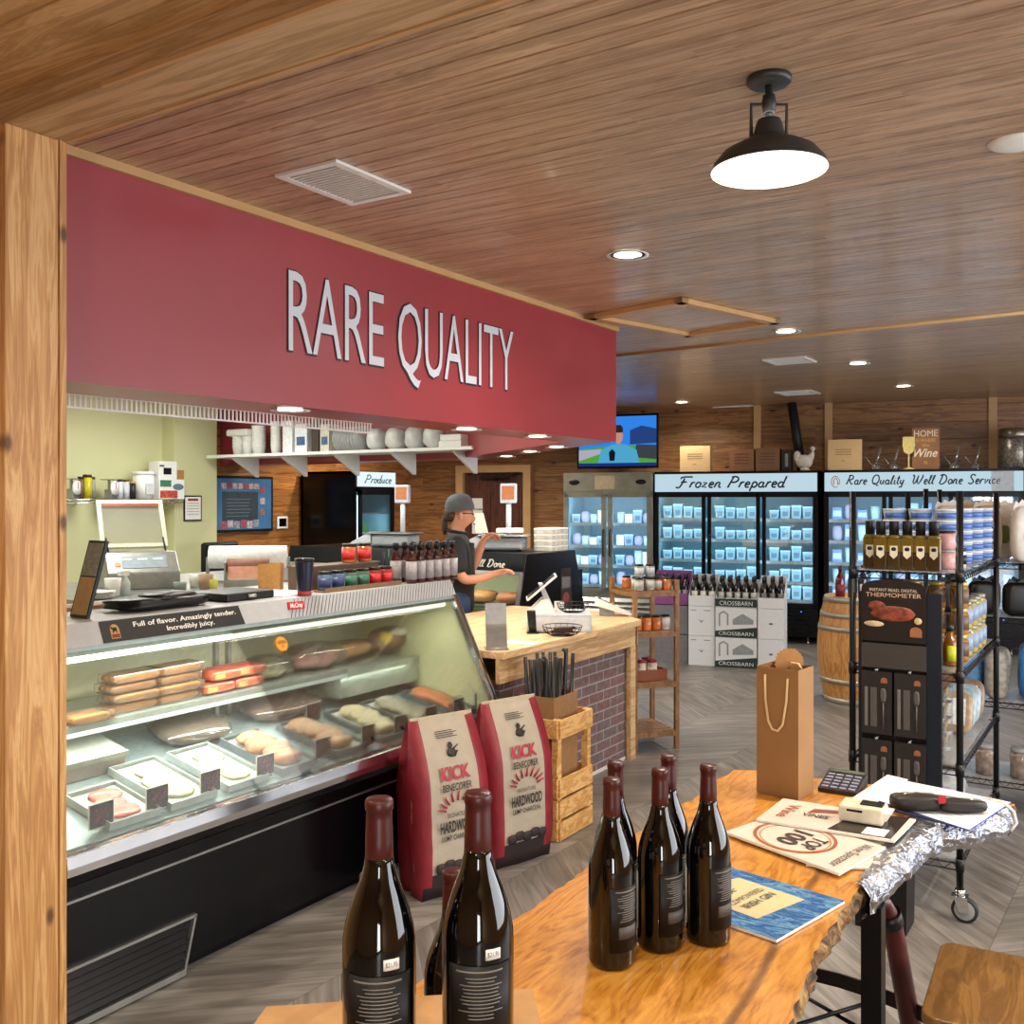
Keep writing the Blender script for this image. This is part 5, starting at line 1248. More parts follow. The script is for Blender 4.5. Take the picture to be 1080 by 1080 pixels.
# ================================================================ black wire rack on casters
m_wire = mk('#101114', .35, .4)
X0r, X1r, Y0r, Y1r = -1.022, -.607, 4.27, 5.44
def wire_rack(name, label, x0, x1, y0, y1, zs, zt, cat='shelf', casters=True, solid=True):
    t = thing(name, label, cat, (x0,y0,0)); W_, D_ = x1-x0, y1-y0
    for x in (0, W_):
        for y in (0, D_):
            mb = MB().tube([(x,y,.12 if casters else 0),(x,y,zt)], .0135, 10)
            for z in zs: mb.tube([(x,y,z-.03),(x,y,z+.02)], .017, 10)
            mb.build('post', m_wire, t)
            if casters:
                c = MB().use(m_chrome).tube([(x,y,.13),(x,y,.105)],.02,10).box(x-.03,y-.025,.098,x+.03,y+.025,.106).hexa([(x-.0,y-.024,.045),(x+.035,y-.024,.045),(x+.035,y-.02,.045),(x,y-.02,.045)],[(x-.02,y-.024,.1),(x+.03,y-.024,.1),(x+.03,y-.02,.1),(x-.02,y-.02,.1)]).hexa([(x-.0,y+.02,.045),(x+.035,y+.02,.045),(x+.035,y+.024,.045),(x,y+.024,.045)],[(x-.02,y+.02,.1),(x+.03,y+.02,.1),(x+.03,y+.024,.1),(x-.02,y+.024,.1)]).build('caster', None, t)
                wv = MB(); b0 = len(wv.v); wv.use(mk('#1d1e20',.6)).lathe([(.042,-.012),(.05,-.008),(.05,.008),(.042,.012)],seg=24).use(m_grey).lathe([(.0001,-.013),(.036,-.013),(.042,-.010),(.042,.010),(.036,.013),(.0001,.013)],seg=24)
                wv.xf(Matrix.Translation((x+.018,y,.051)) @ Matrix.Rotation(pi/2,4,'X'), b0); wv.build('wheel', None, c)
    for z in zs:
        mb = MB()
        for (a, b) in (((0,0),(W_,0)),((W_,0),(W_,D_)),((W_,D_),(0,D_)),((0,D_),(0,0))):
            A, B = Vector((a[0],a[1],0)), Vector((b[0],b[1],0)); L = (B-A).length; n = int(L/.028)
            mb.tube([A+Vector((0,0,z)),B+Vector((0,0,z))],.0035,5); mb.tube([A+Vector((0,0,z-.027)),B+Vector((0,0,z-.027))],.003,5)
            mb.tube([A.lerp(B,i/n)+Vector((0,0,z if i%2 else z-.027)) for i in range(n+1)],.002,4)
        for i in range(1,int(W_/.03)): mb.tube([(i*.03,0,z+.002),(i*.03,D_,z+.002)],.002,4)
        s_ = mb.build('wire_shelf', m_wire, t)
        if solid: MB().box(.015,.015,z+.0045,W_-.015,D_-.015,z+.0065).build('shelf_liner', mk('#9b9da0',.25,.2), s_)
    return t
zs = (.23,.607,.98,1.38)
rk = wire_rack('wire_rack', 'black wire shelving rack on casters with oils and jars', X0r, X1r, Y0r, Y1r, zs, 1.715)
SZ = lambda i: zs[i]+.0075
# olive oil bottles on the top shelf
def oil_bottle(label):
    t = thing('oil_bottle', label, 'oil bottle', group='square oil bottles on the rack')
    MB().use(mk('#33270e',.12,coat=.5,var=.2,scale=6)).prism(rsq(-.028,-.028,.028,.028,.009,3),.075,'xy',0).use(mk('#6a5718',.1,coat=.5,var=.2,scale=10)).prism(rsq(-.028,-.028,.028,.028,.009,3),.055,'xy',.075).lathe([(.028,.13),(.025,.14),(.018,.146)],seg=16).build('bottle_body', None, t)
    MB().lathe([(.0195,.142),(.02,.20),(.019,.202),(.0001,.202)],seg=18).build('cap', m_black, t)
    MB().prism([(-.015,.06),(0,.045),(.015,.06),(.015,.10),(-.015,.10)],.001,'xz',-.0295).build('label', mk('#cfc9b8',.5), t)
    MB().blob((0,-.030,.086),.010,.001,.008,.7,10,6).build('label_emblem', m_black, t); return t
ob = None; od = ['first','second','third','fourth','fifth','sixth']
for k, px in enumerate((914,929,943,957,971,985)):
    P_ = YP(px, 600, 4.36 if k else 4.40); lab = 'square oil bottle with black cap on rack, %s from the left' % od[k]
    loc = (min(max(P_.x,-.98),-.65), P_.y, SZ(3))
    if ob is None: ob = oil_bottle(lab); ob.location = loc; ob.rotation_euler = (0,0,R(8))
    else: dup(ob, loc, R(8), lab)
def round_tub(label, grp, c1, c2, r=.05, h=.05):
    t = thing('snack_tub', label, 'tub', group=grp)
    MB().use(mk(c1,.35)).lathe([(r*.9,0),(r,h*.8)],seg=20).build('tub_body', None, t)
    MB().shell(r*.94,h*.15,h*.65,TC-1.3,TC+1.3,12,.001,r*.985).build('label', mk(c2,.4,var=.3,scale=30), t)
    MB().lathe([(r*1.03,h*.8),(r*1.03,h),(r*.95,h*1.0),(.0001,h)],seg=20).build('lid', mk('#c9d3dd',.3), t); return t
tubs = None
cols_ = [(967,4.78,-.95),(989,4.80,-.80),(1010,4.82,-.69),(1030,5.12,-.66),(1030,5.33,-.66)]
for ci, (px, y, x) in enumerate(((0,4.75,-.95),(0,4.75,-.84),(0,4.75,-.73),(0,4.95,-.70),(0,5.15,-.68),(0,5.33,-.66))):
    for k in range(5):
        lab = 'white and blue round snack tub, %s in the %s stack on the rack' % (['bottom','second','third','fourth','top'][k], ['left','second','third','fourth','fifth','furthest'][ci])
        loc = (x,y,SZ(3)+k*.0505)
        if tubs is None: tubs = round_tub(lab, 'stacked blue snack tubs', '#a7b6c8', '#3f62a8'); tubs.location = loc
        else: dup(tubs, loc, 0, lab)
pt_ = None
for k, (y, z, lab) in enumerate(((4.52,0,'lower pink and cream tin right of the oil bottles'),(4.52,.081,'upper pink and cream tin with dark lid right of the oil bottles'))):
    t = thing('food_tin', lab, 'tin', (-.70,y,SZ(3)+z), 0, 'pink tins on the rack')
    MB().lathe([(.04,0),(.04,.07)],seg=20).build('tin_body', mk('#b58c8c',.4,var=.35,scale=20), t); MB().lathe([(.041,.07),(.041,.08),(.0001,.08)],seg=20).build('lid', m_black if k else m_grey, t)
t = thing('spice_jar', 'small dark-labelled jar behind the front rack post', 'jar', (-.655,4.62,SZ(3))); MB().lathe([(.024,0),(.024,.07)],seg=16).build('glass_body', mk('#d0d2d4',.2), t); MB().shell(.0243,.015,.055,TC-1.2,TC+1.2,8).build('label', m_black, t); MB().lathe([(.025,.07),(.025,.085),(.0001,.085)],seg=16).build('lid', m_black, t)
# pickle jars
def jar(label, grp, r, h, body, lbl, lid, name='pickle_jar', lab_z=(.2,.75)):
    t = thing(name, label, 'jar', group=grp)
    MB().lathe([(r*.9,0),(r,.006),(r,h*.78),(r*.8,h*.84),(r*.8,h*.86)],seg=20).build('glass_body', mk(body,.12,var=.35,scale=28,coat=.6), t)
    MB().lathe([(r*.88,h*.86),(r*.88,h),(.0001,h)],seg=20).build('lid', mk(lid,.3,.3), t)
    if lbl: MB().shell(r*1.01,h*lab_z[0],h*lab_z[1],TC-1.1,TC+1.1,10).build('label', mk(lbl,.5,var=.1,scale=60), t)
    return t
jA = None
jn = ['left','second','third','fourth']
for row, y in enumerate((4.62,)):
    for k, x in enumerate((-.93,-.84,-.75,-.66)):
        for lv in (0,1,2):
            if lv == 0 and k < 2: pass
            lab = 'brown pickle jar with gold lid, %s column, %s of the stack on rack' % (jn[k], ['bottom','middle','top'][lv])
            loc = (x,y,SZ(2)+lv*.113)
            if jA is None: jA = jar(lab, 'stacked pickle jars on the rack', .038, .112, '#8a5a22', '#5e4a3c', '#c2ac6a'); jA.location = loc
            else: dup(jA, loc, 0, lab)
jB = None
for k, (x, y) in enumerate(((-.665,4.78),(-.66,4.92),(-.66,5.06),(-.66,5.2))):
    for lv in range(2 if k else 2):
        lab = 'white-labelled jar along the rack edge, %s from the near post, %s' % (['first','second','third','fourth'][k], ['lower','upper'][lv])
        loc = (x,y,SZ(2)+lv*.121)
        if jB is None: jB = jar(lab, 'white-labelled jars on the rack', .038, .12, '#9a8a4a', '#8496b2', '#8f9282'); jB.location = loc
        else: dup(jB, loc, 0, lab)
def sauce(label, grp, h=.17, body='#7a4a10', lbl='#b9c02a', name='sauce_bottle', r=.034, cap='#111111'):
    t = thing(name, label, 'sauce bottle', group=grp)
    MB().lathe([(r*.9,0),(r,.006),(r,h*.55),(r*.85,h*.64),(r*.42,h*.76),(r*.36,h*.86)],seg=20).build('glass_body', mk(body,.1,coat=.6,var=.25,scale=15), t)
    MB().lathe([(r*.46,h*.84),(r*.46,h),(.0001,h)],seg=14).build('cap', mk(cap,.4), t)
    MB().shell(r*1.01,h*.12,h*.5,TC-1.25,TC+1.25,12).build('label', mk(lbl,.5,var=.12,scale=40), t); return t
s1 = sauce('amber sauce bottle with a yellow-green label in front on rack', 'sauce bottles on the rack'); P_ = YP(984,695,4.40); s1.location = (P_.x,P_.y,SZ(2)); s1.rotation_euler = (0,0,.3)
dup(s1, (P_.x+.055,P_.y+.07,SZ(2)), .5, 'amber sauce bottle standing behind the one with yellow-green label')
s2 = sauce('dark sauce bottle half hidden by the thermometer display', 'sauce bottles on the rack', .165, '#2a1512', '#4a1a1a'); s2.location = (-.80,4.42,SZ(2))
# trays of cookies on the third shelf
m_plast = glass('#ffffff',.12,.06)
def cookie_pack(label, n=7):
    t = thing('cookie_pack', label, 'cookie pack', group='clear cookie packs on the rack')
    for i in range(n):
        a = MB(); a.lathe([(.0001,-.006),(.03,-.006),(.032,0),(.03,.006),(.0001,.006)],seg=14).xf(Matrix.Translation((-.075+i*.025,0,.034)) @ Matrix.Rotation(pi/2,4,'Y') @ Matrix.Rotation(.25,4,'Y')); a.build('cookie', mk('#b59a66',.7,var=.2,scale=40), t)
    MB().box(-.1,-.035,.0,.1,.035,.066).build('clear_tray', m_plast, t); return t
ck = None
for lv in range(4):
    for y in (4.40,4.56):
        lab = 'clear tray of tan cookies, %s layer, %s row of the rack' % (['bottom','second','third','top'][lv], 'front' if y < 4.5 else 'second')
        loc = (-.78,y,SZ(1)+lv*.0675)
        if ck is None: ck = cookie_pack(lab); ck.location = loc
        else: dup(ck, loc, 0, lab)
for k, y in enumerate((4.86,4.98,5.10,5.24)):
    t = thing('cracker_bag', 'blue-grey snack packet leaning on the rack shelf, %s from the front' % ['first','second','third','fourth'][k], 'snack packet', (-.72,y,SZ(1)), 0, 'leaning snack packets')
    M = Matrix.Rotation(R(-22),4,'X')
    MB().blob((0,0,.10),.08,.02,.095,.5,14,10,.05,k).xf(M).build('packet', mk(['#9a8468','#8fa4b0','#93a9b6','#7f6a55'][k],.35,var=.2), t)
    MB().box(-.05,-.024,.04,.05,-.021,.16).xf(M).build('label', mk('#d5dde2',.4,var=.2,scale=30), t)
for k, (x, y) in enumerate(((-.9,4.6),(-.75,4.8),(-.8,5.1))):
    o = MB().blob((0,0,.07),.1,.09,.07,.6,14,8,.2,k).build('snack_bag', mk('#b9bcc0',.3,var=.4,scale=14), None, (x,y,SZ(0))); tag(o, 'silvery snack bag on the lowest rack shelf, %s' % ['front','middle','back'][k], 'snack bag', 'bags on the lowest shelf')
# thermometer display
td = thing('thermometer_display', 'tall black display panel of digital meat thermometers clipped to rack', 'display', (-.975,4.235,0))
Wd = .275; m_dk = mk('#181210',.4,var=.15); m_pk = mk('#1f1b1a',.45,var=.15,scale=20)
MB().box(.25,0,.46,Wd+.03,.03,1.30).box(-.015,0,.46,0,.03,1.30).build('side_panel', mk('#101a26',.35), td)
MB().box(0,.012,.46,.25,.02,1.30).build('back_panel', m_black, td)
hp = [(0,1.10),(.25,1.10),(.25,1.32)]+[(.125+.125*cos(R(a)), 1.32+.035*sin(R(a))) for a in range(15,180,15)]+[(0,1.32)]
h_ = MB().prism(hp, .006, 'xz', -.012).build('header_board', m_dk, td)
text('INSTANT READ, DIGITAL', .012, mk('#c9c2b2',.5), h_, frame3((.125,-.0125,1.305),(1,0,0),(0,0,1)), width=.185)
text('THERMOMETER', .017, mk('#c9a88a',.5), h_, frame3((.125,-.0125,1.282),(1,0,0),(0,0,1)), width=.215)
MB().blob((.125,-.014,1.215),.085,.004,.032,.9,16,8,.15,3).blob((.06,-.014,1.245),.035,.003,.02,1,12,8,.1,2).build('meat_picture', mk('#7a3a2a',.4,var=.5,scale=40), h_)
MB().blob((.05,-.014,1.17),.04,.003,.012,1,12,8).blob((.22,-.014,1.19),.015,.003,.014,1,12,8).build('garnish_picture', mk('#c2ac84',.5,var=.2), h_)
def badge(par, x, z, s): MB().prism([(x-s,z),(x+s,z),(x+s,z+s)]+[(x+s*cos(R(a)),z+s+s*.7*sin(R(a))) for a in (30,60,90,120,150)]+[(x-s,z+s)],.001,'xz',-.0225).build('cattle_badge', mk('#8a5538',.5), par)
MB().prism([(.19,1.125),(.235,1.125),(.235,1.15)]+[(.2125+.0225*cos(R(a)),1.15+.016*sin(R(a))) for a in (30,60,90,120,150)]+[(.19,1.15)],.002,'xz',-.015).build('cattle_badge', mk('#8f5c3e',.5), h_)
MB().box(0,-.012,.99,.25,.0,1.09).build('lower_board', mk('#35302e',.5), td)
kp = None
for r_, z in enumerate((.72,.44)):
    for c_, x in enumerate((0,.128)):
        lab = 'black hanging meat thermometer package, %s %s of the display' % (['upper','lower'][r_], ['left','right'][c_])
        if kp is None:
            t = thing('thermometer_package', lab, 'thermometer', (-.975+x+.003,4.235,z), 0, 'hanging thermometer packages'); kp = t
            MB().box(0,-.02,0,.118,-.002,.255).build('carton', m_pk, t)
            MB().box(.035,-.0225,.03,.06,-.02,.19).blob((.085,-.022,.16),.012,.003,.03,.7,10,6).tube([(.085,-.0225,.02),(.085,-.0225,.13)],.003,5).build('printed_probe', mk('#4f4b4a',.4), t)
            MB().prism([(.075,.21),(.1,.21),(.1,.223)]+[(.0875+.0125*cos(R(a)),.223+.01*sin(R(a))) for a in (45,90,135)]+[(.075,.223)],.001,'xz',-.0215).build('cattle_badge', mk('#8a5538',.5), t)
            MB().box(.012,-.0212,.03,.024,-.0202,.19).build('vertical_print', mk('#6b6766',.4), t)
            MB().tube([(.06,.01,.262),(.06,-.03,.264)],.0035,6).lathe([(.006,-.002),(.006,.004)],(.06,-.03,.262),8).build('peg_hook', m_grey, t)
        else: dup(kp, (-.975+x+.003,4.235,z), 0, lab)
# ---------------------------------------------------------------- second rack further right with bags
zs2 = (.18,.60,1.05,1.34)
rk2 = wire_rack('wire_rack', 'wide black wire rack at the right edge, behind the oil rack', -1.0, .12, 5.82, 6.26, zs2, 1.74, casters=False)
q2_ = [z+.0075 for z in zs2]
kk = 0
for row, y in enumerate((5.93, 6.12)):
    for k in range(5):
        x = -.90+k*.19+row*.05; c_ = [['#cfc8bd','#a9906f','#d8d3ca','#c6b294','#d5d0c6'],['#b79c7a','#d9d5cc','#8a6a4a','#cfc9bf','#a58a68']][row][k]
        t = thing('chip_bag', '%s crimped snack bag on the right rack, %s row, %s from the left' % ([['off-white','tan','white','beige','white'],['light brown','white','brown','off-white','light brown']][row][k], ['front','back'][row], ['first','second','third','fourth','fifth'][k]), 'snack bag', (x,y,q2_[3]), R(28+((k*37)%5)*4), 'tall snack bags on the right rack')
        mb = MB(); mb.blob((0,0,.15),.08,.036,.15,.5,16,12,.05,kk); mb.prism([(-.078,.285),(-.06,.325),(-.04,.312),(-.02,.335),(0,.318),(.025,.335),(.05,.315),(.078,.32),(.078,.285)],.004,'xz',-.002); mb.build('bag_body', mk(c_,.35,var=.15,scale=10), t)
        MB().blob((0,-.032,.14),.042,.008,.055,.8,12,8).build('label', mk(['#3f4c5c','#5a3a22','#6a7a3c','#54402c','#4a3a2a'][(k+row)%5],.4), t); kk += 1
for k in range(10):
    x, y = -.90+(k%5)*.17, 5.92+(k//5)*.18
    w1, w2 = ['front','back'][k//5], ['first','second','third','fourth','fifth'][k%5]
    o = MB().use(m_black).blob((0,0,.09),.07,.045,.09,.5,14,10,.06,k).prism([(-.06,.16),(-.04,.20),(.0,.18),(.035,.20),(.06,.16)],.006,'xz',-.003).build('coffee_bag', None, None, (x,y,q2_[2]), R(28)); tag(o, 'black pouch on the second shelf of the right rack, %s row, %s from the left' % (w1,w2), 'pouch', 'black pouches on the right rack')
for k in range(6):
    x, y = -.92+(k%3)*.13, 5.90+(k//3)*.16
    o = MB().use(mk(['#7a5434','#3f6f9c','#8f8a80'][k%3],.4,var=.3)).blob((0,0,.13),.055,.04,.13,.5,14,10,.05,k).build('snack_pouch', None, None, (x,y,q2_[1]), R(28)); tag(o, '%s pouch standing low on the right rack, %s row' % (['brown','blue','grey'][k%3], ['front','back'][k//3]), 'pouch', 'pouches low on the right rack')
o = MB().use(mk('#2e74b8',.35,var=.3,scale=9)).blob((0,0,.16),.085,.045,.16,.5,16,12,.08,5).use(m_white).blob((.02,-.04,.12),.045,.01,.07,.7,12,8).build('blue_bag', None, None, (-.47,5.93,q2_[1]), R(30)); tag(o, 'bright blue and white bag standing on the right rack', 'bag')
for k in range(5):
    x = -.88+k*.17; t = thing('storage_jar', 'clear jar of brown food on the right rack floor shelf, %s from left' % ['first','second','third','fourth','fifth'][k], 'jar', (x,5.93,q2_[0]), 0, 'jars on the lowest shelf')
    MB().lathe([(.0001,0),(.055,.002),(.058,.12),(.05,.14)],seg=18).build('glass_body', mk('#8f7f74',.15,coat=.5,var=.4,scale=30), t); MB().lathe([(.053,.14),(.053,.16),(.0001,.16)],seg=18).build('lid', m_grey, t)
t = thing('pink_lidded_bin', 'grey box with a pink lid on the right rack', 'box', (-.50,6.14,q2_[1]), R(5)); MB().box(-.07,-.05,0,.07,.05,.15).build('box_body', m_grey, t); MB().box(-.075,-.055,.15,.075,.055,.17).build('lid', mk('#a03a5c',.5), t)
# ================================================================ barrel with bottles
pb = ZP(905,745,0); cb_ = camw((906-540)/FPX*8.25, 8.25, 0)
br = thing('wine_barrel', 'oak wine barrel with pale metal hoops behind the wire rack', 'barrel', (cb_.x,cb_.y,0))
Rb = lambda z: .27+.065*(1-((z-.44)/.44)**2)
m_oak = wood('barrel_oak', '#a06c34', '#ba8446', '#cc9a5e', grain=(8,8,1), scale=3, rough=.5)
prf = [(Rb(z/20*.88), z/20*.88) for z in range(21)]
MB().lathe([(.0001,.02),(.25,.02)]+prf+[(.25,.88),(.25,.85),(.0001,.85)], seg=32).build('staves', m_oak, br)
for z0, z1 in ((.0,.05),(.17,.21),(.60,.64),(.71,.75),(.83,.88)): MB().lathe([(Rb(z0)+.002,z0),(Rb(z0)+.006,z0),(Rb(z1)+.006,z1),(Rb(z1)+.002,z1)],seg=32,cap=False).build('hoop', mk('#a8a294',.4,.6), br)
for i in range(2): pass
rs_ = None
for k, (px, Y, c) in enumerate(((886,8.15,'#5e1016'),(899,8.25,'#1b2320'),(910,8.2,'#20282e'))):
    t = thing('wine_bottle', ['red wine bottle on the barrel','dark green bottle on the barrel behind the rack post','dark bottle with white label on the barrel'][k], 'wine bottle', at(px,Y,.851), 0, 'bottles on the barrel')
    MB().lathe([(.0001,0),(.036,.002),(.0375,.01),(.0375,.16),(.03,.19),(.015,.22),(.0135,.24)],seg=18).build('glass_body', mk(c,.1,coat=.5), t); MB().lathe([(.0145,.235),(.0145,.285),(.0001,.286)],seg=12).build('foil_capsule', mk('#2a1014',.4), t)
    MB().shell(.0378,.05,.13,TC-1,TC+1,8).build('label', mk(['#7a2a2a','#3a4240','#d5d2c8'][k],.5), t)
# ================================================================ stacked wine cases
WZ = AZ-math.atan2(.3789,.9254)+R(2)
def base_at(px, py): return ZP(px,py,0)
bd = Vector((cos(WZ), sin(WZ), 0)); bnrm = Vector((sin(WZ), -cos(WZ), 0))
A0 = ZP(730.5,699,0); k_px = lambda px, Y: 0
def casebox(label, org, w, d, z0, h, front, name='wine_case', grp='stacked wine cases', mat_=None, extra=None):
    t = thing(name, label, 'wine case', (org.x,org.y,z0), WZ, grp)
    MB().box(0,0,0,w,d,h-.003).build('carton', mat_ or mk('#dcdfe3',.6,var=.02), t)
    if extra: extra(t, w, d, h)
    return t
def small_bottles(org, w, d, z, nx, ny, label, grp, lbl='#b7b7b2'):
    pr_ = None
    for j in range(ny):
        for i in range(nx):
            x = .044+(w-.088)*i/(nx-1); y = .05+(d-.09)*(j+.5)/ny
            P_ = org+bd*x-bnrm*y
            lab = label % ('%s in the %s row' % (['left','second','third','fourth','fifth'][i], ['front','middle','back'][j]))
            if pr_ is None:
                pr_ = t = thing('wine_bottle', lab, 'wine bottle', (P_.x,P_.y,z), 0, grp)
                MB().lathe([(.0001,0),(.033,.002),(.035,.01),(.035,.17),(.028,.2),(.014,.23),(.013,.25)],seg=14).build('glass_body', mk('#140e10',.12,coat=.5), t); MB().lathe([(.0145,.245),(.0145,.295),(.0001,.296)],seg=10).build('foil_capsule', mk('#1d1216',.4), t)
                MB().shell(.0353,.06,.14,TC-1,TC+1,8).build('label', mk(lbl,.5), t)
            else: dup(pr_, (P_.x,P_.y,z), 0, lab)
orgM = ZP(754.5,703,0); 
Yb = -orgM.x*SA+orgM.y*CA
wM = 39.5*Yb/FPX/cos(R(22)); wL = 25.5*Yb/FPX/cos(R(22)); dM = .33
hB = 31.5*Yb/FPX
def cross_print(t, w, d, h):
    MB().prism([(0,0),(w,0),(w,h*.36),(0,h*.20)],.002,'xz',-.002).build('dark_band', mk('#20322e',.5), t)
    text('CROSSBARN', h*.12, mk('#e2e4e2',.5), t, frame3((w*.5,-.003,h*.07),(1,0,0),(0,0,1)), width=w*.84)
    mb = MB(); 
    mb.prism([(w*.08,h*.36),(w*.12,h*.36),(w*.12,h*.75),(w*.2,h*.82),(w*.28,h*.75),(w*.28,h*.4),(w*.32,h*.4),(w*.32,h*.78),(w*.2,h*.88),(w*.08,h*.78)],.001,'xz',-.002)
    mb.prism([(w*.42,h*.42),(w*.92,h*.46),(w*.92,h*.6),(w*.66,h*.8),(w*.42,h*.6)],.001,'xz',-.002); mb.build('barn_picture', mk('#8f9698',.6), t)
for k in range(2): casebox('white Crossbarn wine case, %s of the middle stack' % ['bottom','upper'][k], orgM, wM, dM, k*hB+.0005*k, hB, None, extra=cross_print)
def tray(label, org, w, d, z0, h, mat_, txt=None, slant=True):
    t = thing('display_carton', label, 'carton', (org.x,org.y,z0), WZ, 'open display cartons')
    mb = MB().box(0,0,0,w,d,.006).box(0,0,.006,w,.005,h*.35).box(0,d-.005,.006,w,d,h)
    for x in (0, w-.005): mb.prism([(.005,.006),(d-.005,.006),(d-.005,h),(.02,h*.35),(.005,h*.35)],.005,'yz',x)
    mb.build('carton_walls', mat_, t)
    if txt: MB().box(.0,-.002,.005,w,-.0005,h*.33).build('dark_band', mk('#20322e',.5), t); text(txt, h*.16, mk('#e2e4e2',.5), t, frame3((w*.5,-.003,h*.08),(1,0,0),(0,0,1)), width=w*.8)
    return t
m_wc = mk('#dcdfe3',.6,var=.02)
tray('open Crossbarn display carton of bottles on the middle stack', orgM, wM, dM, 2*hB+.001, .26, m_wc, 'CROSSBARN')
small_bottles(orgM, wM, dM, 2*hB+.008, 5, 3, 'dark wine bottle in the middle open carton, %s', 'bottles in the middle carton')
orgL = orgM-bd*(wL+.012)+bnrm*(-.02)
def lplain(t, w, d, h):
    MB().box(w*.1,-.002,h*.84,w*.3,-.0005,h*.87).box(w*.6,-.002,h*.84,w*.85,-.0005,h*.87).prism([(w*.4,h*.55),(w*.5,h*.42),(w*.6,h*.55),(w*.5,h*.50)],.0015,'xz',-.002).build('carton_print', mk('#8d9094',.6), t)
for k in range(2): casebox('plain white wine case, %s of the left white stack' % ['bottom','upper'][k], orgL, wL, dM, k*hB+.0005*k, hB, None, extra=lplain)
tray('open white display carton of bottles on the left white stack', orgL, wL, dM, 2*hB+.001, .30, m_wc)
small_bottles(orgL, wL, dM, 2*hB+.008, 3, 3, 'pale-labelled wine bottle in the left white carton, %s', 'bottles in the left carton', '#d9d6cc')
orgR = orgM+bd*(wM+.012)+bnrm*(.0)
wR = .25
def rprint(t, w, d, h):
    MB().blob((w*.5,-.001,h*.5),.02,.002,.010,1,10,6).build('carton_print', mk('#5a6066',.6), t)
for k in range(2): casebox('plain white wine case, %s of the right white stack' % ['bottom','upper'][k], orgR, wR, .36, k*hB+.0005*k, hB, None, extra=rprint)
tray('open white display carton of bottles on the right stack', orgR, wR, .36, 2*hB+.001, .30, m_wc)
small_bottles(orgR, wR, .36, 2*hB+.008, 3, 3, 'dark wine bottle in the right white carton, %s', 'bottles in the right carton', '#6f6a6a')
# purple and grey stack
orgP = orgL-bd*.40-bnrm*.05; m_pu = mk('#8a4a8c',.5); m_gc = mk('#77767c',.6)
for k in range(2): casebox('grey wine case, %s of the purple-topped stack' % ['bottom','upper'][k], orgP, .38, dM, k*hB*1.0+.0005*k, hB*.98, None, mat_=m_gc)
tray('purple open display carton on the grey stack', orgP, .38, dM, 2*hB+.001, .33, m_pu)
small_bottles(orgP, .38, dM, 2*hB+.008, 5, 2, 'dark wine bottle in the purple carton, %s', 'bottles in the purple carton', '#a9a4a8')
# ================================================================ small acacia shelf stand
SL, SRr, SBk = ZP(669.5,793,0), ZP(715,790,0), ZP(696,777.6,0)
sx_ = (SRr-SL); sn = math.atan2(sx_.y, sx_.x); sw = sx_.length; sd = .37
ss = thing('shelf_stand', 'slim acacia wood shelf stand with sauce jars beside the counter', 'shelf', (SL.x,SL.y,0), sn+R(4))
for x, y, h in ((0,0,1.07),(sw,0,1.14),(sw,sd,1.14),(0,sd,1.14)): MB().box(x-.014,y-.014,0,x+.014,y+.014,h).build('leg', m_shelfwood, ss)
for z in (.13,.46,.80,1.07):
    mb = MB()
    for k in range(6): y = -.01+k*(sd+.02)/6; mb.box(.016,y+.004,z-.012,sw-.016,y+(sd+.02)/6-.004,z)
    mb.box(.014,-.014,z-.04,sw-.014,-.002,z-.012); mb.box(.014,sd+.002,z-.04,sw-.014,sd+.014,z-.012)
    mb.box(-.012,.014,z-.04,.0,sd-.014,z-.012).box(sw,.014,z-.04,sw+.012,sd-.014,z-.012); mb.build('slatted_shelf', m_shelfwood, ss)
MS = Matrix.Translation(ss.location) @ Matrix.Rotation(sn+R(4),4,'Z')
jC = None
for k, (x, y, c) in enumerate(((.05,.04,'w'),(.13,.04,'w'),(.19,.05,'o'),(.255,.04,'o'),(.07,.13,'w'),(.15,.13,'o'),(.23,.14,'o'),(.05,.24,'o'))):
    lab = '%s jar with black lid on top of the acacia stand, %s' % ({'w':'pale-labelled','o':'orange'}[c], ['front left','front, second from left','front, third from left','front right','second row left','second row middle','second row right','back left'][k])
    P_ = MS @ Vector((x,y,1.071)); j_ = jar(lab, 'sauce jars on the acacia stand', .033, .085, '#b86a34' if c == 'o' else '#a8a9a0', '#b3b8b4' if c == 'w' or k==2 else None, '#15130f', 'sauce_jar', (.15,.72)); j_.location = P_
for k, (x, y) in enumerate(((.08,.10),(.16,.10))):
    P_ = MS @ Vector((x,y,1.157)); j_ = jar('pale-labelled jar stacked on the others, %s of the two uppermost' % ['left','right'][k], 'sauce jars on the acacia stand', .033, .085, '#a8a9a0', '#c3c8c8', '#15130f', 'sauce_jar', (.15,.72)); j_.location = P_
for k, (x, c) in enumerate(((.04,'#b86a34'),(.11,'#c8743c'),(.18,'#b8602c'),(.25,'#b9b8b2'))):
    P_ = MS @ Vector((x,.05,.801)); j_ = jar('%s jar on the second shelf of the acacia stand, %s' % ('orange' if k < 3 else 'white-labelled', ['leftmost','second from left','third from left','rightmost'][k]), 'jars on the second shelf of the stand', .034, .10, c, '#c9cac6' if k == 3 else None, '#15130f', 'sauce_jar'); j_.location = P_
P_ = MS @ Vector((.02,.04,.461)); t = thing('wooden_caddy', 'low brown wooden box of red-lidded jars on the acacia stand', 'box', P_, sn+R(4)); MB().box(0,0,0,.24,.006,.07).box(0,.2,0,.24,.206,.07).box(0,.006,0,.006,.2,.07).box(.234,.006,0,.24,.2,.07).box(.006,.006,0,.234,.2,.006).build('box_walls', mk('#8a4a26',.5), t)
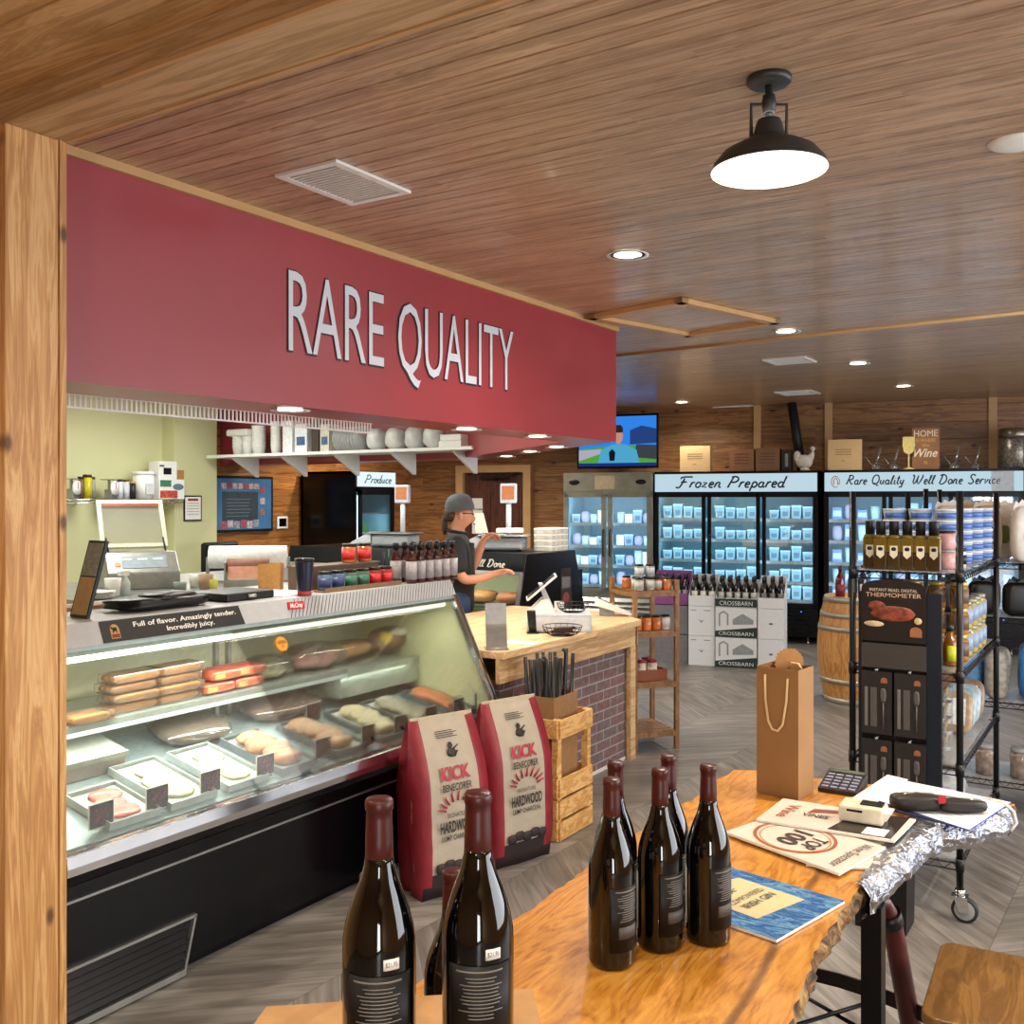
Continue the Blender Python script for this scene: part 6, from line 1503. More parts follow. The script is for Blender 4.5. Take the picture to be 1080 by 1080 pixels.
for k, (x, y) in enumerate(((.065,.05),(.15,.05),(.065,.14),(.15,.14))):
    P_ = MS @ Vector((.02+x,.04+y,.469)); j_ = jar('red-lidded jar in the wooden box, %s' % ['front left','front right','back left','back right'][k], 'red-lidded jars', .036, .125, '#c4b8a4', '#d9d2c6', '#9c1f38', 'sauce_jar', (.1,.6)); j_.location = P_
# ================================================================ things on the meat case
ZK = 1.2625
def on(px, py, z=ZK): return ZP(px, py, z)
def face_cam(extra=0): return AZ+R(extra)
p = on(95,652)
t = thing('sign_board', 'narrow framed notice leaning back at the left end of the meat case', 'sign', (-3.16, XP(84,650,-3.16).y, ZK), 0)
Mx = Matrix.Rotation(R(-16),4,'X')
MB().box(-.05,-.006,0,.05,.006,.28).xf(Mx).build('frame', m_black, t); MB().box(-.042,-.0085,.15,.042,-.006,.27).xf(Mx).build('grey_panel', mk('#8f9296',.6,var=.2,scale=60), t); MB().box(-.042,-.0085,.01,.042,-.006,.145).xf(Mx).build('tan_panel', mk('#b99a70',.6), t)
t['label'] = 'narrow black-framed notice leaning back at the left end of the meat case'
p = on(170,642)
o = MB().use(m_black).blob((0,0,.025),.10,.21,.024,.6,22,10,.22,4).blob((.02,.02,.045),.07,.12,.018,.7,16,8,.25,9).build('folded_bag', None, None, (-3.2,XP(168,640,-3.2).y,ZK+.001)); tag(o, 'crumpled black bag lying on the meat case', 'bag')
y_ = XP(236,630,-3.22).y
t = thing('ring_binder', 'black ring binder lying on the meat case', 'binder', (-3.24,y_+.06,ZK)); MB().box(-.12,-.13,0,.12,.13,.035).build('cover', m_black, t, bevel=.008); MB().tube([(.121,-.02,.018),(.126,0,.018),(.121,.02,.018)],.008,8).build('finger_ring', m_steel, t)
y_ = XP(283,626,-3.22).y
o = MB().use(mk('#dfe3ec',.6)).box(-.13,-.12,0,.11,.15,.004).build('paper_sheets', None, None, (-3.22,y_+.05,ZK+.0005), R(12)); tag(o, 'white paper sheets on the meat case beside the binder', 'paper')
y_ = XP(130,652,-3.1).y
o = MB().box(-.05,-.2,0,.05,.2,.014).build('wooden_board', mk('#8a6238',.6), None, (-3.42,y_+.15,ZK)); tag(o, 'thin brown wooden board at the back of the meat case top', 'board')
# tumbler
p = on(321,628)
t = thing('tumbler', 'navy blue insulated tumbler with red base print on the meat case', 'cup', (p.x,p.y,ZK)); s_ = .041
MB().use(mk('#b03a3a',.4)).lathe([(.0001,0),(.030,0),(.031,.02)],seg=28).use(mk('#141a38',.3,var=.4,scale=12)).lathe([(.031,.02),(s_,.15)],seg=28,cap=False).build('cup_body', None, t); MB().lathe([(s_,.148),(s_+.002,.152),(s_+.002,.162),(.0001,.164)],seg=28).build('lid', m_black, t)
# kraft bag next to it
p = on(306,624); o = MB().hexa([(-.05,-.03,0),(.05,-.03,0),(.05,.03,0),(-.05,.03,0)],[(-.05,-.035,.12),(.055,-.03,.13),(.05,.04,.12),(-.05,.035,.115)]).build('kraft_pouch', m_kraft, None, (-3.40,p.y+.02,ZK), R(30)); tag(o, 'small kraft paper bag behind the navy tumbler', 'bag')
# dip jars in trays
tr_ = thing('jar_rack', 'two-tier brown display tray holding dip jars on the meat case', 'rack', (0,0,0))
ya, yb2 = XP(336,625,-3.13).y, XP(411,612,-3.13).y
MB().box(-3.18,ya-.02,ZK,-3.07,yb2+.02,ZK+.006).box(-3.18,ya-.02,ZK+.006,-3.175,yb2+.02,ZK+.02).box(-3.075,ya-.02,ZK+.006,-3.07,yb2+.02,ZK+.02).build('lower_tray', mk('#7d5f42',.6), tr_)
MB().box(-3.30,ya-.02,ZK+.001,-3.2,yb2-.0,ZK+.105).box(-3.31,ya-.02,ZK+.105,-3.19,yb2-.0,ZK+.112).build('riser', mk('#5f4c3a',.6), tr_)
jn6 = ['first','second','third','fourth','fifth','sixth']
for k in range(6):
    y_ = ya+.035+k*(yb2-ya-.07)/5; c_ = ['#5f7890','#5b7088','#5d6d60','#5d6d60','#9c3a34','#9c3a34'][k]; l_ = ['#2f3f6a','#2f3f6a','#2f6a55','#2f6a55','#c9282c','#c9282c'][k]
    j_ = jar('%s-labelled dip jar in the lower tray, %s from the left' % (['blue','blue','green','green','red','red'][k], jn6[k]), 'dip jars on the meat case', .034, .085, c_, l_, '#171512', 'dip_jar', (.15,.65)); j_.location = (-3.125,y_,ZK+.0065)
for k, px in enumerate((368,386)):
    y_ = XP(px,597,-3.25).y; j_ = jar('orange dip jar with a red label, %s of the two on the upper tier' % ['left','right'][k], 'dip jars on the upper tier', .036, .09, '#b06a3c', '#c9282c', '#171512', 'dip_jar', (.15,.7)); j_.location = (-3.25,min(y_,yb2-.05),ZK+.1125)
y_ = XP(413,611,-3.2).y
t = thing('pen_cup', 'dark cup of green and black pens between the jars and bottles', 'pens', (-3.245,y_+.03,ZK)); MB().lathe([(.0001,0),(.034,0),(.036,.07),(.033,.07),(.031,.005)],seg=16).build('cup_body', m_black, t)
for i in range(6): MB().tube([(.015*cos(i),.015*sin(i),.006),(.03*cos(i*1.1),.03*sin(i*1.1),.14+.01*(i%3))],.004,6).build('pen', mk(['#1c3a2c','#14161a','#27543e'][i%3],.4), t)
# barbecue sauce bottles
bq = None; rw = [('front',-3.07),('back',-3.17)]
yq0, yq1 = XP(434,612,-3.07).y, XP(477,608,-3.07).y
for r_, (nm_, x_) in enumerate(rw):
    for k in range(6):
        y_ = yq0+(yq1-yq0)*k/5+.0
        lab = 'brown sauce bottle with white label, %s row, %s from the left' % (nm_, jn6[k])
        if bq is None:
            bq = thing('barbecue_bottle', lab, 'sauce bottle', (x_,y_,ZK), 0, 'sauce bottles at the end of the meat case')
            MB().lathe([(.0001,0),(.026,0),(.028,.006),(.028,.115),(.022,.135),(.013,.155),(.012,.17)],seg=18).build('glass_body', mk('#3a120c',.12,coat=.5,var=.2), bq); MB().lathe([(.0145,.165),(.0155,.2),(.0001,.202)],seg=14).build('cap', m_black, bq)
            MB().shell(.0283,.02,.11,TC-1.4,TC+1.4,12).build('label', mk('#a8a2a4',.5,var=.15,scale=70), bq)
        else: dup(bq, (x_,y_,ZK), 0, lab)
# ================================================================ checkout things
ZW = .9005
P_ = ZP(590,667,ZW)
cd_ = thing('cash_drawer', 'white cash drawer under the point-of-sale tablet on the counter', 'cash drawer', (P_.x,P_.y,ZW), AZ)
MB().box(-.19,0,0,.19,.30,.105).build('drawer_body', mk('#cfd2d6',.4), cd_, bevel=.004); MB().box(-.18,-.004,.01,.18,.0,.085).build('drawer_front', mk('#dfe1e4',.4), cd_)
ts_ = thing('tablet_stand', 'white tablet on a slanted stand seen edge-on, on the cash drawer', 'tablet', P_+Vector((0,0,.106)), AZ)
MB().hexa([(-.18,.05,0),(-.02,.05,0),(-.02,.25,0),(-.18,.25,0)],[(-.10,.07,.08),(-.06,.07,.08),(-.06,.23,.08),(-.10,.23,.08)]).build('wedge_base', m_white, ts_)
MB().hexa([(-.07,.10,.03),(-.03,.10,.03),(-.03,.2,.03),(-.07,.2,.03)],[(-.12,.10,.17),(-.095,.10,.17),(-.095,.2,.17),(-.12,.2,.17)]).build('neck', mk('#c3c6ca',.4), ts_)
Mx = Matrix.Translation((-.105,.05,.145)) @ Matrix.Rotation(R(-40),4,'Y')
MB().box(-.11,-.0,-.006,.12,.2,.006).xf(Mx).build('tablet_body', m_white, ts_, bevel=.002); MB().box(-.10,.01,.0062,.11,.19,.0075).xf(Mx).build('screen', m_blackg, ts_)
def basket(label, loc, r=.10, h=.055):
    t = thing('wire_basket', label, 'basket', loc, AZ, 'round black wire baskets')
    mb = MB()
    for k, (rr_, z) in enumerate(((r*.55,.003),(r*.78,.014),(r*.93,h*.55),(r,h))): mb.tube([(rr_*cos(2*pi*i/24), rr_*sin(2*pi*i/24), z) for i in range(24)], .0022, 4, True)
    for i in range(20):
        a = 2*pi*i/20; mb.tube([(0,0,.003),(r*.55*cos(a),r*.55*sin(a),.003),(r*.78*cos(a),r*.78*sin(a),.014),(r*.93*cos(a),r*.93*sin(a),h*.55),(r*cos(a),r*sin(a),h)], .0015, 4)
    mb.build('wire_bowl', m_blackm, t); return t
q_ = Matrix.Translation(P_) @ Matrix.Rotation(AZ,4,'Z')
b1 = basket('round black wire basket on top of the cash drawer', q_ @ Vector((.085,.10,.107)), .095)
b2 = basket('round black wire basket of brown bars in front of the cash drawer', q_ @ Vector((.01,-.13,.0)), .115)
for k in range(6):
    o = MB().box(-.05,-.011,0,.05,.011,.014).build('snack_bar', mk('#3a2218',.5,var=.3), None, b2.location+Vector((-.0+.01*(k%2), -.026+.026*(k%3)+.01*(k//3), .0185+.0155*(k//3))), AZ+R(6)*(k//3)); tag(o, 'dark brown wrapped bar in the front basket, %s layer, %s' % (['lower','upper'][k//3], ['front','middle','back'][k%3]), 'snack bar', 'bars in the wire basket')
P2 = ZP(562,668,ZW); t = thing('card_reader', 'small black card reader on a stand at the front of the counter', 'card reader', (P2.x,P2.y,ZW), AZ)
MB().box(-.035,-.02,0,.035,.03,.008).build('base', m_black, t); MB().hexa([(-.022,.005,.008),(.022,.005,.008),(.022,.02,.008),(-.022,.02,.008)],[(-.035,-.01,.13),(.015,-.01,.13),(.015,.008,.135),(-.035,.008,.135)]).build('reader_body', m_black, t)
MB().box(-.02,-.004,.03,.012,-.001,.1).build('screen_glass', m_blackg, t)
MB().box(.035,0,.0,.1,.004,.004).build('cable', m_black, t)
P2 = ZP(640,652,ZW); t = thing('card_terminal', 'white slanted payment terminal at the right end of the counter', 'terminal', (P2.x,P2.y+.12,ZW), AZ)
MB().hexa([(-.13,0,.07),(.10,0,0),(.10,.11,0),(-.13,.11,.07)],[(-.12,0,.125),(.12,0,.012),(.12,.11,.012),(-.12,.11,.125)]).build('terminal_body', m_white, t, bevel=.004)
MB().hexa([(-.11,.012,.119),(-.03,.012,.081),(-.03,.098,.081),(-.11,.098,.119)],[(-.11,.012,.124),(-.03,.012,.086),(-.03,.098,.086),(-.11,.098,.124)]).build('keypad', m_black, t); MB().box(-.10,.03,0,.0,.09,.08).build('stand', m_grey, t)
o = MB().box(-.03,0,0,.03,.002,.05).box(-.02,-.01,0,.02,.012,.003).build('small_card', m_paper, None, q_ @ Vector((.012,.27,.106)), AZ); tag(o, 'small white card standing behind the upper basket', 'card')
t = thing('brochure_holder', 'clear holder of grey leaflets at the left end of the counter', 'holder', (-2.83,4.29,ZW), R(40)); Mx = Matrix.Rotation(R(-14),4,'X')
MB().box(-.055,-.012,.0,.055,.0,.24).xf(Mx).build('leaflets', mk('#9d9d9c',.6), t); MB().box(-.06,-.02,.0,.06,-.016,.13).xf(Mx).build('clear_pocket', m_glass, t); MB().box(-.06,-.04,0,.06,.07,.004).build('base', glass('#ffffff',.1,.1), t)
o = MB().box(-.09,-.06,0,.09,.06,.003).build('receipt_sheet', m_paper, None, (-2.85,4.55,ZW), R(20)); tag(o, 'white sheet lying on the counter beside the leaflet holder', 'paper')
# ================================================================ scales and trays on the second case
def scale(label, loc, rz, s=1):
    t = thing('deli_scale', label, 'scale', loc, rz, 'grey deli scales with display poles')
    MB().box(-.17,-.13,.012,.17,.17,.11).build('scale_body', mk('#9ea3a6',.4), t, bevel=.02)
    MB().hexa([(-.36,-.14,.03),(-.17,-.14,.03),(-.17,.12,.03),(-.36,.12,.03)],[(-.34,-.14,.05),(-.17,-.14,.135),(-.17,.12,.135),(-.34,.12,.05)]).build('keyboard', mk('#c9cdd0',.4), t, bevel=.004)
    MB().box(-.20,-.15,.115,.20,.19,.125).build('weighing_plate', m_steel, t, bevel=.004)
    for x in (-.13,.13): MB().lathe([(.018,0),(.018,.014)],(x,0,0),10).build('foot', m_black, t)
    MB().tube([(.02,.14,.11),(.02,.14,.40)],.022,10).build('display_pole', mk('#cfd4da',.35), t)
    d_ = MB().box(-.045,.10,.38,.085,.17,.54).build('display_head', mk('#cfd4e0',.35), t, bevel=.01); MB().box(-.03,.096,.41,.07,.10,.52).build('display_screen', mk('#c07a52',.4), d_); return t
k_ = (410-540)/1040.; 
s1_ = scale('grey deli scale left of the cashier with a display pole', (-5.45,6.66,1.271), R(18))
s2_ = dup(s1_, (-4.30,6.62,1.271), R(24), 'grey deli scale right of the cashier with a display pole')
t = thing('receipt_holder', 'cream card standing on the right deli scale', 'card', (-4.48,6.56,1.412), AZ); MB().hexa([(-.04,0,0),(.06,0,0),(.06,.004,0),(-.04,.004,0)],[(-.06,.03,.16),(.02,.03,.16),(.02,.034,.16),(-.06,.034,.16)]).build('card', mk('#dcd8c4',.6), t)
o = MB().box(-.11,-.06,0,.11,.06,.04).build('white_tray', m_white, None, (-4.28,6.68,1.412), AZ, bevel=.01); tag(o, 'stack of white foam trays on the right deli scale', 'tray')
cc_ = None
for c_ in range(2):
    for k in range(4):
        lab = 'white lidded clamshell pack, %s of the %s stack beside the right scale' % (lv_[k], ['left','right'][c_])
        loc = (-4.08+c_*.0, 6.80+c_*.135, 1.271+k*.046) if False else (-4.0-.0*c_, 6.79+c_*.14, 1.271+k*.046)
        if cc_ is None:
            cc_ = thing('clamshell_pack', lab, 'food pack', loc, R(90), 'stacked white packs on the far case'); MB().box(-.065,-.08,0,.065,.08,.03).build('tray', mk('#c9c4b8',.5,var=.2,scale=20), cc_, bevel=.004); MB().box(-.067,-.082,.0305,.067,.082,.044).build('lid', m_white, cc_, bevel=.003)
        else: dup(cc_, loc, R(90), lab)
# ================================================================ the cashier
m_skin = mk('#c08a70', .5, var=.05, scale=12); m_shirt = mk('#15171b', .8, var=.15, scale=14); m_jean = mk('#22375a', .8, var=.15, scale=30); m_cap = mk('#4f5357', .8, var=.1); m_hair = mk('#3a281c', .7, var=.3, scale=60)
def skin_mesh(name, pts, edges, mat, parent, sub=2, root=0):
    me = bpy.data.meshes.new(name); me.from_pydata([p[:3] for p in pts], edges, []); me.materials.append(mat)
    o = bpy.data.objects.new(name, me); COL.objects.link(o); o.parent = parent
    o.modifiers.new('skin', 'SKIN'); 
    if not me.skin_vertices: me.attributes.new('skin', 'FLOAT', 'POINT') if False else None
    return o
PY = 7.02
pc_ = DP(480, 600, PY)
per = thing('person', 'cashier in black polo and grey cap reaching across the far display case', 'person', (pc_.x,pc_.y,0), AZ)
def build_skin(name, chains, mat, sub=2, parent=per):
    """chains: list of lists of (x,y,z,r); first chain's first point is the root; later chains start at an existing index given as int"""
    import bmesh
    vs, es, rs = [], [], []
    for ch in chains:
        prev = None
        for q_ in ch:
            if isinstance(q_, int): prev = q_; continue
            vs.append(q_[:3]); rs.append(q_[3] if len(q_) == 4 else (q_[3], q_[4])); i = len(vs)-1
            if prev is not None: es.append((prev, i))
            prev = i
    me = bpy.data.meshes.new(name); bm = bmesh.new(); L = bm.verts.layers.skin.verify()
    bv = [bm.verts.new(v) for v in vs]
    for i, v in enumerate(bv):
        r_ = rs[i]; v[L].radius = (r_, r_) if not isinstance(r_, tuple) else r_; v[L].use_root = (i == 0)
    for a, b in es: bm.edges.new((bv[a], bv[b]))
    bm.to_mesh(me); bm.free(); me.materials.append(mat)
    o = bpy.data.objects.new(name, me); COL.objects.link(o); o.parent = parent
    s_ = o.modifiers.new('skin', 'SKIN'); s_.use_smooth_shade = True
    u = o.modifiers.new('subdivision', 'SUBSURF'); u.levels = sub; u.render_levels = sub
    return o
# local frame: +x = right in the picture (where he faces), +y away from the camera
NK = (.02,.0,1.44)
body = [
 [(0,0,.96,.105),(.0,0,1.08,.105),(.0,0,1.22,.112),(.0,0,1.36,.10),(.015,0,1.435,.062),(.03,0,1.49,.056),(.045,0,1.545,.082),(.05,0,1.60,.088),(.045,0,1.645,.07)],   # 0-8
 [6,(.12,0,1.545,.038),(.148,0,1.548,.014)],                                                # nose 9,10
 [6,(.088,0,1.508,.052)],
 [0,(.0,-.09,.90,.095),(.02,-.10,.50,.06),(.0,-.10,.10,.042),(.10,-.10,.035,.036)],        # near leg 12..15
 [0,(.0,.09,.90,.095),(-.02,.10,.50,.06),(-.04,.10,.10,.042),(.06,.10,.035,.036)],         # far leg 16..19
 [3,(.01,-.165,1.36,.050),(.04,-.205,1.18,.044),(.07,-.20,1.12,.040),(.20,-.17,1.135,.032),(.285,-.15,1.165,.026),(.325,-.14,1.175,.030)],   # near arm 20..25
 [25,(.37,-.15,1.185,.010),(.40,-.15,1.175,.009),(.415,-.15,1.155,.008)],
 [25,(.372,-.135,1.19,.010),(.405,-.132,1.18,.009),(.42,-.13,1.158,.008)],
 [25,(.37,-.118,1.187,.010),(.40,-.114,1.176,.009),(.413,-.113,1.155,.008)],
 [25,(.362,-.105,1.18,.009),(.388,-.10,1.168,.008),(.398,-.10,1.152,.007)],
 [25,(.335,-.17,1.19,.011),(.36,-.185,1.195,.009)],
 [3,(.02,.165,1.36,.050),(.09,.20,1.20,.044),(.12,.20,1.17,.040),(.17,.16,1.32,.032),(.20,.13,1.40,.025),(.235,.12,1.425,.029)],
]
n0 = sum(len([q for q in ch if not isinstance(q,int)]) for ch in body)
fh = n0-1
body += [[fh,(.275,.11,1.435,.010),(.305,.105,1.42,.009),(.318,.10,1.40,.008)],[fh,(.277,.125,1.43,.010),(.31,.122,1.412,.009),(.32,.12,1.392,.008)],[fh,(.272,.14,1.422,.010),(.302,.138,1.402,.009),(.31,.137,1.385,.008)],[fh,(.262,.152,1.412,.009),(.286,.152,1.394,.008),(.293,.152,1.38,.007)],[fh,(.245,.09,1.435,.011),(.268,.078,1.43,.009)]]
bo = build_skin('body', body, m_skin)
build_skin('polo_shirt', [[(0,0,1.22,.150),(.0,0,1.10,.145),(.0,0,.98,.150),(.0,0,.84,.155)],[0,(.0,0,1.35,.142),(.012,0,1.44,.085)],[4,(.008,-.16,1.37,.088),(.033,-.20,1.23,.070),(.05,-.205,1.16,.066)],[4,(.015,.16,1.37,.088),(.08,.195,1.25,.070),(.10,.20,1.20,.066)]], m_shirt)
MB().tube([(.012+.068*cos(2*pi*i/20), .068*sin(2*pi*i/20), 1.452+.012*cos(2*pi*i/20)*-1) for i in range(20)], .012, 6, True).build('collar', m_shirt, per)
build_skin('jeans', [[(0,0,1.10,.128),(0,0,.94,.138)],[1,(.0,-.09,.88,.112),(.02,-.10,.50,.078),(.0,-.10,.12,.066)],[1,(.0,.09,.88,.112),(-.02,.10,.50,.078),(-.04,.10,.12,.066)]], m_jean)
for y_ in (-.10,.10):
    MB().blob((.05 if y_ < 0 else .01,y_,.045),.15,.052,.045,.7,16,8).build('shoe', m_black, per)
cp_ = [(.0001,.125),(.04,.122),(.075,.105),(.097,.07),(.105,.03),(.106,.0)]
cap = MB().lathe([(r_,z) for r_,z in cp_][::-1], seg=24, cap=False); cap.xf(Matrix.Translation((.035,0,1.60)) @ Matrix.Rotation(R(-8),4,'Y'))
s0 = len(cap.v); cap.lathe([(.06,0),(.18,-.012),(.18,-.006),(.06,.008)], ang=(-.62,.62), seg=10); cap.xf(Matrix.Translation((.025,0,1.603)) @ Matrix.Rotation(R(-6),4,'Y'), s0)
cap.build('cap', m_cap, per)
MB().blob((-.028,0,1.575),.05,.078,.055,.8,16,8,.08,3).blob((-.075,0,1.50),.022,.022,.075,1,12,8,.1,5).build('hair', m_hair, per)
MB().blob((.045,-.088,1.565),.016,.01,.03,1,10,8).blob((.045,.088,1.565),.016,.01,.03,1,10,8).build('ear', m_skin, per)
MB().tube([(.045,-.088,1.585),(.125,-.06,1.582),(.133,-.03,1.575),(.133,.03,1.575),(.125,.06,1.582),(.045,.088,1.585)],.003,5).build('glasses', m_black, per)
MB().blob((.128,-.033,1.575),.008,.011,.007,1,8,6).blob((.128,.033,1.575),.008,.011,.007,1,8,6).build('eye', mk('#2b2320',.3), per)
MB().tube([(.132,-.022,1.508),(.140,0,1.507),(.132,.022,1.508)],.005,6).build('mouth', mk('#9a5a50',.5), per)
# ================================================================ kitchen
ZV = 1.14
kt = thing('work_table', 'stainless work table behind the meat case', 'table', (0,0,0))
MB().box(-5.9,3.2,ZV-.04,-4.6,6.05,ZV).build('tabletop', m_steel, kt)
for x in (-5.85,-4.68):
    for y in (3.25,5.98): MB().tube([(x,y,0),(x,y,ZV-.04)],.022,10).build('leg', m_steel, kt)
MB().box(-5.85,3.25,.3,-4.68,5.98,.33).build('undershelf', m_steel, kt)
def onV(px, py): p = ZP(px, py, ZV); return Vector((p.x,p.y,ZV+.0005))
P_ = Vector((-5.2, XP(146,615,-5.2).y, ZV+.001)); 
vm = thing('vacuum_sealer', 'stainless vacuum sealer with its clear lid raised on the work table', 'vacuum sealer', P_, AZ+R(33))
MB().prism([(-.17,0),(.17,0),(.17,.22),(-.06,.22),(-.17,.10)], .42, 'yz', -.21).build('housing', mk('#8f8f88',.35,.6), vm, bevel=.006)
Mp = frame3((0,-.115,.16),(1,0,0),(0,.11,.12)); MB().box(-.12,-.045,0,.14,.045,.003,Mp).build('control_panel', mk('#8d9aa0',.4), vm); MB().box(-.16,-.03,0,-.13,.0,.004,Mp).build('start_button', mk('#c98a3a',.4), vm)
for x in (-.09,0,.09): MB().box(x-.03,.012,.003,x+.03,.03,.0045,Mp).build('display', mk('#b9c9cc',.4), vm)
Ml = Matrix.Translation((0,.10,.24)) @ Matrix.Rotation(R(62),4,'X')
l_ = MB().box(-.20,0,-.012,-.175,.33,.012,Ml).box(.175,0,-.012,.20,.33,.012,Ml).box(-.175,0,-.012,.175,.025,.012,Ml).box(-.175,.305,-.012,.175,.33,.012,Ml).build('lid_frame', mk('#d3d3bd',.4), vm); MB().box(-.175,.025,-.004,.175,.305,.004,Ml).build('lid_window', glass('#f4f4ea',.08,.15), l_); MB().box(-.17,.285,.0125,.17,.30,.016,Ml).build('seal_bar', mk('#a03a30',.4), l_)
for x in (-.17,.17): MB().tube([(x,.02,.21),(x,.10,.30)],.006,6).build('lid_strut', m_black, vm)
pr_ = thing('paper_roll_stand', 'large roll of white butcher paper on a steel stand', 'paper roll', (-5.0, XP(262,600,-5.0).y, ZV), AZ+R(8))
MB().box(-.27,-.02,0,-.255,.02,.16).box(.255,-.02,0,.27,.02,.16).box(-.27,-.1,0,.27,.1,.012).build('stand', m_steel, pr_); MB().tube([(-.25,0,.16),(.25,0,.16)],.075,28).build('paper_roll', mk('#e8eae4',.6), pr_)
p2_ = thing('paper_roll_stand', 'smaller roll of pink-brown butcher paper in a cutter in front', 'paper roll', (-4.72, XP(262,606,-4.72).y, ZV), AZ+R(10))
MB().box(-.14,-.08,0,-.13,.08,.15).box(.13,-.08,0,.14,.08,.15).box(-.14,-.1,0,.14,-.09,.045).box(-.13,-.09,.0,.13,.08,.01).build('cutter_frame', m_steel, p2_); MB().tube([(-.128,0,.13),(.128,0,.13)],.042,24).build('paper_roll', mk('#9a6a58',.6), p2_); MB().hexa([(-.12,-.088,.05),(.12,-.088,.05),(.12,-.086,.05),(-.12,-.086,.05)],[(-.12,-.043,.125),(.12,-.043,.125),(.12,-.041,.125),(-.12,-.041,.125)]).build('hanging_sheet', mk('#c4896e',.6), p2_)
def simple(name, mb, mat, loc, label, cat, rz=0, group=None, bevel=0): return tag(mb.build(name, mat, None, loc, rz, bevel), label, cat, group)
q2 = onV(119,628); simple('paper_cup', MB().lathe([(.0001,0),(.035,0),(.045,.10),(.042,.10),(.033,.004)],seg=18), m_white, (-4.85,XP(119,615,-4.85).y,ZV+.001), 'white cup on the work table left of the vacuum sealer', 'cup')
t = thing('spray_bottle', 'small clear spray bottle beside the white cup', 'bottle', (-4.85,XP(132,615,-4.85).y,ZV+.001)); MB().lathe([(.0001,0),(.028,0),(.028,.07),(.012,.10),(.012,.11)],seg=16).build('bottle_body', mk('#c9d6cf',.3), t); MB().box(-.012,-.04,.11,.012,.02,.135).build('trigger_head', m_white, t)
for k, (px, x, c_, r_, h_) in enumerate(((208,-4.9,'#cfd2c4',.05,.08),(217,-4.75,'#a98a6a',.045,.09),(224,-4.72,'#cfd25a',.035,.06),(190,-4.8,'#7f8b80',.04,.05))):
    simple('food_tub', MB().lathe([(.0001,0),(r_*.85,0),(r_,h_),(r_*.93,h_),(r_*.8,.005)],seg=16), mk(c_,.4), (x,XP(px,612,x).y,ZV+.001), ['pale','brown','yellow','grey-green'][k]+' food tub on the work table right of the sealer', 'tub', 0, 'tubs on the work table')
t = thing('plate_stack', 'stack of white plates at the left of the work table', 'plates', (-4.80,XP(103,618,-4.80).y,ZV+.001))
for k in range(4): MB().lathe([(.0001,0),(.06,0),(.095,.012),(.09,.012),(.058,.004)],(0,0,k*.009),24).build('plate', m_white, t)
# wire shelf on the yellow wall
ys0, ys1 = XP(72,527,-8.6).y, XP(193,527,-8.6).y
ws = thing('wall_shelf', 'chrome wire shelf on the yellow kitchen wall', 'shelf', (0,0,0))
mb = MB(); mb.tube([(-8.6,ys0-.6,1.68),(-8.6,ys1,1.68)],.005,5).tube([(-8.6,ys0-.6,1.65),(-8.6,ys1,1.65)],.004,5).tube([(-8.98,ys0-.6,1.68),(-8.98,ys1,1.68)],.005,5)
y_ = ys0-.6
while y_ < ys1: mb.tube([(-8.6,y_,1.652),(-8.6,y_+.03,1.68)],.002,4).tube([(-8.6,y_,1.683),(-8.98,y_,1.683)],.002,4); y_ += .06
for y_ in (ys0+.1,(ys0+ys1)/2,ys1-.1): mb.tube([(-8.6,y_,1.65),(-8.995,y_,1.50)],.005,5)
mb.build('wire_deck', m_chrome, ws)
def ws_pos(px, x=-8.78): p = XP(px, 520, x); return (x, min(p.y, ys1-.08), 1.6865)
def dial(px, lab):
    t = thing('dial_scale', lab, 'scale', ws_pos(px), R(20), 'round white dial scales'); MB().box(-.02,-.05,0,.06,.05,.10).build('housing', m_steel, t, bevel=.01)
    MB().lathe([(.0001,0),(.07,0),(.07,.012),(.0001,.014)],seg=28).xf(Matrix.Translation((.062,0,.11)) @ Matrix.Rotation(pi/2,4,'Y')).build('dial_face', m_white, t); MB().box(.077,-.003,.10,.08,.003,.165).build('needle', mk('#a02a20',.5), t); MB().box(-.06,-.06,.19,.06,.06,.20).build('pan', m_steel, t); MB().box(-.01,-.01,.10,.01,.01,.19).build('pan_stem', m_steel, t)
dial(75,'white dial scale at the far left of the kitchen wall shelf'); dial(115,'white dial scale between the yellow jar and the small bottles')
def jar2(px, r_, h_, c_, lc, lab, cat='jar', x=-8.75):
    t = thing('storage_jar', lab, cat, ws_pos(px, x)); MB().lathe([(.0001,0),(r_,0),(r_,h_*.88)],seg=18).build('jar_body', mk(c_,.35,var=.1), t); MB().lathe([(r_*.95,h_*.88),(r_*.95,h_),(.0001,h_)],seg=18).build('lid', mk(lc,.4), t)
jar2(92,.045,.24,'#c2b422','#15130f','yellow jar on the kitchen wall shelf'); jar2(85,.03,.22,'#6e5340','#15130f','brown jar left of the yellow jar'); jar2(98,.022,.22,'#8a8a86','#2a2a2a','grey jar right of the yellow jar')
jar2(126.5,.032,.2,'#c7cbd2','#22252c','small white bottle, left of two, on the wall shelf'); jar2(133,.032,.2,'#c7cbd2','#6a4a22','small white bottle, right of two, on the wall shelf'); jar2(140,.03,.18,'#1d1d1d','#b98a4a','small black bottle beside the white bucket')
t = thing('bucket', 'white plastic bucket with lid on the kitchen wall shelf', 'bucket', ws_pos(151.5)); MB().lathe([(.0001,0),(.095,0),(.115,.25)],seg=24).build('bucket_body', m_white, t); MB().lathe([(.12,.25),(.122,.285),(.0001,.287)],seg=24).build('lid', m_white, t)
MB().box(.09,-.05,.05,.112,.05,.16).build('label', mk('#c9cdd0',.5), t)
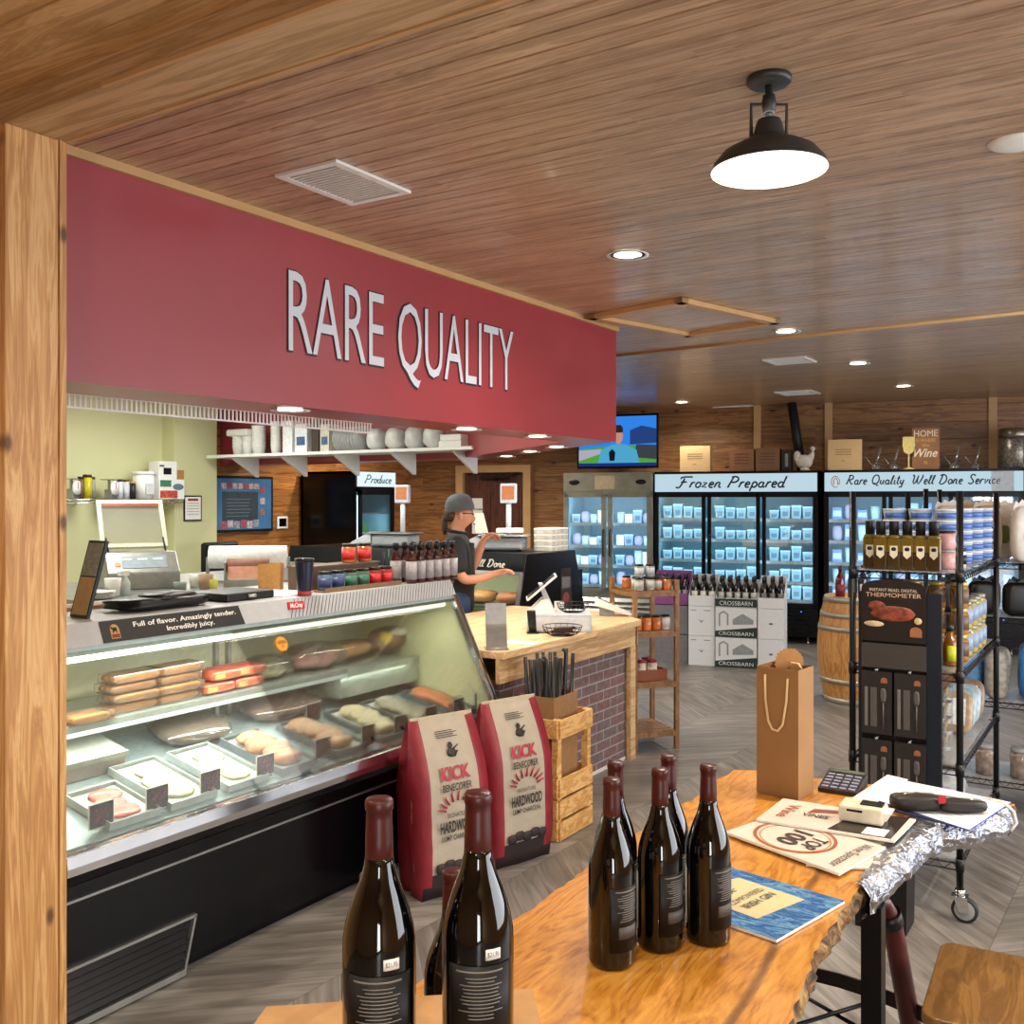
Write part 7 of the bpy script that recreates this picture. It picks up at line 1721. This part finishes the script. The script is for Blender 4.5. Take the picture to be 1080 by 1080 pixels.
bp = ws_pos(180); t = thing('carton_box', 'white carton with green and red print on the wall shelf', 'carton', bp); MB().box(-.09,-.15,0,.09,.17,.21).build('carton', m_white, t); MB().box(.0905,-.14,.13,.092,.0,.2).build('green_print', mk('#3a7a5c',.5), t); MB().box(.0905,-.14,.01,.092,.08,.09).build('red_print', mk('#c0503c',.5,var=.5,scale=30), t); MB().blob((.092,.09,.13),.002,.07,.035,1,12,6).build('picture', mk('#5a7a86',.5), t)
t = thing('carton_box', 'small white carton with black logo on top of the printed carton', 'carton', (bp[0],bp[1]-.04,bp[2]+.2105)); MB().box(-.08,-.11,0,.08,.12,.19).build('carton', m_white, t); MB().box(.0805,-.05,.05,.082,.05,.12).build('black_print', m_black, t); MB().box(.0805,-.10,.13,.082,-.04,.15).build('dark_print', mk('#4a5560',.5), t)
simple('kraft_box', MB().box(-.06,-.05,0,.06,.05,.10), m_kraft, (bp[0],bp[1]+.14,bp[2]+.2105), 'little brown kraft box on the printed carton', 'box')
P_ = XP(203,536,-8.795); t = thing('framed_notice', 'black-framed white certificate on the yellow column', 'notice', (-8.798,P_.y,P_.z)); MB().box(0,-.12,-.14,.012,.12,.14).build('frame', m_black, t); MB().box(.0122,-.105,-.125,.014,.105,.125).build('paper', m_paper, t); MB().box(.0142,-.07,.08,.015,.07,.105).build('heading', mk('#8a3a3c',.5), t)
for z in (.05,.02,-.01,-.04,-.07): MB().box(.0142,-.08,z,.015,.08,z+.006).build('text_line', m_grey, t)
P_ = XP(104,590,-8.995); t = thing('power_outlet', 'wall outlet with two black plugs on the yellow wall', 'outlet', (-8.998,P_.y,P_.z)); MB().box(0,-.06,-.06,.008,.06,.06).build('cover_plate', m_white, t)
for s_ in (-.03,.03): MB().box(.008,s_-.018,.0,.05,s_+.018,.04).tube([(.045,s_,.01),(.06,s_,-.15),(.06,s_-.08,-.35)],.008,6).build('plug', m_black, t)
# menu screen on the side wall, tablet
yl0, yl1 = XP(221,530,-8.93).y, XP(289,530,-8.93).y; zl0, zl1 = 1.68-35*11.3/1040*1.0, 1.68+25*11.6/1040
tv = thing('menu_board', 'black-framed blue menu board with photos around a chalk panel', 'board', (-8.998,yl0,zl0)); wv_, hv_ = yl1-yl0, zl1-zl0
MB().box(0,0,0,.05,wv_,hv_).build('frame', m_black, tv); MB().box(.0505,.03,.03,.052,wv_-.03,hv_-.03).build('blue_panel', mk('#3f6f9c',.35,var=.15,scale=4), tv)
MB().box(.0525,wv_*.2,hv_*.2,.054,wv_*.75,hv_*.72).build('chalk_panel', mk('#2c3a44',.5,var=.2,scale=20), tv)
def photo(y, z, w_, h_, c): MB().box(.0545,y-w_/2,z-h_/2,.056,y+w_/2,z+h_/2).build('food_photo', mk(c,.5,var=.4,scale=40), tv)
for i in range(7): photo(wv_*(.22+.085*i), hv_*.82, wv_*.075, hv_*.1, ['#a99aa0','#8a4a50','#b0a0a8'][i%3])
for i in range(6): photo(wv_*(.22+.1*i), hv_*(.13+.02*(i%2)), wv_*.085, hv_*.13, ['#9c4a52','#b0a4ac','#8a8f9a'][i%3])
for i in range(3): photo(wv_*.82, hv_*(.75-.2*i), wv_*.08, hv_*.12, ['#8a4a50','#b0a0a8','#8a6a5a'][i%3])
for i in range(6): MB().box(.0545,wv_*.26,hv_*(.28+.06*i),.0555,wv_*(.6+.02*(i%3)),hv_*(.29+.06*i)).build('chalk_line', mk('#6a7f8c',.6), tv)
P_ = XP(297.5,551,-8.99); t = thing('wall_tablet', 'small white wall panel with a black screen right of the menu board', 'panel', (-8.998,P_.y,P_.z)); MB().box(0,-.09,-.075,.02,.09,.075).build('housing', m_white, t); MB().box(.0202,-.06,-.05,.022,.06,.05).build('screen', m_blackg, t)
t = thing('office_chair', 'black chair back rising beside the yellow column', 'chair', (-8.45, XP(232,575,-8.45).y, 0), R(90)); MB().box(-.25,-.03,.75,.25,.03,1.22).build('backrest', m_black, t, bevel=.03); MB().box(-.24,-.45,.60,.24,-.02,.68).build('seat', m_black, t, bevel=.02)
for x in (-.21,.21):
    for y in (-.42,-.03): MB().tube([(x,y,0),(x,y,.60)],.014,8).build('leg', m_black, t)
MB().box(-.2,-.035,.62,-.17,-.005,.8).box(.17,-.035,.62,.2,-.005,.8).build('back_bracket', m_black, t)
# high shelf of foam cups under the red bulkhead
xs0, xs1 = YP(219,480,7.4).x, -5.14
hs_ = thing('long_shelf', 'long white shelf with foam cups and boxes under red bulkhead', 'shelf', (0,0,0)); ZS = 2.17
MB().box(xs0,7.38,ZS-.03,xs1,7.80,ZS).build('board', m_white, hs_)
for k in range(5):
    x = xs0+.35+k*(xs1-xs0-.6)/4; MB().hexa([(x-.015,7.79,ZS-.24),(x+.015,7.79,ZS-.24),(x+.015,7.815,ZS-.24),(x-.015,7.815,ZS-.24)],[(x-.015,7.42,ZS-.032),(x+.015,7.42,ZS-.032),(x+.015,7.815,ZS-.032),(x-.015,7.815,ZS-.032)]).build('bracket', m_white, hs_)
def sh(px, y=7.55): return (YP(px,470,y).x, y, ZS+.0005)
def cups(px, n, r_, lab, y=7.55):
    t = thing('foam_cup_stack', lab, 'cups', sh(px,y), 0, 'stacks of white foam cups')
    for k in range(n): MB().lathe([(r_*.8,.0),(r_,.09),(r_*1.06,.095),(r_*1.06,.10),(.0001,.10)],(0,0,k*.035),18).build('cup', m_white, t)
for k, (px, n, r_, h) in enumerate(((252,4,.07,0),(262,4,.07,0),(273,7,.075,0),(291,8,.055,0))): cups(px, n, r_, ['leftmost stack of white foam bowls on the long shelf','second stack of white foam bowls from the left','third, rounded stack of white foam bowls','tall narrow stack of white foam cups'][k])
t = thing('foam_container', 'white foam clamshell lying on top of the first bowl stacks', 'container', (sh(256)[0],7.55,ZS+.205)); MB().box(-.16,-.1,0,.17,.1,.075).build('clamshell', m_white, t, bevel=.02)
bx_ = []
for k, (px, w_, h_, c_, lab) in enumerate(((309,.14,.34,'#dfe2e4','tall white sleeve of cups left of the blue-printed box'),(323,.17,.30,'#dfe2e4','white box with blue print on the long shelf'),(338,.10,.33,'#3b2d22','dark brown upright box on the long shelf'),
    (348,.12,.28,'#c9c4b4','cream packet with blue label on the long shelf'))):
    x_ = sh(px)[0]; t = thing('supply_box', lab, 'box', (x_,7.55,ZS+.0005), 0, None); MB().box(-w_/2,-.08,0,w_/2,.08,h_).build('carton', mk(c_,.5), t)
    if k in (1,3): MB().box(-w_*.35,-.082,h_*.25,w_*.35,-.0805,h_*.55).build('blue_print', mk('#3a5f8a',.5,var=.4,scale=40), t)
t = thing('plate_sleeve', 'row of clear plastic lids standing on edge on the long shelf', 'lids', sh(372))
for k in range(9): MB().lathe([(.0001,-.004),(.125,-.004),(.125,.004),(.0001,.004)],seg=20).xf(Matrix.Translation((-.16+k*.04,0,.126)) @ Matrix.Rotation(pi/2,4,'Y')).build('lid', mk('#b9bcbc',.3), t)
for k, (px, w_) in enumerate(((398,.092),(418,.092),(438,.092),(458,.092))):
    simple('plastic_bag_pack', MB().blob((0,0,.11),w_,.10,.11,.7,16,10,.2,k+2), mk('#d0d2d0',.3,var=.1,scale=14), sh(px), 'crumpled clear-white bag pack on the long shelf, %s from the left' % ['first','second','third','fourth'][k], 'bag pack', 0, 'plastic bag packs on the long shelf')
simple('foam_tray_stack', MB().box(-.13,-.12,0,.13,.12,.06).box(-.12,-.11,.06,.12,.11,.12), m_white, sh(482), 'low stack of white foam trays near the shelf end', 'trays', 0, None, .008)
# louvred strip hung behind the bulkhead
pl = thing('strip_rail', 'perforated white rail hanging behind the red bulkhead', 'rail', (0,0,0)); mb = MB(); mb.box(-3.604,2.0,2.10,-3.596,4.2,2.108).box(-3.604,2.0,2.045,-3.596,4.2,2.053)
y_ = 2.0
while y_ < 4.2: mb.box(-3.602,y_,2.053,-3.598,y_+.009,2.10); y_ += .024
mb.build('slotted_rail', m_white, pl); 
for y_ in (2.1,3.2,4.15): MB().tube([(-3.6,y_,2.108),(-3.6,y_,ZC)],.003,5).build('hanger', m_white, pl)
# ================================================================ on top of the freezers and on the back wall
AW = Vector((-.178,.984,0))
def fz(px, dep):
    P0 = F0+AW*dep; r = ray(px, HOR); det = r.x*(-FD.y)-r.y*(-FD.x); tt = (P0.x*(-FD.y)-P0.y*(-FD.x))/det; return Vector((r.x*tt, r.y*tt, 2.0205)), tt
FR = math.atan2(.178,.984)
def flat_item(name, pxl, pxr, ytop, dep, th, mat, label, cat, group=None):
    a, t0 = fz(pxl, dep); b, t1 = fz(pxr, dep); h_ = 1.68+(HOR-ytop)*(t0+t1)/2/FPX-2.0205
    t = thing(name, label, cat, a, FR, group); w_ = (b-a).length; MB().box(0,0,0,w_,th,h_).build('panel', mat, t, bevel=.003); return t, w_, h_
def lines(t, w_, h_, n, z0, z1, x0=.25, x1=.75, c='#7a6444'):
    for k in range(n): z = h_*(z0+(z1-z0)*k/max(1,n-1)); MB().box(w_*x0,-.002,z,w_*x1,-.0003,z+.008).build('printed_line', mk(c,.6), t)
m_cr = mk('#c9a878',.6,var=.04)
t, w_, h_ = flat_item('wooden_box', 717, 749, 470.5, .2, .16, m_cr, 'pale wooden box with printed lines on top of the freezer, leftmost', 'box'); lines(t,w_,h_,3,.5,.68); lines(t,w_,h_,1,.28,.28,.42,.55)
t, w_, h_ = flat_item('cardboard_box', 769, 795, 473.5, .2, .2, mk('#8a5c3c',.7), 'brown cardboard box, left of two, on top of the freezer', 'box'); lines(t,w_,h_,4,.35,.75,.2,.8,'#5a2f22')
t, w_, h_ = flat_item('cardboard_box', 797, 822, 472.5, .2, .2, mk('#7d5a3e',.7), 'brown cardboard box, right of two, on top of the freezer', 'box'); lines(t,w_,h_,4,.35,.75,.2,.8,'#54301f')
t, w_, h_ = flat_item('dark_carton', 824, 834, 474, .22, .2, mk('#2a2220',.6), 'narrow dark carton left of the white rooster', 'box'); MB().box(w_*.4,-.002,h_*.2,w_*.7,-.0003,h_*.8).build('label', m_grey, t)
t, w_, h_ = flat_item('wooden_plaque', 873, 909, 463.5, .15, .05, m_cr, 'pale square wooden plaque with printed lines, right of the rooster', 'plaque'); lines(t,w_,h_,3,.5,.66,.22,.7); lines(t,w_,h_,1,.3,.3,.4,.5)
a, t0 = fz(849, .25); rt = thing('rooster_figurine', 'white ceramic rooster with dark red comb on top of the freezer', 'figurine', a, FR); sc_ = t0/FPX
MB().blob((-.01,0,.11),.10,.06,.085,.95,20,12).blob((-.09,0,.17),.045,.03,.07,.9,12,8).blob((.07,0,.19),.04,.035,.075,.95,14,8).blob((.085,0,.26),.033,.028,.033,1,14,8).lathe([(.05,0),(.06,.01),(.04,.04)],(0,0,0),18).build('rooster_body', mk('#cfc8bc',.35), rt)
MB().blob((.085,0,.298),.028,.008,.018,1,10,6,.2,3).blob((.112,0,.232),.010,.008,.02,1,8,6).build('comb', mk('#5a2420',.5), rt); MB().lathe([(.010,0),(.0001,.03)],seg=8).xf(Matrix.Translation((.113,0,.262)) @ Matrix.Rotation(R(90),4,'Y')).build('beak', mk('#c79a4a',.5), rt)
MB().blob((.05,0,.22),.045,.042,.04,.9,12,8,.2,8).build('dark_neck_feathers', mk('#4a3a34',.6), rt)
pa, pb_ = DP(835,424,12.0), DP(846,474,12.0)
a1_, _ = fz(835,.62); a2_, _ = fz(846,.62)
tag(MB().tube([(a1_.x,a1_.y,ZC),(a2_.x,a2_.y,2.022)], .055, 14).build('black_duct', mk('#1d2226',.5)), 'slanting black duct running from the ceiling behind the rooster', 'duct')
def decanter(px, lab):
    a, _ = fz(px, .2); t = thing('glass_decanter', lab, 'decanter', a, FR, 'clear glass decanters'); gm = glass('#f2f6f6',.2,.06)
    MB().lathe([(.0001,0),(.055,.002),(.065,.02),(.045,.05),(.018,.07)],seg=20).build('bowl', gm, t); MB().tube([(0,0,.06),(.02,0,.14),(.05,0,.26)],.013,10,rr=[.018,.011,.015]).build('spout', gm, t); MB().tube([(-.03,0,.04),(-.07,0,.09),(-.12,0,.16)],.006,8).build('handle', gm, t)
for px, lab in ((924,'clear glass decanter right of the plaque'),(943,'clear glass decanter left of the wine sign'),(1007,'clear glass decanter right of the wine sign'),(1029,'clear glass decanter nearest the metal canister')): decanter(px, lab)
t, w_, h_ = flat_item('wine_sign', 962, 991, 451, .18, .03, mk('#8a5c34',.5,var=.2,scale=3), 'brown wooden sign reading Home is where the Wine is', 'sign')
tw2 = mk('#e0d6c2',.6)
FMt = lambda x,z: frame3((x,-.002,z),(1,0,0),(0,0,1))
text('HOME', h_*.15, tw2, t, FMt(w_*.5,h_*.79), width=w_*.86); text('IS WHERE', h_*.08, mk('#d8a850',.6), t, FMt(w_*.5,h_*.66), width=w_*.7); text('the', h_*.07, mk('#d8a850',.6), t, FMt(w_*.5,h_*.55), width=w_*.25); text('Wine', h_*.2, tw2, t, FMt(w_*.5,h_*.3), width=w_*.86, shear=.35, off=.015); text('IS', h_*.07, mk('#d8a850',.6), t, FMt(w_*.5,h_*.13), width=w_*.12)
a, t0 = fz(958.5,.12); t = thing('wine_glass_cutout', 'flat yellow wooden wine glass cutout beside the wine sign', 'cutout', a, FR); my = mk('#cdbb72',.6)
MB().prism([(-.055,0),(.055,0),(.055,.012),(.008,.025),(.008,.17),(.05,.2),(.068,.27),(.062,.37),(-.062,.37),(-.068,.27),(-.05,.2),(-.008,.17),(-.008,.025),(-.055,.012)],.015,'xz',0).build('cutout', my, t)
a, t0 = fz(1072,.25); t = thing('metal_canister', 'large metal canister with knurled lid at the right end of the freezers', 'canister', a, 0); MB().lathe([(.0001,0),(.17,0),(.18,.01),(.18,.32),(.165,.34)],seg=28).build('canister_body', mk('#8a847c',.3,.6,var=.5,scale=50), t); MB().lathe([(.17,.34),(.175,.36),(.175,.43),(.16,.44),(.0001,.44)],seg=28).build('lid', mk('#8f8a80',.3,.8), t); MB().shell(.182,.06,.3,TC-.1,TC+1.2,12).build('label', mk('#3f8a78',.5,var=.3,scale=20), t)
# television
P0 = F0+AW*.30; aL, tL = fz(609,.30); aR, tR = fz(694,.30)
wt = (aR-aL).length; zt1 = 1.68+(HOR-437)*(tL+tR)/2/FPX; zt0 = 1.68+(HOR-494)*(tL+tR)/2/FPX; hT = zt1-zt0
tv = thing('television', 'wall television above the stainless freezer showing a reporter outdoors', 'television', (aL.x,aL.y,zt0), FR)
MB().box(0,0,0,wt,.05,hT).build('bezel', m_blackg, tv); MB().box(wt*.4,.05,hT*.3,wt*.6,.55,hT*.5).build('wall_mount', m_blackm, tv)
def scr(poly, c, st, o, name): return MB().prism([(x*wt,z*hT) for x,z in poly], .001, 'xz', -o).build(name, emit(c, st), tv)
EM = .9
scr([(.02,.07),(.98,.07),(.98,.96),(.02,.96)], '#2f7fe0', EM, .0015, 'screen_image')
scr([(.02,.07),(.98,.07),(.98,.36),(.6,.44),(.02,.36)], '#4f9a3a', EM, .003, 'screen_grass'); scr([(.02,.14),(.35,.3),(.3,.36),(.02,.34)], '#a9a4b4', EM, .0045, 'screen_road')
scr([(.66,.44),(.98,.46),(.98,.72),(.8,.78),(.66,.7)], '#24407a', EM, .0045, 'screen_stand'); scr([(.7,.2),(.98,.16),(.98,.42),(.74,.44)], '#3a3f44', EM, .0055, 'screen_crowd')
scr([(.26,.09),(.78,.09),(.74,.34),(.6,.44),(.52,.46),(.44,.44),(.30,.34)], '#4aa0c4', EM, .007, 'screen_shirt')
scr([(.52+.055*cos(R(a)), .60+.15*sin(R(a))) for a in range(0,360,30)], '#c0887a', EM, .008, 'screen_face'); scr([(.465,.66),(.575,.66),(.575,.74),(.55,.8),(.49,.8),(.465,.74)], '#2a2422', EM, .009, 'screen_hair')
scr([(.41,.14),(.47,.14),(.48,.3),(.44,.36),(.40,.3)], '#14161c', EM, .009, 'screen_microphone'); scr([(.02,.04),(.98,.04),(.98,.10),(.02,.10)], '#1a2f7a', EM, .010, 'screen_banner')
